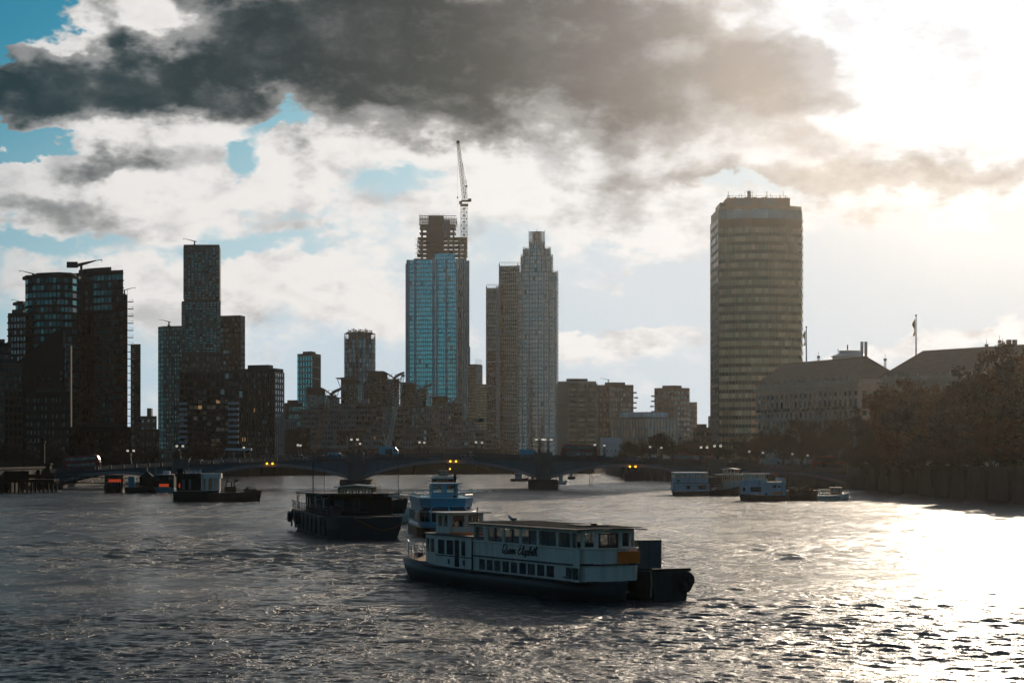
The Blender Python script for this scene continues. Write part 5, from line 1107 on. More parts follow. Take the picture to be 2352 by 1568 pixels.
# script name: brush strokes
STROKES = {
 'Q': ([[(.75, .95), (.45, 1.0), (.1, .7), (.02, .3), (.2, .02), (.5, .1), (.78, .5), (.85, .85), (.7, 1.05), (.5, .85)], [(.3, .3), (.5, .05), (.8, -.08), (1.0, .05)]], 1.0),
 'u': ([[(0, .42), (.04, .1), (.16, .0), (.32, .14), (.38, .42)], [(.38, .42), (.36, .08), (.46, .0), (.56, .1)]], .5),
 'e': ([[(.05, .2), (.3, .28), (.28, .42), (.12, .4), (.04, .18), (.16, .0), (.36, .08), (.44, .18)]], .42),
 'n': ([[(0, .42), (.03, .0)], [(.03, .25), (.18, .42), (.3, .36), (.32, .05), (.42, .02), (.5, .12)]], .5),
 'E': ([[(.72, .95), (.5, 1.02), (.26, .86), (.32, .6), (.55, .55), (.22, .5), (.02, .24), (.18, .0), (.5, .04), (.72, .22)], [(.05, .98), (.2, 1.05)]], .78),
 'l': ([[(.0, .1), (.25, .6), (.32, .95), (.2, .95), (.1, .5), (.12, .05), (.24, .0), (.34, .1)]], .32),
 'i': ([[(.02, .42), (.0, .08), (.1, .0), (.2, .1)], [(.06, .6), (.1, .62)]], .24),
 'z': ([[(.0, .38), (.3, .42), (.05, .05), (.34, .06), (.22, -.2), (.08, -.15), (.3, .02), (.4, .12)]], .4),
 'a': ([[(.34, .38), (.14, .42), (.02, .18), (.14, .0), (.3, .14), (.36, .42), (.34, .08), (.44, .0), (.52, .1)]], .48),
 'b': ([[(.0, .1), (.25, .6), (.3, .95), (.18, .95), (.08, .5), (.06, .08), (.22, .0), (.36, .16), (.3, .38), (.12, .32), (.46, .36)]], .46),
 't': ([[(.12, .8), (.04, .1), (.14, .0), (.26, .1)], [(-.08, .55), (.28, .6)]], .28),
 'h': ([[(.0, .05), (.26, .6), (.32, .95), (.2, .95), (.06, .4), (.02, .0)], [(.04, .22), (.2, .42), (.3, .34), (.3, .05), (.4, .0), (.52, .12)]], .5), ' ': ([], .46)}
sc_ = MB(); cur = 0; S_ = .60
for ch in 'Queen Elizabeth':
    st, adv = STROKES[ch]
    for line in st:
        pts2 = [((cur + x) * S_ + y * S_ * .28, y * S_) for x, y in line]; sm = []
        for i in range(len(pts2) - 1):
            p0, p1, p2, p3 = (Vector(pts2[max(0, i - 1)]), Vector(pts2[i]), Vector(pts2[i + 1]), Vector(pts2[min(len(pts2) - 1, i + 2)]))
            for k in range(4):
                u = k / 4; sm.append(.5 * ((2 * p1) + (p2 - p0) * u + (2 * p0 - 5 * p1 + 4 * p2 - p3) * u * u + (3 * p1 - p0 - 3 * p2 + p3) * u ** 3))
        sm.append(Vector(pts2[-1]))
        sc_.tube([(p.x, 0, p.y) for p in sm], [.036 + .022 * abs(math.sin(i * .7)) for i in range(len(sm))], 5)
    cur += adv * 1.04
wid = cur * S_; xs = qx(888); xe = qx(1130); k_ = abs(xs - xe) / wid
o = sc_.build('name_lettering', M_hull, qe, loc=(xs, B_ + .03, 2.62)); o.rotation_euler = (0, 0, math.pi); o.scale = (k_, .45, 1.05)
# ---- black lighter alongside, with a grey container
lt = boat('black lighter tied along the far side of the white launch', 'barge', (9.88, 141.7), (-.43, .903), 'mooring_barge')
hull(26, 2.9, 1.75, 1.85, .1, -.7, stern=.9, flare=.80, tip=.6).build('hull', M_hullb, lt)
torus(torus(MB(), (-.18, -.9, .95), .42, .16, 'x'), (-.15, -1.1, 1.2), .40, .15, 'x').build('tyre_fender', M_tyre, lt)
b = MB(); b.box(0, .3, -1.45, 1.3, 1.76, 1.95); b.tube([(3.2, -.9, 1.76), (3.2, -.9, 2.35), (3.1, -.95, 2.5)], .12, 6).box(3.6, 6.2, -.5, .8, 1.77, 2.02); b.build('deck_fitting', M_hullb, lt)
rp = MB()
for i in range(6): a = RND.random() * 6; rp.tube([(6.5 + .4 * math.cos(a + k) + i * .5, .2 + .5 * math.sin(a + k), 1.85 + .04 * k) for k in range(6)], .05, 5)
rp.build('rope_coil', M_wood, lt)
MB().tube([(.2, 1.3, 1.9), (-.05, 1.38, 1.0), (-.05, 1.45, .2)], .05, 5).build('rope', M_wood, lt)
gc = thing('container', 'grey steel container box standing on the black lighter', 'container', (8.15, 145.6, 1.80), math.atan2(.903, -.43))
MB().box(-1.3, 1.3, -.85, .85, 0, 1.82).build('shell', M_gcont, gc)
for x in (-1.31, 1.31):
    for y in (-.82, .82): link('corner_post', band_mesh(.08, .08, 1.84, M_gcont), gc, (x, y, .92))
MB().box(-1.36, -1.305, -.02, .02, .05, 1.78).box(-1.35, -1.305, -.7, .7, 1.74, 1.82).build('door_frame', M_gcont, gc)
# ---- black mooring barge with deckhouses
bb = boat('long black mooring barge with dark deckhouse, railings and aerial poles', 'barge', (-15.2, 241.8), (-8.6, 43), 'mooring_barge'); bb.scale = (1, 1, .88)
L_, Bw = 43, 8.9
hull(L_, Bw, 2.8, 2.9, .14, -.7, stern=.78, flare=.80, tip=.5).build('hull', M_hull, bb)
def bbx(px, Y, off=0):                     # a point in the barge's own frame from survey column and distance
    v = Vector((gx(px, Y) - bb.location.x, Y - bb.location.y)); a = -bb.rotation_euler.z; return (v.x * math.cos(a) - v.y * math.sin(a), v.x * math.sin(a) + v.y * math.cos(a))
for i in range(9): link('hull_rib', band_mesh(.25, .2, 2.2, M_hullb), bb, (2 + i * 4.4, Bw / 2 + .0, 1.5))
dh = [(8, -3.6), (33, -3.6), (33, 3.2), (8, 3.2)]
cabin(bb, dh, 2.82, 5.0, {2: [(1.0, 2.6, 3.4, 4.6), (4, 5.4, 3.4, 4.6), (10, 11.6, 3.3, 4.7), (18, 19.4, 3.3, 4.7)], 3: [(.5, 1.5, 3.4, 4.6), (2.6, 3.2, 3.4, 4.7)], 1: (3, 3.4, 4.6, .7, .5)}, M_black, G_dark, name='deckhouse_wall', frame=.04, fm=M_gcont)
MB().loft([[(x, -4.2, z), (x, 4.0, z + .0), (x, 4.0, z + .16), (x, -4.2, z + .16)] for x, z in ((6.0, 5.35), (36, 5.02))]).build('deckhouse_roof', M_roofd, bb)
for y in (3.9, -4.1):
    for x in (34, 36): link('roof_post', band_mesh(.1, .1, 2.2, M_iron), bb, (x, y, 3.9))
rail(bb, [(42, 3.9, 2.9), (34, 4.3, 2.85), (22, 4.35, 2.82), (12, 4.35, 2.82), (1.0, 4.2, 2.8)], 1.1, M_iron, .035, 1.8, 2)
rail(bb, [(1.0, 4.2, 2.8), (1.0, 0, 2.8)], 1.1, M_iron, .035, 1.5, 1)
for (x, y, h) in ((10, 3.6, 8.4), (18, 3.9, 6.6), (18.9, 3.9, 6.6), (3, -3.6, 7.2)): MB().tube([(x, y, 2.8), (x, y, 2.8 + h)], .035, 5).build('aerial_pole', M_iron, bb)
torus(MB(), (41.6, 4.3, 1.6), .6, .22, 'y').build('tyre_fender', M_tyre, bb); torus(MB(), (30, 4.55, 1.7), .6, .22, 'y').build('tyre_fender', M_tyre, bb)
MB().box(5, 6.2, 2.4, 3.4, 2.82, 4.0).box(3.0, 3.5, 3.2, 3.7, 2.82, 3.6).build('deck_locker', M_cont, bb)
MB().tube([(-.1, 1.2 - k * .62, 2.45 - 1.5 * math.sin(math.pi * k / 9) * .8) for k in range(10)], .05, 5).build('mooring_rope', M_rope, bb)
MB().box(-.12, -.02, -.2, 1.6, 2.62, 2.72).build('chafing_plank', M_wood, bb)
wb = thing('workboat', 'dark wooden workboat with cream wheelhouse roof, lifted onto the black barge', 'boat', (-20.0, 254, 2.52), math.atan2(-.12, 1))
hull(8.2, 3.2, 1.35, 1.65, .5, 0, stern=.9, flare=.7).build('hull', M_hullb, wb)
cabin(wb, [(.8, -1.2), (4.8, -1.2), (4.8, 1.2), (.8, 1.2)], 1.4, 2.9, {0: (5, 2.1, 2.75, .74, .2), 2: (5, 2.1, 2.75, .74, .2), 1: (2, 2.1, 2.75, .8, .2), 3: (2, 2.1, 2.75, .8, .2)}, M_wood, G_clear, name='wheelhouse_wall')
MB().loft([[(x, -1.5, z), (x, 1.5, z), (x, 1.4, z + .12), (x, -1.4, z + .12)] for x, z in ((.4, 2.9), (2.6, 3.12), (5.2, 2.95))]).build('wheelhouse_roof', M_wpaint, wb)
rail(wb, [(5.2, -1.1, 1.5), (6.8, -.7, 1.6), (7.9, 0, 1.68)], .8, None, .03, .8, 1); rail(wb, [(-1.8, -1.2, 1.1), (.6, -1.3, 1.2)], .9, None, .03, .8, 1)
MB().box(5.0, 6.2, -.7, .7, 1.5, 2.3).build('engine_box', M_black, wb)
# ---- little cream-roofed launch
ll = boat('small launch with cream canopy roof, peeping out behind the black barge', 'boat', (gx(856, 300), 306), (.75, -.5), 'river_launch')
hull(7.5, 2.6, 2.0, 2.3, .4, -.4).build('hull', M_wpaint, ll, True)
cabin(ll, [(.8, -1.1), (4.6, -1.1), (4.6, 1.1), (.8, 1.1)], 2.0, 3.45, {0: (4, 2.6, 3.3, .86, .1), 2: (4, 2.6, 3.3, .86, .1), 1: (2, 2.6, 3.3, .86, .1), 3: (2, 2.6, 3.3, .86, .1)}, M_wpaint, G_clear)
MB().loft([[(x, -1.4, 3.46), (x, 1.4, 3.46), (x, 1.2, 3.46 + h), (x, -1.2, 3.46 + h)] for x, h in ((.2, .2), (2.6, .42), (5.2, .22))]).build('canopy', M_wpaint, ll)
rail(ll, [(5.2, -1.0, 2.1), (7.4, 0, 2.3), (5.2, 1.0, 2.1)], .7, None, .025, .8, 1)
# ---- blue-white river cruiser
cz = boat('blue-white sightseeing cruiser with raked front windows behind the launch', 'boat', (-9.4, 274), (.11, -.994), 'sightseeing_boat')
hull(24, 6.6, 1.35, 1.5, .22, -.7, tip=.45).build('hull', M_cpaint, cz, True); MB().loft([[(x, -y, .0), (x, y, .0), (x, y, .95), (x, -y, .95)] for x, y in ((.1, 3.1), (3, 3.33), (18.6, 3.33), (21.2, 2.9), (23.0, 2.15))]).build('boot_topping', M_hull, cz)
low = [(1.5, -3.1), (19, -3.1), (22.2, -2.1), (22.8, 0), (22.2, 2.1), (19, 3.1), (1.5, 3.1)]
cabin(cz, low, 1.4, 2.72, {0: (14, 1.65, 2.6, .84, .2), 1: (2, 1.62, 2.62, .9, .1), 2: (1, 1.62, 2.62, .9, .1), 3: (1, 1.62, 2.62, .9, .1), 4: (2, 1.62, 2.62, .9, .1), 5: (14, 1.65, 2.6, .84, .2)}, M_cpaint, G_dark, name='saloon_wall')
up = [(19.0, -3.25), (22.7, -2.25), (23.3, 0), (22.7, 2.25), (19.0, 3.25)]; upi = [(18.0, -2.7), (20.6, -1.7), (21.1, 0), (20.6, 1.7), (18.0, 2.7)]
rk = MB(); gl = MB()
for k in range(4):
    a, b_, c_, d_ = Vector((*up[k], 2.75)), Vector((*up[k + 1], 2.75)), Vector((*upi[k + 1], 3.32)), Vector((*upi[k], 3.32))
    m_ = (a + b_ + c_ + d_) / 4; q = [m_ + (v - m_) * Vector((1, 1, 1)).x * .88 for v in (a, b_, c_, d_)]; n_ = (b_ - a).cross(d_ - a).normalized(); n_ = n_ if n_.x > 0 else -n_
    rk.add([a, b_, c_, d_], [(0, 1, 2, 3)]); w_ = MB().add([v + n_ * .03 for v in q] + [v + n_ * .004 for v in q], [(0, 1, 2, 3), (4, 5, 6, 7), (0, 1, 5, 4), (1, 2, 6, 5), (2, 3, 7, 6), (3, 0, 4, 7)]); w_.build('raked_window', G_dark, cz)
rk.build('window_surround', M_cpaint, cz)
MB().prism([(1.5, -3.2), (19, -3.2), (22.7, -2.25), (23.2, 0), (22.7, 2.25), (19, 3.2), (1.5, 3.2)], 2.722, 2.748).build('deck_edge', M_wpaint, cz)
bw = [(2.0, -3.1), (18.5, -3.05), (20.9, -2.0), (21.4, 0), (20.9, 2.0), (18.5, 3.05), (2.0, 3.1)]
MB().prism([(x * .985, y * .96) for x, y in bw], 3.33, 4.22, bw).build('upper_bulwark', M_cpaint, cz)
MB().prism([(x, y * .93) for x, y in bw], 2.75, 3.325).build('upper_wall', M_cpaint, cz)
rail(cz, [(2, -3.0, 4.22), (18.5, -2.95, 4.22), (20.8, -1.9, 4.22), (21.3, 0, 4.22), (20.8, 1.9, 4.22), (18.5, 2.95, 4.22)], .38, None, .028, .9, 0)
wp = [(12.8, -1.5), (16.6, -1.5), (17.0, 0), (16.6, 1.5), (12.8, 1.5)]
cabin(cz, wp, 4.24, 5.75, {0: (3, 4.75, 5.62, .84, .1), 1: (1, 4.75, 5.62, .9, .1), 2: (1, 4.75, 5.62, .9, .1), 3: (3, 4.75, 5.62, .84, .1), 4: (2, 4.75, 5.62, .84, .1)}, M_cpaint, G_clear, name='wheelhouse_wall')
MB().prism([(12.0, -1.9), (17.5, -1.9), (18.0, 0), (17.5, 1.9), (12.0, 1.9)], 5.752, 5.86).build('wheelhouse_roof', M_bpaint, cz)
MB().tube([(13.5, -2.6, 1.4), (13.5, -2.6, 1.4)], .1, 4)
MB().tube([(20.2, .8, 4.3), (20.2, .8, 6.9)], .035, 4).box(20.05, 20.35, .65, .95, 6.2, 6.9).box(20.05, 20.35, .6, 1.0, 4.25, 4.65).build('mast', M_iron, cz)
# ---- passenger boat under way near the bridge
pb = boat('river passenger boat leaving towards the bridge over a foaming wake', 'boat', (gx(1022, 585), 580), (-.05, 1), 'passenger_boat')
hull(26, 6.6, .9, 1.2, .3, -.5).build('hull', M_hull, pb); cabin(pb, [(1.5, -3.1), (20, -3.1), (20, 3.1), (1.5, 3.1)], .95, 3.1, {3: (3, 1.4, 2.8, .9, .3), 2: (9, 1.6, 2.8, .85, .3), 0: (9, 1.6, 2.8, .85, .3)}, M_gcont, G_dark, name='saloon_wall')
MB().loft([[(x, y, 3.1 + .55 * (1 - (y / 3.5) ** 2)) for y in np.linspace(-3.4, 3.4, 9)] + [(x, y, 2.98) for y in np.linspace(3.4, -3.4, 9)] for x in (.8, 20.5)]).build('saloon_roof', M_wpaint, pb)
cabin(pb, [(8, -1.2), (11, -1.2), (11, 1.2), (8, 1.2)], 3.68, 4.95, {3: (2, 4.0, 4.8, .85, .1), 2: (2, 4.0, 4.8, .85, .1), 0: (2, 4.0, 4.8, .85, .1), 1: (2, 4.0, 4.8, .85, .1)}, M_gcont, G_clear, name='wheelhouse_wall', rm=M_wpaint, over=.1)
MB().box(1.3, 1.48, -2.2, .9, 1.05, 1.6).build('orange_board', M_red, pb); o = MB().tube([(8, -1.6, 3.6), (8, -1.6, 5.4)], .05, 4).build('mast', M_iron, pb); MB().ball((8, -1.6, 5.45), .2, 6).build('mast_light', M_nav, o)
M_foam = mat('wake_foam', (.75, .74, .72), .7, var=.35, scale=3)
fo_ = MB(); rng_ = random.Random(3)
for i in range(420):
    u = rng_.random() ** .7; y = -u * 26; x = rng_.gauss(0, 1.5 + u * 3.2); s_ = .18 + .5 * rng_.random() * (1 - .6 * u)
    cx_, cy_ = pb.location.x + x + .5, 580 + y + 1
    fo_.add([(cx_ - s_ * 1.6, cy_, .02), (cx_, cy_ - s_ * 2, .05), (cx_ + s_ * 1.6, cy_ + .2, .02), (cx_ + .1, cy_, .10 + .55 * (1 - u) * rng_.random())], [(0, 1, 3), (1, 2, 3), (0, 3, 2)])
o = fo_.build('wake_foam', M_foam); tag(o, 'white foam churned up behind the moving passenger boat', 'foam', None, 'stuff')
def dinghy(label, px, pw, Y, m1, m2, h=2.6):
    t = boat(label, 'boat', (gx(px, Y), Y), (1, .25), 'motor_boat'); L = pw / K * Y
    hull(L, L * .34, .9, 1.25, .4, -.3).build('hull', m1, t); cabin(t, [(L * .25, -L * .11), (L * .6, -L * .11), (L * .66, L * .11), (L * .25, L * .11)], .9, h, {0: (3, 1.5, h - .2, .8, .1), 1: (1, 1.5, h - .2, .8, .1)}, m2, G_clear, rm=m2); return t
dinghy('dark workboat with pale top moored beyond the central bridge pier', 1174, 40, 790, M_hull, M_bpaint); dinghy('small motor boat shining white past the bridge pier', 1278, 24, 700, M_wpaint, M_wpaint); dinghy('tiny white boat farther off past the bridge pier', 1304, 18, 860, M_hull, M_wpaint); dinghy('dark launch with an orange patch behind the central pier', 1214, 22, 720, M_hull, M_red, 1.9)
pn = boat('dark floating pontoon in front of the far embankment, under the fourth arch', 'pontoon', (gx(1433, 800), 800), (1, .02), 'floating_pontoon'); MB().box(0, 6.6, -2, 2, -.4, 2.6).build('hull', M_hull, pn); MB().box(.2, 6.4, -1.9, 1.9, 2.603, 2.9).build('deck', M_hullb, pn)
t = thing('mooring_posts', 'pair of thin mooring posts standing in the water under the fourth arch', 'mooring posts', (gx(1357, 690), 690, 0))
for x in (-.3, .35): MB().tube([(x, 0, -1), (x, 0, 4.6)], .09, 5).build('post', M_iron, t)
# ---- boats by the north bank
fa = boat('rust-streaked pale blue two-storey ferry seen stern-on', 'boat', (gx(1588, 513), 512), (.02, 1), 'moored_ferry')
hull(16, 8.0, .9, 1.2, .2, -.5, stern=1, tip=.5).build('hull', M_hullr, fa)
sp = [(0, -4), (15, -4), (15, 4), (0, 4)]
cabin(fa, sp, .92, 2.75, {3: [(.35, 1.05, 1.3, 2.3), (2.95, 4.0, 1.35, 2.3), (5.2, 6.9, 1.3, 2.35)] if False else [(5.7, 7.4, 1.35, 2.35)], 2: (6, 1.5, 2.3, .7, .4)}, M_bpaint, G_dark, name='lower_wall')
cabin(fa, [(.3, -3.8), (15, -3.8), (15, 3.8), (.3, 3.8)], 2.78, 5.0, {3: [(.25, 1.45, 3.8, 4.75), (1.7, 2.6, 3.8, 4.75), (3.3, 4.2, 3.8, 4.75), (4.45, 5.6, 3.8, 4.75), (6.0, 7.4, 3.75, 4.75)], 2: (7, 3.8, 4.75, .8, .3), 0: (7, 3.8, 4.75, .8, .3), 1: (5, 3.8, 4.75, .8, .3)}, M_bpaint, G_clear, name='upper_wall', rm=M_bpaint, over=.1)
for y in (-1.0, -3.35): pass
for y in (.35, -2.25): MB().box(-.05, -.004, y, y + .8, 1.4, 2.2).build('stern_door', M_cont, fa)
for y in (.15, 1.35, -.95 - 1.5, -1.2): MB().tube([(-.05, y, 2.15), (-.003, y, 2.15)], .12, 10).build('porthole', M_iron, fa)
MB().box(-.12, -.003, -.42, -.22, .95, 5.1).build('downpipe', M_bpaint, fa); MB().box(-.09, -.003, -3.95, 3.95, 2.70, 2.82).build('fender_strake', M_hull, fa); MB().box(-.03, -.004, 2.7, 3.3, 3.05, 3.5).build('notice_board', M_gcont, fa)
b = MB(); 
for i in range(5): b.box(5.6 - 0, 5.7, 3.85, 3.95, 1, 2)
rail(fa, [(.4, 2.6, 5.1), (.4, -1.4, 5.1)], .35, None, .03, .7, 0, 'roof_rail')
kb = boat('dark cargo lighter carrying a dark red container between the ferries', 'barge', (gx(1632, 512), 512), (.98, .2), 'mooring_barge'); hull(6.6, 5, 1.1, 2.0, .6, -.4).build('hull', M_hullb, kb); rail(kb, [(.2, -2.4, 1.15), (4.2, -2.3, 1.5)], 1.1, None, .04, 1.2, 1); rail(kb, [(4.4, -2.2, 1.6), (6.2, -1, 1.9)], 1.1, None, .04, 1.2, 1)
kc = thing('container', 'dark red shipping container on the lighter between the ferries', 'container', (gx(1642, 517), 517, 2.0)); MB().box(-1.6, 1.5, -1.5, 1.5, -.5, 2.0).build('shell', M_cont, kc); MB().box(-1.66, 1.56, -1.56, 1.56, 2.003, 2.12).build('roof', M_rust2, kc)
for x in np.linspace(-1.4, 1.3, 8): link('corrugation', band_mesh(.12, .08, 2.3, M_cont), kc, (x, -1.53, .7))
fb_ = boat('white upper-deck ferry with lifebuoy, lying behind the blue-white houseboat', 'boat', (gx(1712, 524), 516), (-.86, .5), 'moored_ferry'); hull(9, 3.6, 1.2, 1.5, .3, -.4).build('hull', M_bpaint, fb_)
cabin(fb_, [(.3, -1.7), (7.5, -1.7), (8.3, 0), (7.5, 1.7), (.3, 1.7)], 1.3, 4.6, {3: (7, 3.3, 4.3, .82, .2), 0: (7, 3.3, 4.3, .82, .2), 4: [(.4, 1.9, 3.1, 4.4), (.6, 1.8, 1.4, 2.5)], 1: (2, 3.3, 4.3, .8, .1), 2: (2, 3.3, 4.3, .8, .1)}, M_wpaint, G_clear, name='saloon_wall', rm=M_wpaint, over=.25)
cabin(fb_, [(3, -1.1), (6, -1.1), (6, 1.1), (3, 1.1)], 4.72, 5.8, {0: (3, 4.95, 5.7, .86, .1), 2: (3, 4.95, 5.7, .86, .1), 1: (2, 4.95, 5.7, .86, .1), 3: (2, 4.95, 5.7, .86, .1)}, M_wpaint, G_clear, name='wheelhouse_wall')
MB().loft([[(x, -1.4, 5.8), (x, 1.4, 5.8), (x, 1.2, 5.8 + h), (x, -1.2, 5.8 + h)] for x, h in ((2.6, .1), (4.5, .3), (6.4, .1))]).build('wheelhouse_roof', M_wpaint, fb_); torus(MB(), (.25, -.6, 2.85), .32, .09, 'x').build('lifebuoy', M_cont, fb_)
fc = boat('blue-white houseboat with red-brown hull and an orange name board', 'boat', (gx(1756, 453) + 4.3, 453.5), (-1, .06), 'moored_ferry')
hull(9.0, 4.6, 1.05, 1.35, .25, -.4, stern=1).build('hull', M_hullr, fc)
def cx_(img): return 4.3 - (((2980 + img / 10.69) * .57422 - 1756) / K * 453)   # stern at +x in view: local x grows towards view left
cabin(fc, [(.15, -2.1), (4.6, -2.1), (4.6, 2.1), (.15, 2.1)], 1.06, 3.62, {2: [(4.6 - cx_(1160) if False else cx_(1160) - .0, 0, 0, 0)] if False else [(4.6 - cx_(1165), 4.6 - cx_(1318), 2.55, 3.05), (4.6 - cx_(1360), 4.6 - cx_(1518), 2.55, 3.05), (4.6 - cx_(845), 4.6 - cx_(955), 1.1, 1.5)] if cx_(1165) > cx_(1318) else []}, M_bpaint, G_dark, name='aft_wall', rm=M_wpaint, over=.04)
cabin(fc, [(4.62, -2.0), (8.0, -1.9), (8.7, -1.0), (8.7, 1.0), (8.0, 1.9), (4.62, 2.0)], 1.2, 3.95, {4: [(.9, 3.0, 1.75, 2.7)], 3: [(.2, .9, 1.8, 2.6)], 0: [(.9, 3.0, 1.75, 2.7)]}, M_bpaint, G_dark, name='bow_wall', rm=M_bpaint, over=-.02)
cabin(fc, [(4.2, -1.5), (8.5, -1.4), (8.5, 1.4), (4.2, 1.5)], 4.05, 5.25, {2: [(.4, .95, 4.45, 5.1), (1.2, 2.0, 4.45, 5.1), (2.15, 2.85, 4.45, 5.1), (3.1, 3.5, 4.5, 5.1), (3.65, 4.2, 4.45, 5.1)], 0: (5, 4.45, 5.1, .8, .2), 1: (3, 4.45, 5.1, .8, .2), 3: (3, 4.45, 5.1, .8, .2)}, M_wpaint, G_clear, name='wheelhouse_wall')
MB().box(3.2, 8.8, -1.7, 1.7, 5.253, 5.36).build('wheelhouse_roof', M_wpaint, fc)
for x, y, z, r in ((4.1, 1.2, 4.0, .32), (1.05, .9, 4.15, .33), (1.7, .9, 4.3, .36), (.5, 1.1, 3.95, .32)): MB().tube([(x - .42, y, z), (x - .36, y, z), (x + .36, y, z), (x + .42, y, z)], [.12, r, r, .12], 10).build('raft_canister', M_raft, fc)
o = MB().box(.75, 2.75, 2.105, 2.16, 1.22, 1.78).build('name_board', M_orange, fc)
text('name_text', 'Vendette', .34, M_letter, fc, (1.75, 2.165, 1.5), (math.pi / 2, 0, math.pi), .004, .3)
MB().box(.6, 2.9, 2.105, 2.2, 1.86, 1.92).build('awning_strip', M_wpaint, fc)
MB().tube([(1.9, .4, 3.7), (1.9, .4, 5.4)], .04, 4).build('flag_staff', M_iron, fc); 
t = thing('flag', 'small bright orange flag on the houseboat roof', 'flag', (fc.location.x - 1.95, 452.6, 4.7)); MB().add([(0, 0, .75), (-.5, .1, .7), (-.42, 0, .45), (-.1, .1, .3), (-.05, 0, 0), (.05, 0, 0), (.06, .06, .76), (-.48, .16, .74)], [(0, 1, 2, 3, 4, 5), (0, 6, 7, 1), (0, 5, 6), (5, 4, 3, 2, 1, 7, 6)]).build('cloth', M_red, t)
kd = boat('dark lighter heaped with gear and ropes beside the houseboat', 'barge', (gx(1808, 455), 455), (.99, .1), 'mooring_barge'); hull(6.0, 3.6, 1.9, 2.0, .3, -.4, tip=.4).build('hull', M_hullb, kd)
hp = MB()
for i in range(26): x, y = 3.6 + rng_.gauss(0, .8), rng_.gauss(-.3, .5); s_ = .15 + .3 * rng_.random(); hp.box(x - s_, x + s_, y - s_, y + s_, 1.9, 2.1 + .75 * math.exp(-((x - 3.9) / .8) ** 2) * rng_.random() + .1)
hp.build('cargo_heap', M_rust2, kd); MB().tube([(.4, -1.6, 2.2), (1.4, -1.7, 2.45), (2.4, -1.6, 2.2)], .06, 5).box(.2, 1.4, -1.4, -.4, 1.9, 2.5).build('deck_gear', M_rust2, kd); MB().tube([(.1 + k * .17, -1.85, 1.7 - .9 * math.sin(math.pi * k / 8)) for k in range(9)], .04, 5).build('mooring_rope', M_rope, kd)
ke = boat('small cabin cruiser at the end of the row under the brown trees', 'boat', (gx(1878, 452), 452.4), (1, -.05), 'motor_boat'); hull(6.1, 2.3, 1.0, 1.55, .38, -.3).build('hull', M_wpaint, ke, True); MB().box(.2, 4.4, -1.17, -1.12, .55, .72).build('stripe', M_hull, ke)
cabin(ke, [(2.6, -.85), (4.6, -.8), (4.9, .8), (2.6, .85)], 1.2, 2.55, {0: (3, 1.7, 2.4, .84, .1), 2: (3, 1.7, 2.4, .84, .1), 1: (2, 1.7, 2.4, .84, .1), 3: (2, 1.7, 2.4, .84, .1)}, M_wood, G_clear, rm=M_wpaint); cabin(ke, [(.3, -.7), (2.3, -.7), (2.3, .7), (.3, .7)], 1.1, 2.1, {0: (3, 1.4, 1.95, .8, .1), 2: (3, 1.4, 1.95, .8, .1)}, M_wpaint, G_clear, rm=M_wpaint); rail(ke, [(4.9, -.7, 1.45), (6.1, 0, 1.6)], .6, None, .03, .6, 0)
# ---- boats by the south bank
tg = boat('dark tug with a glowing orange panel, first in the row by the long pier', 'boat', (gx(262, 548), 552), (.05, -1), 'mooring_tug'); hull(10, 4.8, 1.2, 2.2, .4, -.5, tip=.3).build('hull', M_hull, tg)
cabin(tg, [(1, -2.2), (6, -2.2), (6, 2.2), (1, 2.2)], 1.3, 4.2, {1: [(.2, 1.0, 3.3, 4.0), (3.3, 4.1, 3.3, 4.0)], 0: (3, 3.2, 4.0, .5, .3)}, M_black, G_dark, frame=.06, fm=M_gcont, rm=M_black); MB().box(6.01, 6.12, -1.3, 1.7, 2.55, 3.25).build('orange_panel', M_redl, tg); rail(tg, [(7, -1.8, 1.7), (9.6, 0, 2.2), (7, 1.8, 1.7)], .8, M_rail, .04, 1, 0)
kg = boat('dark barge cluttered with a teal hut, ladder and crates, between the two tugs', 'barge', (gx(289, 545), 545), (1, .0), 'mooring_barge'); hull(6.4, 4, 1.4, 1.5, .12, -.4, tip=.7).build('hull', M_hull, kg); MB().box(.8, 2.3, -1.2, 1, 1.45, 3.9).build('hut', M_tealp, kg)
ld = MB()
for i in range(7): ld.box(2.5, 3.1, -1.4, -1.3, 1.6 + i * .33, 1.68 + i * .33)
ld.box(2.48, 2.54, -1.42, -1.28, 1.45, 3.9).box(3.06, 3.12, -1.42, -1.28, 1.45, 3.9); ld.build('ladder', M_rail, kg)
cr_ = MB()
for i in range(14): x, y = rng_.uniform(.3, 6), rng_.uniform(-1.7, 1); s_ = rng_.uniform(.15, .4); cr_.box(x - s_, x + s_, y - s_, y + s_, 1.45, 1.7 + rng_.random() * 1.1)
cr_.build('deck_clutter', M_rust2, kg)
hh = boat('black boathouse hut with pointed roof and a lit ridge post', 'hut', (gx(338, 546), 546), (1, 0), 'floating_hut'); MB().box(-2.2, 2.2, -2, 2, -.4, 1.0).build('pontoon', M_hull, hh); MB().prism([(-1.6, -1.6), (1.6, -1.6), (1.6, 1.6), (-1.6, 1.6)], 1.003, 3.6).build('wall', M_black, hh); MB().add([(-1.9, -1.9, 3.6), (1.9, -1.9, 3.6), (1.9, 1.9, 3.6), (-1.9, 1.9, 3.6), (0, 0, 5.2)], [(0, 1, 4), (1, 2, 4), (2, 3, 4), (3, 0, 4), (3, 2, 1, 0)]).build('roof', M_black, hh); MB().box(-.12, .12, -.12, .12, 5.1, 6.3).build('ridge_post', M_wood, hh); MB().tube([(2, 0, 1), (2, 0, 8.6)], .06, 4).build('mast', M_iron, hh)
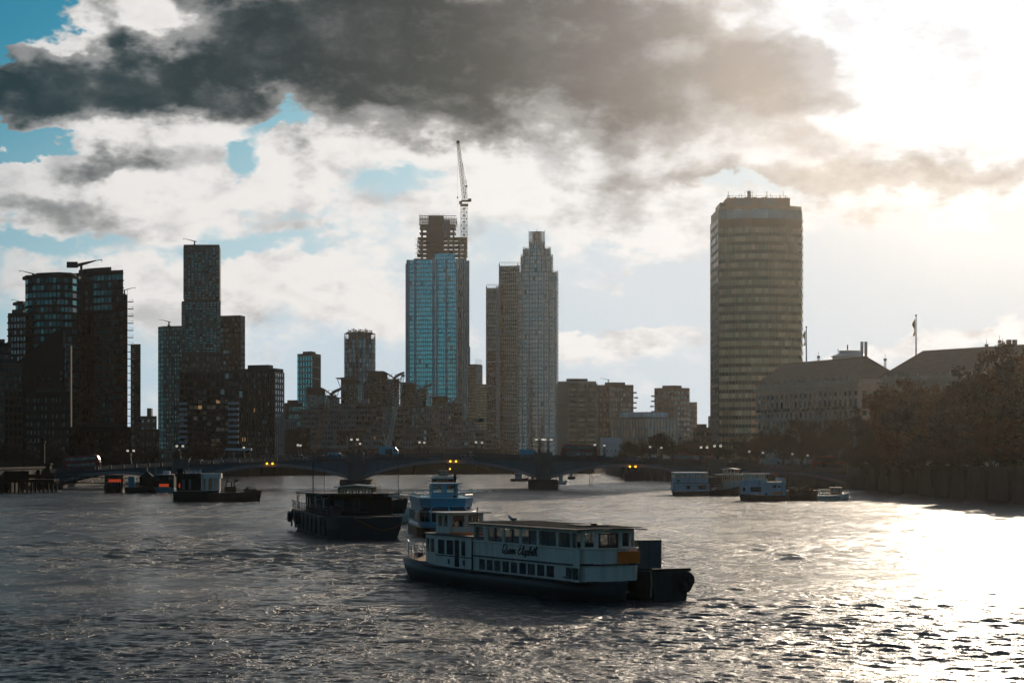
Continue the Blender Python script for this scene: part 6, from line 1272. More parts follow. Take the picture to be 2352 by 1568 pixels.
th_ = boat('dark tug with orange panel low on its bow and a pale roof edge', 'boat', (gx(380, 549), 553), (.03, -1), 'mooring_tug'); hull(10, 4.9, 1.1, 1.5, .3, -.5, tip=.5).build('hull', M_tealp, th_)
cabin(th_, [(1, -2.3), (7.4, -2.3), (7.4, 2.3), (1, 2.3)], 1.2, 4.3, {1: [(.25, 1.05, 3.1, 4.0), (3.4, 4.2, 3.1, 4.0)], 0: (3, 3.1, 4.0, .5, .3)}, M_black, G_dark, frame=.06, fm=M_gcont); MB().loft([[(x, y, 4.32 + .16 * (1 - (y / 2.5) ** 2)) for y in np.linspace(-2.5, 2.5, 7)] + [(x, y, 4.3) for y in np.linspace(2.5, -2.5, 7)] for x in (.8, 7.7)]).build('cabin_roof', M_wpaint, th_); MB().box(7.42, 7.55, -1.2, 1.1, 1.25, 2.15).build('orange_panel', M_redl, th_); MB().box(1.5, 3, -.8, .8, 4.5, 5.2).build('roof_locker', M_rail, th_)
hb = boat('black houseboat barge whose slatted cabin end catches the sun', 'houseboat', (gx(398, 445), 446), (1, .06), 'houseboat_barge'); hull(8.6, 5, 2.0, 2.1, .08, -.5, stern=.95, tip=.8).build('hull', M_hull, hb)
MB().box(.6, 5.2, -2, 2, 2.1, 4.85).build('cabin_wall', M_black, hb); MB().box(.4, 5.4, -2.3, 2.2, 4.853, 5.4).build('roof_fascia', M_black, hb)
for a, b_, m in ((1.7, 2.3, M_gcont), (3.0, 3.5, M_gcont)): MB().box(a, b_, -2.06, -2.003, 2.3, 4.3).build('panel', m, hb)
MB().box(1.1, 1.35, -2.06, -2.003, 2.7, 3.5).build('orange_panel', M_redl, hb)
cabin(hb, [(5.45, -1.9), (9.0, -1.7), (9.0, 2.0), (5.45, 2.0)], 2.1, 4.5, {0: [(.5, .85, 2.5, 4.3), (1.4, 2.2, 2.2, 4.4), (2.5, 2.7, 2.4, 4.3), (2.95, 3.15, 2.5, 4.2)], 1: [(.4, 1.0, 2.4, 4.3), (2.0, 2.8, 2.4, 4.3)]}, M_wpaint, G_clear, name='slatted_wall', panes=False)
for i in range(14): link('wall_slat', band_mesh(3.5, .05, .06, M_white), hb, (7.2, -1.84, 2.2 + i * .165)) if False else link('wall_slat', band_mesh(.42, .05, .07, M_white), hb, (5.7, -1.93, 2.2 + i * .165))
MB().box(5.42, 9.3, -2.0, 2.1, 4.503, 5.45).build('roof_fascia', M_wpaint, hb); MB().box(.9, 2.0, -2.5, -2.4, 4.6, 6.4).build('banner_board', M_black, hb)
b = MB()
for i in range(18): x, y = rng_.uniform(.6, 5.2), rng_.uniform(-1.8, 1); s_ = rng_.uniform(.1, .35); b.box(x - s_, x + s_, y - .3, y + .3, 5.4, 5.5 + rng_.random() * .5)
b.build('roof_clutter', M_rail, hb); MB().box(2.2, 5.5, -1.9, -1.8, 6.15, 6.25).box(3.0, 3.1, -1.9, -1.8, 5.4, 6.15).box(5.3, 5.4, -1.9, -1.8, 5.4, 6.15).build('roof_frame', M_rail, hb); MB().tube([(-.2, -2.2, 0), (-.2, -2.2, 9.5)], .06, 4).build('mast', M_iron, hb)
kl = boat('rusty lighter with winch and rail, its stern plates bright in the sun', 'barge', (gx(478, 443), 444.5), (.985, .17), 'mooring_barge'); hull(9.8, 4.6, 1.7, 2.2, .22, -.5, tip=.55).build('hull', M_hullr, kl); MB().box(3.0, 5.2, -1, 1, 1.75, 2.9).build('winch_house', M_rust2, kl)
MB().box(3.2, 3.4, -.6, .6, 2.9, 3.9).box(3.4, 4.4, -.6, .6, 3.75, 3.9).box(4.2, 4.4, -.6, .6, 2.9, 3.75).tube([(3.6, 0, 3.9), (3.6, 0, 4.5)], .1, 5).tube([(4.9, 0, 2.9), (5.0, 0, 3.9), (5.5, 0, 4.1)], .22, 6).box(4.9, 5.7, -.4, .4, 3.9, 4.3).build('winch', M_rust2, kl); rail(kl, [(7.6, -1.4, 2.1), (8.7, -1.2, 2.2)], .75, M_rail, .05, .6, 0); MB().box(7.2, 7.6, -1, 1, 2.05, 2.8).build('locker', M_black, kl); MB().box(6.6, 9.2, -1.6, -1.5, 1.9, 2.45).build('bulwark_plate', M_rust2, kl); torus(MB(), (9.2, -1.3, 1.1), .35, .14, 'x').build('tyre_fender', M_tyre, kl)
# ---- long pier on piles, with lattice gangway
M_pile = mat('wet_timber_pile', (.02, .016, .013), .9, var=.5, scale=1.0, spec=.1)
pr = thing('mooring_pier', 'long dark timber pier on piles at the frame edge, before the embankment', 'pier', (gx(0, 560), 552, 0))
MB().box(-14, 15.4, -2.2, 3.4, 2.4, 3.2).build('deck', M_pile, pr)
for i in range(15):
    for y in (-1.9, 3.0): link('pile', band_mesh(.42, .42, 4.2, M_pile), pr, (-13.4 + i * 2.02, y, .5))
MB().box(-14, 15.4, -2.3, -2.21, 3.4, 4.4).build('side_boarding', M_pile, pr); MB().box(-14, -3, -1.8, 3, 3.21, 5.6).box(2, 9, -1, 3, 3.21, 5.2).build('shed', M_black, pr)
for i in range(7): link('fender_plank', band_mesh(1.2, .12, 1.6, M_pile), pr, (-12 + i * 4, -2.3, 1.5))
gw = MB(); lattice(gw, (15.4, 0, 3.4), (35.5, -4, 2.6), 1.5, 12, .09); gw.build('gangway', M_pile, pr); MB().box(15.4, 34, -.8, .2, 2.2, 2.35).build('gangway_deck', M_pile, pr)
# ================================================================ TREES
M_bark = mat('dark_bark', (.05, .038, .028), .95, var=.4, scale=1)
M_leafb = mat('withered_brown_leaves', (.040, .020, .009), .8, var=.6, scale=.35, per=.5)
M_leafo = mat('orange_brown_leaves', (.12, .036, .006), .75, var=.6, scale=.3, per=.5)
M_twig = mat('bare_twigs', (.055, .038, .026), .9, var=.5, scale=.3, per=.4)
for m in (M_leafb, M_leafo):                      # thin leaves let some light through
    t = m.node_tree; p = t.nodes['Principled BSDF']; tr = t.nodes.new('ShaderNodeBsdfTranslucent'); mx = t.nodes.new('ShaderNodeMixShader'); mx.inputs[0].default_value = .24
    src = p.inputs['Base Color'].links[0].from_socket; t.links.new(src, tr.inputs['Color']); o = next(n for n in t.nodes if n.type == 'OUTPUT_MATERIAL')
    t.links.new(p.outputs[0], mx.inputs[1]); t.links.new(tr.outputs[0], mx.inputs[2]); t.links.new(mx.outputs[0], o.inputs['Surface'])
def make_tree(seed, H, Rr, leafm, nleaf, leaf, ntwig, bare, low=.24):
    """tapered trunk, forking limbs, and a crown of separate leaf and twig clumps gathered round the branch ends"""
    r = random.Random(seed); limbs = MB(); tips = []
    def branch(p, d, L, rad, lev):
        pts, rs = [p], [rad]; n = 4
        for i in range(n):
            d = (d + Vector((r.gauss(0, .16), r.gauss(0, .16), r.gauss(.05, .10)))).normalized(); p = p + d * (L / n); pts.append(p); rs.append(rad * (1 - .55 * (i + 1) / n))
        limbs.tube(pts, rs, 5 if lev < 2 else 3, False)
        if lev >= 3: tips.append(p); return
        if lev >= 1: tips.append(pts[2])
        for k in range(4 if lev < 1 else 3):
            a = r.uniform(0, 6.283); q = pts[r.choice((2, 3, 4))] if k else p
            dd = (d * r.uniform(.5, .9) + Vector((math.cos(a), math.sin(a), r.uniform(-.15, .5))) * r.uniform(.6, 1.0)).normalized()
            branch(q, dd, L * r.uniform(.58, .8), rad * .5, lev + 1)
    th = H * low; trunk = MB(); trunk.tube([(0, 0, -.5), (0, 0, .4), (r.gauss(0, .2), r.gauss(0, .2), th * .6), (r.gauss(0, .3), r.gauss(0, .3), th)], [H * .034, H * .026, H * .021, H * .018], 8)
    top = Vector(trunk.v[-1]); top = Vector((sum(v[0] for v in trunk.v[-8:]) / 8, sum(v[1] for v in trunk.v[-8:]) / 8, th))
    for k in range(5):
        a = 6.283 * k / 5 + r.uniform(-.4, .4); branch(top - Vector((0, 0, r.uniform(0, th * .25))), Vector((math.cos(a) * .75, math.sin(a) * .75, r.uniform(.5, 1.0))), H * .30, H * .012, 0)
    branch(top, Vector((r.gauss(0, .1), r.gauss(0, .1), 1)), H * .36, H * .014, 0)
    zc = th + (H - th) * .45; kx = max(math.hypot(t.x, t.y) for t in tips); kz = max(t.z for t in tips); sx, sz = Rr / kx, (H * .97) / kz
    limbs.v = [(x * (1 + (sx - 1) * min(1, z / th - .6 if z > th * .6 else 0)), y * (1 + (sx - 1) * min(1, z / th - .6 if z > th * .6 else 0)), z * (1 if z < th else 1 + (sz - 1) * min(1, (z - th) / th))) for x, y, z in limbs.v]
    tips = [Vector((t.x * sx, t.y * sx, t.z * (1 + (sz - 1) * min(1, max(0, t.z - th) / th)))) for t in tips]
    crown = MB(); twg = MB()
    dens = [r.uniform(.2, 1.0) ** 1.3 for _ in tips]; tot = sum(dens)
    for t, w in zip(tips, dens):
        cr = Rr * r.uniform(.10, .22)
        for _ in range(int(nleaf * w / tot)):
            v = Vector((r.gauss(0, 1), r.gauss(0, 1), r.gauss(0, .8))).normalized() * (cr * r.random() ** .45); p = t + v; s_ = leaf * r.uniform(.5, 1.3)
            a = Vector((r.gauss(0, 1), r.gauss(0, 1), r.gauss(0, .7))).normalized(); b = a.orthogonal().normalized(); c_ = a.cross(b)
            crown.add([p - b * s_, p + c_ * s_ * .55, p + b * s_, p - c_ * s_ * .55], [(0, 1, 2, 3)])
        for _ in range(int(ntwig * w / tot)):
            d = (Vector((r.gauss(0, 1), r.gauss(0, 1), r.gauss(.3, .8)))).normalized(); L = cr * r.uniform(.5, 1.5); w_ = d.orthogonal().normalized() * .035 * H / 15; w2 = d.cross(w_)
            twg.add([t - w_, t + w_, t + d * L, t + w2], [(0, 1, 2), (0, 2, 3), (1, 2, 3)])
    return (trunk.mesh('trunk', M_bark), limbs.mesh('limbs', M_bark), crown.mesh('crown', leafm) if crown.f else None, twg.mesh('twigs', M_twig) if twg.f else None)
def plant(kind, label, x, y, z, rz, s_, group, name='tree'):
    t = thing(name, label, 'tree', (x, y, z), rz, group); t.scale = s_ if isinstance(s_, tuple) else (s_,) * 3
    for nm, me in zip(('trunk', 'limbs', 'crown', 'twigs'), kind):
        if me: link(nm, me, t)
    return t
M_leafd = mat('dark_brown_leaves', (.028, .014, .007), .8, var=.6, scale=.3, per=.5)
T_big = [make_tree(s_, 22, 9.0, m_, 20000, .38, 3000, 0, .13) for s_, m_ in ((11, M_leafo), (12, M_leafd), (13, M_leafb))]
T_brown = [make_tree(s_, 15, 6.2, M_leafb, 3600, .26, 4200, 0) for s_ in (21, 22)]
T_bare = [make_tree(s_, 15, 6.0, M_leafb, 1200, .26, 6500, 1) for s_ in (31, 32)]
def tree_at(kind, label, px, ptop, Y, H0, group, zb=4.8, wide=1.0):
    h = gz(ptop, Y) - zb; s_ = h / H0; return plant(kind, label, gx(px, Y), Y, zb, RND.uniform(0, 6.28), (s_ * wide, s_ * wide, s_), group)
GB = 'big brown trees on the north embankment'
BIG = [(2040, 893, 560, 1.0, 'big orange-brown tree with the tallest crown before the nearer ministry block'), (2006, 960, 585, .95, 'smaller tree glowing orange at the edge of the big tree group'), (2105, 915, 540, 1.0, 'dark brown tree just behind the orange-topped tree'), (2165, 905, 520, 1.0, 'dark tree in the middle of the big tree group'), (2225, 870, 500, 1.0, 'tree on the rising shoulder of the big tree group'), (2275, 832, 480, 1.0, 'tall orange-lit tree near the frame edge'), (2335, 818, 465, 1.05, 'tallest tree of the group, touching the frame edge'), (2390, 815, 450, 1.0, 'tall tree at the very frame edge'),
 (2200, 985, 470, .9, 'low dark tree in front of the big group, over the wall'), (2300, 960, 455, .9, 'low dark tree beside the frame edge, over the wall'), (2100, 1000, 500, .9, 'low dark tree at the foot of the big trees'), (2020, 1020, 540, .85, 'low dark tree by the bridge end')]
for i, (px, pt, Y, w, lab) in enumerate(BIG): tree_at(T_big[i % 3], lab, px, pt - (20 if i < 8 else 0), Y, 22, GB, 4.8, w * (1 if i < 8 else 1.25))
GM = 'bare brown trees in front of the ministry block'
for i, (px, pt, Y, lab) in enumerate([(1722, 985, 690, 'bare brown tree at the corner of the bronze tower and ministry'), (1762, 975, 680, 'bare tree before the far end of the ministry front'), (1800, 962, 672, 'bare tree above the teal van'), (1842, 958, 668, 'bare tree under the ministry flagpole'), (1885, 950, 662, 'bare tree above the last red bus nose'), (1925, 946, 655, 'bare tree above the last red bus'), (1962, 940, 648, 'bare tree beside the big orange tree'), (1700, 1000, 720, 'bare tree at the foot of the bronze tower'), (1665, 1005, 750, 'low bare tree before the bronze tower corner'),
  (1740, 1012, 650, 'lower bare tree behind the parapet by the pier lamp'), (1820, 1005, 645, 'lower bare tree behind the teal van'), (1900, 1000, 640, 'lower bare tree behind the last red bus'), (1975, 990, 636, 'lower bare tree at the bridge end'), (1860, 1008, 648, 'lower bare tree between teal van and last bus')]):
    tree_at((T_brown if i % 2 else T_bare)[i % 2 if i % 3 else 0], lab, px, pt, Y, 15, GM, 4.8, 1.15 if i < 9 else 1.5)
GR = 'rusty bare trees on the far bank bend'
for i, (px, pt, Y, lab) in enumerate([(1445, 1012, 880, 'low rusty tree nearest the white low building'), (1478, 1000, 870, 'rusty bare tree below the white framed office'), (1512, 992, 860, 'tallest rusty bare tree below the white framed office'), (1546, 996, 850, 'rusty bare tree above the single decker bus nose'), (1580, 1008, 840, 'rusty bare tree above the single decker bus'), (1612, 1000, 830, 'rusty tree beside the bronze tower'), (1632, 1012, 800, 'rusty tree at the bronze tower foot'), (1430, 1026, 900, 'small rusty bush tree at the water bend'), (1560, 1020, 800, 'low rusty tree behind the parapet by the bus')]):
    tree_at((T_brown if i % 2 == 0 else T_bare)[i % 2], lab, px, pt, Y, 15, GR, 4.8, 1.25)
GL = 'shadowed trees on the south bank'
for i, (px, pt, Y, lab) in enumerate([(455, 1000, 760, 'bare tree in shadow below the broad office block'), (490, 1004, 780, 'bare tree before the glowing office windows'), (420, 1010, 770, 'bare dark tree beside the double lamp of the south bridge end'), (350, 1012, 700, 'dark tree behind the shadowed bus'), (280, 1008, 690, 'dark tree at the foot of the black slab tower'), (200, 1004, 680, 'dark tree behind the shadowed bus roof'), (120, 1000, 660, 'dark tree below the sunlit brick edge'), (50, 1005, 650, 'dark tree before the black gabled building'), (0, 1000, 630, 'dark tree at the frame edge above the pier')]):
    tree_at(T_bare[i % 2], lab, px, pt, Y, 15, GL, 4.0, 1.25)
for i in range(9):
    px = 1990 + i * 48; Y = 560 - i * 13
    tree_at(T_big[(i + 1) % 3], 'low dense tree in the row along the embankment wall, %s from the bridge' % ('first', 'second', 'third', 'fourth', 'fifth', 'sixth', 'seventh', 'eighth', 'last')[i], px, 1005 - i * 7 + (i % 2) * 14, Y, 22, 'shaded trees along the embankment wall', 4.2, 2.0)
# ================================================================ VEHICLES, PEOPLE, BIRDS ON THE BRIDGE
M_busred = mat('bus_red', (.30, .018, .013), .35, var=.1); M_vblue = mat('sky_blue_van', (.10, .46, .58), .35, var=.06); M_vdk = mat('dark_car_paint', (.03, .032, .035), .25, var=.1); M_vwhite = mat('pale_car_paint', (.5, .5, .5), .3, var=.08); M_teal2 = mat('teal_van_paint', (.12, .32, .34), .4, var=.1); M_amber = mat('amber_stripe', (.5, .25, .03), .5)
G_veh = glass('vehicle_glass', (.03, .04, .045), .10, .05, .3)
def wheels(t, xs, y0, y1, r=.48):
    for x in xs:
        for y in (y0, y1):
            w = MB(); w.tube([(x, y - .13, r), (x, y + .13, r)], r, 12).build('wheel', M_tyre, t)
            MB().tube([(x, y - .15, r), (x, y + .15, r)], r * .55, 8).build('rim', M_lgrey, COL.objects[-1]) if False else None
def veh(name, label, cat, px, lane, rz=0, dz=0.0):
    Y = BY + lane; X = gx(px, Y); sl = math.atan2(deck_z(X - BX + 1) - deck_z(X - BX - 1), 2)
    t = thing(name, label, cat, (X, Y, deck_z(X - BX) - 1.24 + dz), rz); t.rotation_euler = (0, -sl if rz == 0 else sl, rz); return t
def double_decker(label, px, lane, rz):
    """rounded double-deck bus, front at local -x"""
    t = veh('double_decker_bus', label, 'bus', px, lane, rz); L, Wd, Hh = 9.9, 2.5, 4.35
    prof = [(-L / 2, .35), (-L / 2 - .05, 1.6), (-L / 2 + .12, 3.0), (-L / 2 + .55, 3.95), (-L / 2 + 1.2, 4.28), (0, Hh), (L / 2 - .8, 4.25), (L / 2 - .25, 3.9), (L / 2, 3.0), (L / 2, .35)]
    sec = lambda y, k: [(x * k, y, .35 + (z - .35) * (k if z > 3.8 else 1)) for x, z in prof]
    MB().loft([sec(-Wd / 2, .985), sec(-Wd / 2 + .12, 1), sec(Wd / 2 - .12, 1), sec(Wd / 2, .985)]).build('body', M_busred, t)
    for y in (-Wd / 2 - .012, Wd / 2 + .012):
        for i in range(7): link('upper_window', pane_mesh(1.12, .72, G_veh, .02), t, (-L / 2 + 1.55 + i * 1.18, y + .01, 3.42))
        for i in range(6): link('lower_window', pane_mesh(1.2, .95, G_veh, .02), t, (-L / 2 + 1.9 + i * 1.28, y + .01, 1.75))
        MB().box(-2.6, 1.6, min(y, y + .008), max(y, y + .008), 2.45, 2.95).build('advert_panel', M_vdk, t)
        MB().add([(2.0, y, .6), (2.9, y, .6), (4.2, y, 3.0), (3.3, y, 3.0), (2.0, y * 1.004, .6), (2.9, y * 1.004, .6), (4.2, y * 1.004, 3.0), (3.3, y * 1.004, 3.0)], [(0, 1, 2, 3), (4, 5, 6, 7), (0, 4, 5, 1), (1, 5, 6, 2), (2, 6, 7, 3), (3, 7, 4, 0)]).build('stair_band', M_busred, t)
    MB().box(-L / 2 - .09, -L / 2 - .06, -1.0, 1.0, 1.0, 2.2).build('windscreen', G_veh, t)
    for x in (-3.1, 2.6):
        for y in (-1.1, 1.1): MB().tube([(x, y - .15, .5), (x, y + .15, .5)], .5, 12).build('wheel', M_tyre, t)
    return t
double_decker('red double decker bus crossing beside the lamp standards at the cylinder tower', 1330, 5.0, 0)
double_decker('red double decker bus near the bridge end, before the bare trees', 1905, 5.0, 0)
double_decker('double decker bus in deep shadow near the south bridge end', 190, 5.0, math.pi)
t = veh('single_decker_bus', 'dark red single decker bus with a raised roof pod', 'bus', 1585, 5.0, 0); L = 10.6
MB().loft([[(x, y, z) for x, z in ((-L / 2, .35), (-L / 2 - .1, 1.2), (-L / 2 + .2, 2.5), (-L / 2 + .7, 2.85), (L / 2 - .2, 2.8), (L / 2, 2.6), (L / 2, .35))] for y in (-1.25, 1.25)]).build('body', M_busred, t)
MB().loft([[(x, y, z) for x, z in ((-3.6, 2.84), (-3.1, 3.3), (-.9, 3.35), (-.4, 2.84))] for y in (-1.0, 1.0)]).build('roof_pod', M_busred, t)
for y in (-1.262, 1.282):
    for i in range(7): link('window', pane_mesh(1.2, 1.0, G_veh, .02), t, (-L / 2 + 1.4 + i * 1.34, y, 1.95))
MB().box(-L / 2 - .12, -L / 2 - .08, -1.05, 1.05, 1.1, 2.4).build('windscreen', G_veh, t)
for x in (-3.2, 2.9):
    for y in (-1.1, 1.1): MB().tube([(x, y - .15, .5), (x, y + .15, .5)], .5, 12).build('wheel', M_tyre, t)
def van(label, px, lane, rz, L, H, m, name='van', nwin=0):
    t = veh(name, label, 'van', px, lane, rz)
    MB().loft([[(x, y, z) for x, z in ((-L / 2, .3), (-L / 2, H - .1), (-L / 2 + .1, H), (L / 2 - 1.7, H), (L / 2 - 1.2, H - .12), (L / 2 - .7, 1.35), (L / 2 - .05, 1.1), (L / 2, .3))] for y in (-.98, .98)]).build('body', m, t)
    for y in (-.99, 1.01):
        MB().box(L / 2 - 1.75, L / 2 - 1.0, y - .01, y, 1.3, H - .45).build('side_window', G_veh, t)
        for i in range(nwin): link('side_window', pane_mesh(.8, .6, G_veh, .02), t, (-L / 2 + .8 + i * 1.0, y, H - .65))
    MB().add([(L / 2 - 1.15, -.85, H - .2), (L / 2 - 1.15, .85, H - .2), (L / 2 - .7, .85, 1.38), (L / 2 - .7, -.85, 1.38), (L / 2 - 1.12, -.85, H - .2), (L / 2 - 1.12, .85, H - .2), (L / 2 - .67, .85, 1.38), (L / 2 - .67, -.85, 1.38)], [(0, 1, 2, 3), (4, 5, 6, 7), (0, 1, 5, 4), (1, 2, 6, 5), (2, 3, 7, 6), (3, 0, 4, 7)]).build('windscreen', G_veh, t)
    for x in (-L / 2 + 1.0, L / 2 - 1.0):
        for y in (-.85, .85): MB().tube([(x, y - .1, .36), (x, y + .1, .36)], .36, 10).build('wheel', M_tyre, t)
    return t
van('bright blue panel van between two lamps, at the central pier', 1217, 3.6, 0, 5.6, 2.55, M_vblue); van('teal van half hidden by the parapet under the bare trees', 1775, 3.6, 0, 5.4, 2.5, M_teal2); van('small blue van left of the bridge pier lamp', 772, 3.6, 0, 4.6, 1.95, M_vblue, nwin=2)
ct = veh('crane_truck', 'bright blue truck with dark cab side crossing below the teal crane boom', 'truck', 894, 3.6, 0)
MB().box(-2.6, .9, -1.2, 1.2, .6, 3.2).build('box_body', M_vblue, ct); MB().loft([[(x, y, z) for x, z in ((1.0, .5), (1.0, 3.1), (1.7, 3.05), (2.4, 2.2), (2.7, .9), (2.7, .5))] for y in (-1.15, 1.15)]).build('cab', M_vblue, ct); MB().box(-1.0, .8, -1.23, -1.203, 1.3, 2.6).build('side_panel', M_vdk, ct); MB().box(-2.4, .8, -1.26, -1.235, .75, 1.1).build('stripe', M_amber, ct)
MB().box(1.3, 2.2, -1.19, -1.155, 1.7, 2.6).build('side_window', G_veh, ct)
for x in (-1.7, 1.9):
    for y in (-1.05, 1.05): MB().tube([(x, y - .15, .48), (x, y + .15, .48)], .48, 10).build('wheel', M_tyre, ct)
def car(label, px, lane, rz, m, H=1.5, L=4.3):
    t = veh('parked_car' if False else 'car', label, 'car', px, lane, rz)
    MB().loft([[(x, y, z) for x, z in ((-L / 2, .3), (-L / 2, .85), (-L / 2 + .4, 1.0), (L / 2 - .9, .98), (L / 2 - .05, .78), (L / 2, .3))] for y in (-.88, .88)]).build('body', m, t)
    MB().loft([[(-L / 2 + .35, -.84, 1.0), (-L / 2 + .35, .84, 1.0), (L / 2 - 1.0, .84, .99), (L / 2 - 1.0, -.84, .99)], [(-L / 2 + .75, -.7, H - .07), (-L / 2 + .75, .7, H - .07), (L / 2 - 1.75, .7, H - .07), (L / 2 - 1.75, -.7, H - .07)]]).build('cabin_glass', G_veh, t)
    MB().box(-L / 2 + .7, L / 2 - 1.7, -.72, .72, H - .068, H).build('roof', m, t)
    for x in (-L / 2 + .75, L / 2 - .8):
        for y in (-.8, .8): MB().tube([(x, y - .09, .32), (x, y + .09, .32)], .32, 10).build('wheel', M_tyre, t)
for px, lane, rz, m, H, lab in [(690, 3.6, 0, M_vwhite, 1.65, 'silver people carrier over the arch beside the black barge'), (460, 3.6, 0, M_vdk, 1.5, 'dark car on the shadowed south arch'), (497, 9, math.pi, M_vwhite, 1.5, 'pale car on the shadowed south arch, far lane'), (535, 3.6, 0, M_vwhite, 1.45, 'pale car just past the dark car on the shadowed arch'), (738, 3.6, 0, M_vdk, 1.5, 'dark car between people carrier and small blue van'), (800, 9, math.pi, M_vwhite, 1.5, 'pale car at the pier bastion behind the black barge'), (925, 3.6, 0, M_vdk, 1.5, 'dark car right behind the blue truck'), (1075, 3.6, 0, M_vwhite, 1.5, 'silver car above the word BRIDGE'), (1385, 9, 0, M_vdk, 1.5, 'dark car at the tail of the red double decker'), (1458, 3.6, 0, M_vwhite, 1.55, 'silver car before the rusty trees'), (1500, 9, math.pi, M_vdk, 1.5, 'dark car far lane before the rusty trees'), (1690, 3.6, 0, M_vdk, 1.5, 'dark car between pier lamp and teal van'), (1830, 9, 0, M_vdk, 1.5, 'dark car ahead of the last red bus')]:
    car(lab, px, lane, rz, m, H)
# people walking on the bridge footway: one continuous skinned body each, with clothes colour on the same figure
M_coat = [mat('dark_coat', (.02, .022, .028), .9), mat('grey_coat', (.09, .09, .095), .9), mat('brown_coat', (.10, .05, .03), .9)]; M_skin = mat('skin', (.42, .26, .19), .6, var=.05); M_hair = mat('dark_hair', (.02, .015, .012), .8)
def person_mesh(seed, coat):
    r = random.Random(seed); st = r.uniform(.14, .26)
    V = [(0, 0, .95), (0, 0, 1.15), (0, 0, 1.42), (0, 0, 1.52), (0, 0, 1.60), (0, .10, .92), (st, .10, .50), (st * .7, .10, .08), (st * .7 + .14, .10, .05), (0, -.10, .92), (-st * .4, -.10, .50), (-st * 1.5, -.10, .10), (-st * 1.5 + .12, -.10, .05),
         (0, .19, 1.42), (-.10, .24, 1.14), (.04, .24, .90), (.07, .24, .80), (0, -.19, 1.42), (.10, -.24, 1.14), (.22, -.23, .95), (.27, -.23, .87)]
    Ed = [(0, 1), (1, 2), (2, 3), (3, 4), (0, 5), (5, 6), (6, 7), (7, 8), (0, 9), (9, 10), (10, 11), (11, 12), (2, 13), (13, 14), (14, 15), (15, 16), (2, 17), (17, 18), (18, 19), (19, 20)]
    Rr = [.16, .15, .17, .065, .06, .10, .075, .05, .045, .10, .075, .05, .045, .075, .055, .042, .035, .075, .055, .042, .035]
    me = bpy.data.meshes.new('body'); me.from_pydata(V, Ed, []); o = bpy.data.objects.new('body', me); COL.objects.link(o)
    md = o.modifiers.new('skin', 'SKIN'); md.use_smooth_shade = True
    for i, q in enumerate(me.skin_vertices[0].data): q.radius = (Rr[i], Rr[i] * (.75 if i < 3 else 1)); q.use_root = i == 0
    dg = bpy.context.evaluated_depsgraph_get(); m2 = bpy.data.meshes.new_from_object(o.evaluated_get(dg)); bpy.data.objects.remove(o); m2.name = 'body'; m2.materials.clear(); m2.materials.append(coat); return m2
HEAD = MB().lathe([(.03, -.13), (.065, -.11), (.085, -.03), (.092, .05), (.07, .12), (.02, .15)], 10).add([(.085, -.015, .03), (.085, .015, .03), (.115, 0, -.02), (.085, 0, -.03)], [(0, 1, 2), (1, 3, 2), (3, 0, 2)]).mesh('head', M_skin, True)
HAIR = MB().lathe([(.100, -.02), (.104, .06), (.078, .135), (.02, .165)], 10, (-.016, 0, 0)).mesh('hair', M_hair, True)
PM = [person_mesh(i, M_coat[i]) for i in range(3)]
for i, (px, lab) in enumerate([(1019 - 87, 'person in a dark coat walking just behind the blue truck'), (971, 'person in grey beside the lamp nearest the blue truck'), (979, 'person in a brown coat just past that lamp pair by the blue truck'), (1130, 'person in a dark coat between the lamp pair and the blue van'), (1010, 'person in grey walking above the word LAMBETH'), (1345, 'person in a brown coat beside the double decker tail'), (1440, 'person in dark clothes before the rusty trees'), (845, 'person in grey between pier lamps and blue truck'), (1410, 'person in brown below the low white building')]):
    Y = BY + 1.3; X = gx(px, Y); t = thing('person', lab, 'person', (X, Y, deck_z(X - BX) - 1.12), 0 if i % 2 else math.pi, 'people on the bridge footway')
    link('body', PM[(i + (0 if i % 3 == 0 else 0)) % 3], t); h = link('head', HEAD, t, (.02, 0, 1.70)); link('hair', HAIR, h)
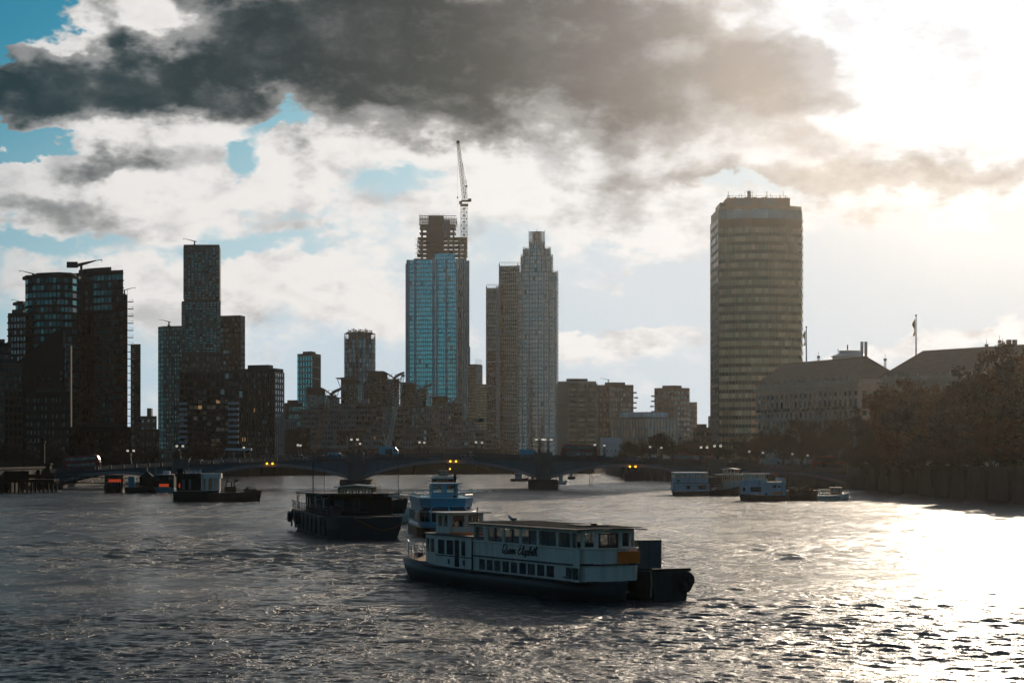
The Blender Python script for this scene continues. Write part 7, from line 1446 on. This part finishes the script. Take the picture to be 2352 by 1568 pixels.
# gulls
M_gull = mat('gull_grey_white', (.5, .5, .5), .8, var=.2, scale=8); M_gdark = mat('gull_dark', (.08, .08, .085), .8)
def body_gull(m): return MB().lathe([(.012, -.24), (.05, -.18), (.085, -.04), (.08, .08), (.05, .15), (.048, .2), (.012, .26)], 10).mesh('body', m, True)
g = thing('gull', 'grey gull perched on the launch roof edge', 'bird', (0, 0, 0))
X_, y_ = 10.7, 1.9; a = qe.rotation_euler.z; g.location = (qe.location.x + X_ * math.cos(a) - y_ * math.sin(a), qe.location.y + X_ * math.sin(a) + y_ * math.cos(a), 4.60); g.rotation_euler = (0, 0, a + .9); g.scale = (1.2,) * 3
b = link('body', body_gull(M_gull), g, (0, 0, .20)); b.rotation_euler = (0, R(58), 0)
MB().ball((.14, 0, .36), .055, 8).build('head', M_gull, g, True); MB().tube([(.18, 0, .36), (.26, 0, .345)], [.016, .004], 5).build('beak', M_amber, g); MB().box(-.26, .02, -.085, -.075, .13, .24).box(-.26, .02, .075, .085, .13, .24).build('wing', M_gdark, g); MB().tube([(0, .03, .12), (.01, .03, 0)], .008, 4).tube([(0, -.03, .12), (.01, -.03, 0)], .008, 4).build('leg', M_amber, g)
def flying(label, px, py, Y, span, rz, m):
    t = thing('gull', label, 'bird', gp(px, py, Y), rz); k = span / 1.2; t.scale = (k,) * 3; b = link('body', body_gull(m), t); b.rotation_euler = (0, R(85), 0)
    for s_ in (1, -1):
        secs = [[(x + .09 - sw, s_ * y, z), (x, s_ * y, z + .02), (x - .10, s_ * y, z)] for x, y, z, sw in ((.02, .04, .03, 0), (.05, .25, .14, .0), (.0, .42, .12, .02), (-.10, .62, .0, .07))]
        MB().loft(secs).build('wing', m, t)
    MB().add([(-.22, -.05, 0), (-.22, .05, 0), (-.36, .08, 0), (-.36, -.08, 0), (-.3, 0, .03)], [(0, 1, 4), (1, 2, 4), (2, 3, 4), (3, 0, 4), (0, 3, 2, 1)]).build('tail', m, t)
flying('gull flying with raised wings before the tan glass block', 1103, 966, 330, 3.2, .4, M_gdark); flying('pale gull gliding low before the dark trees', 2222, 1069, 420, 1.6, 1.2, M_gull)
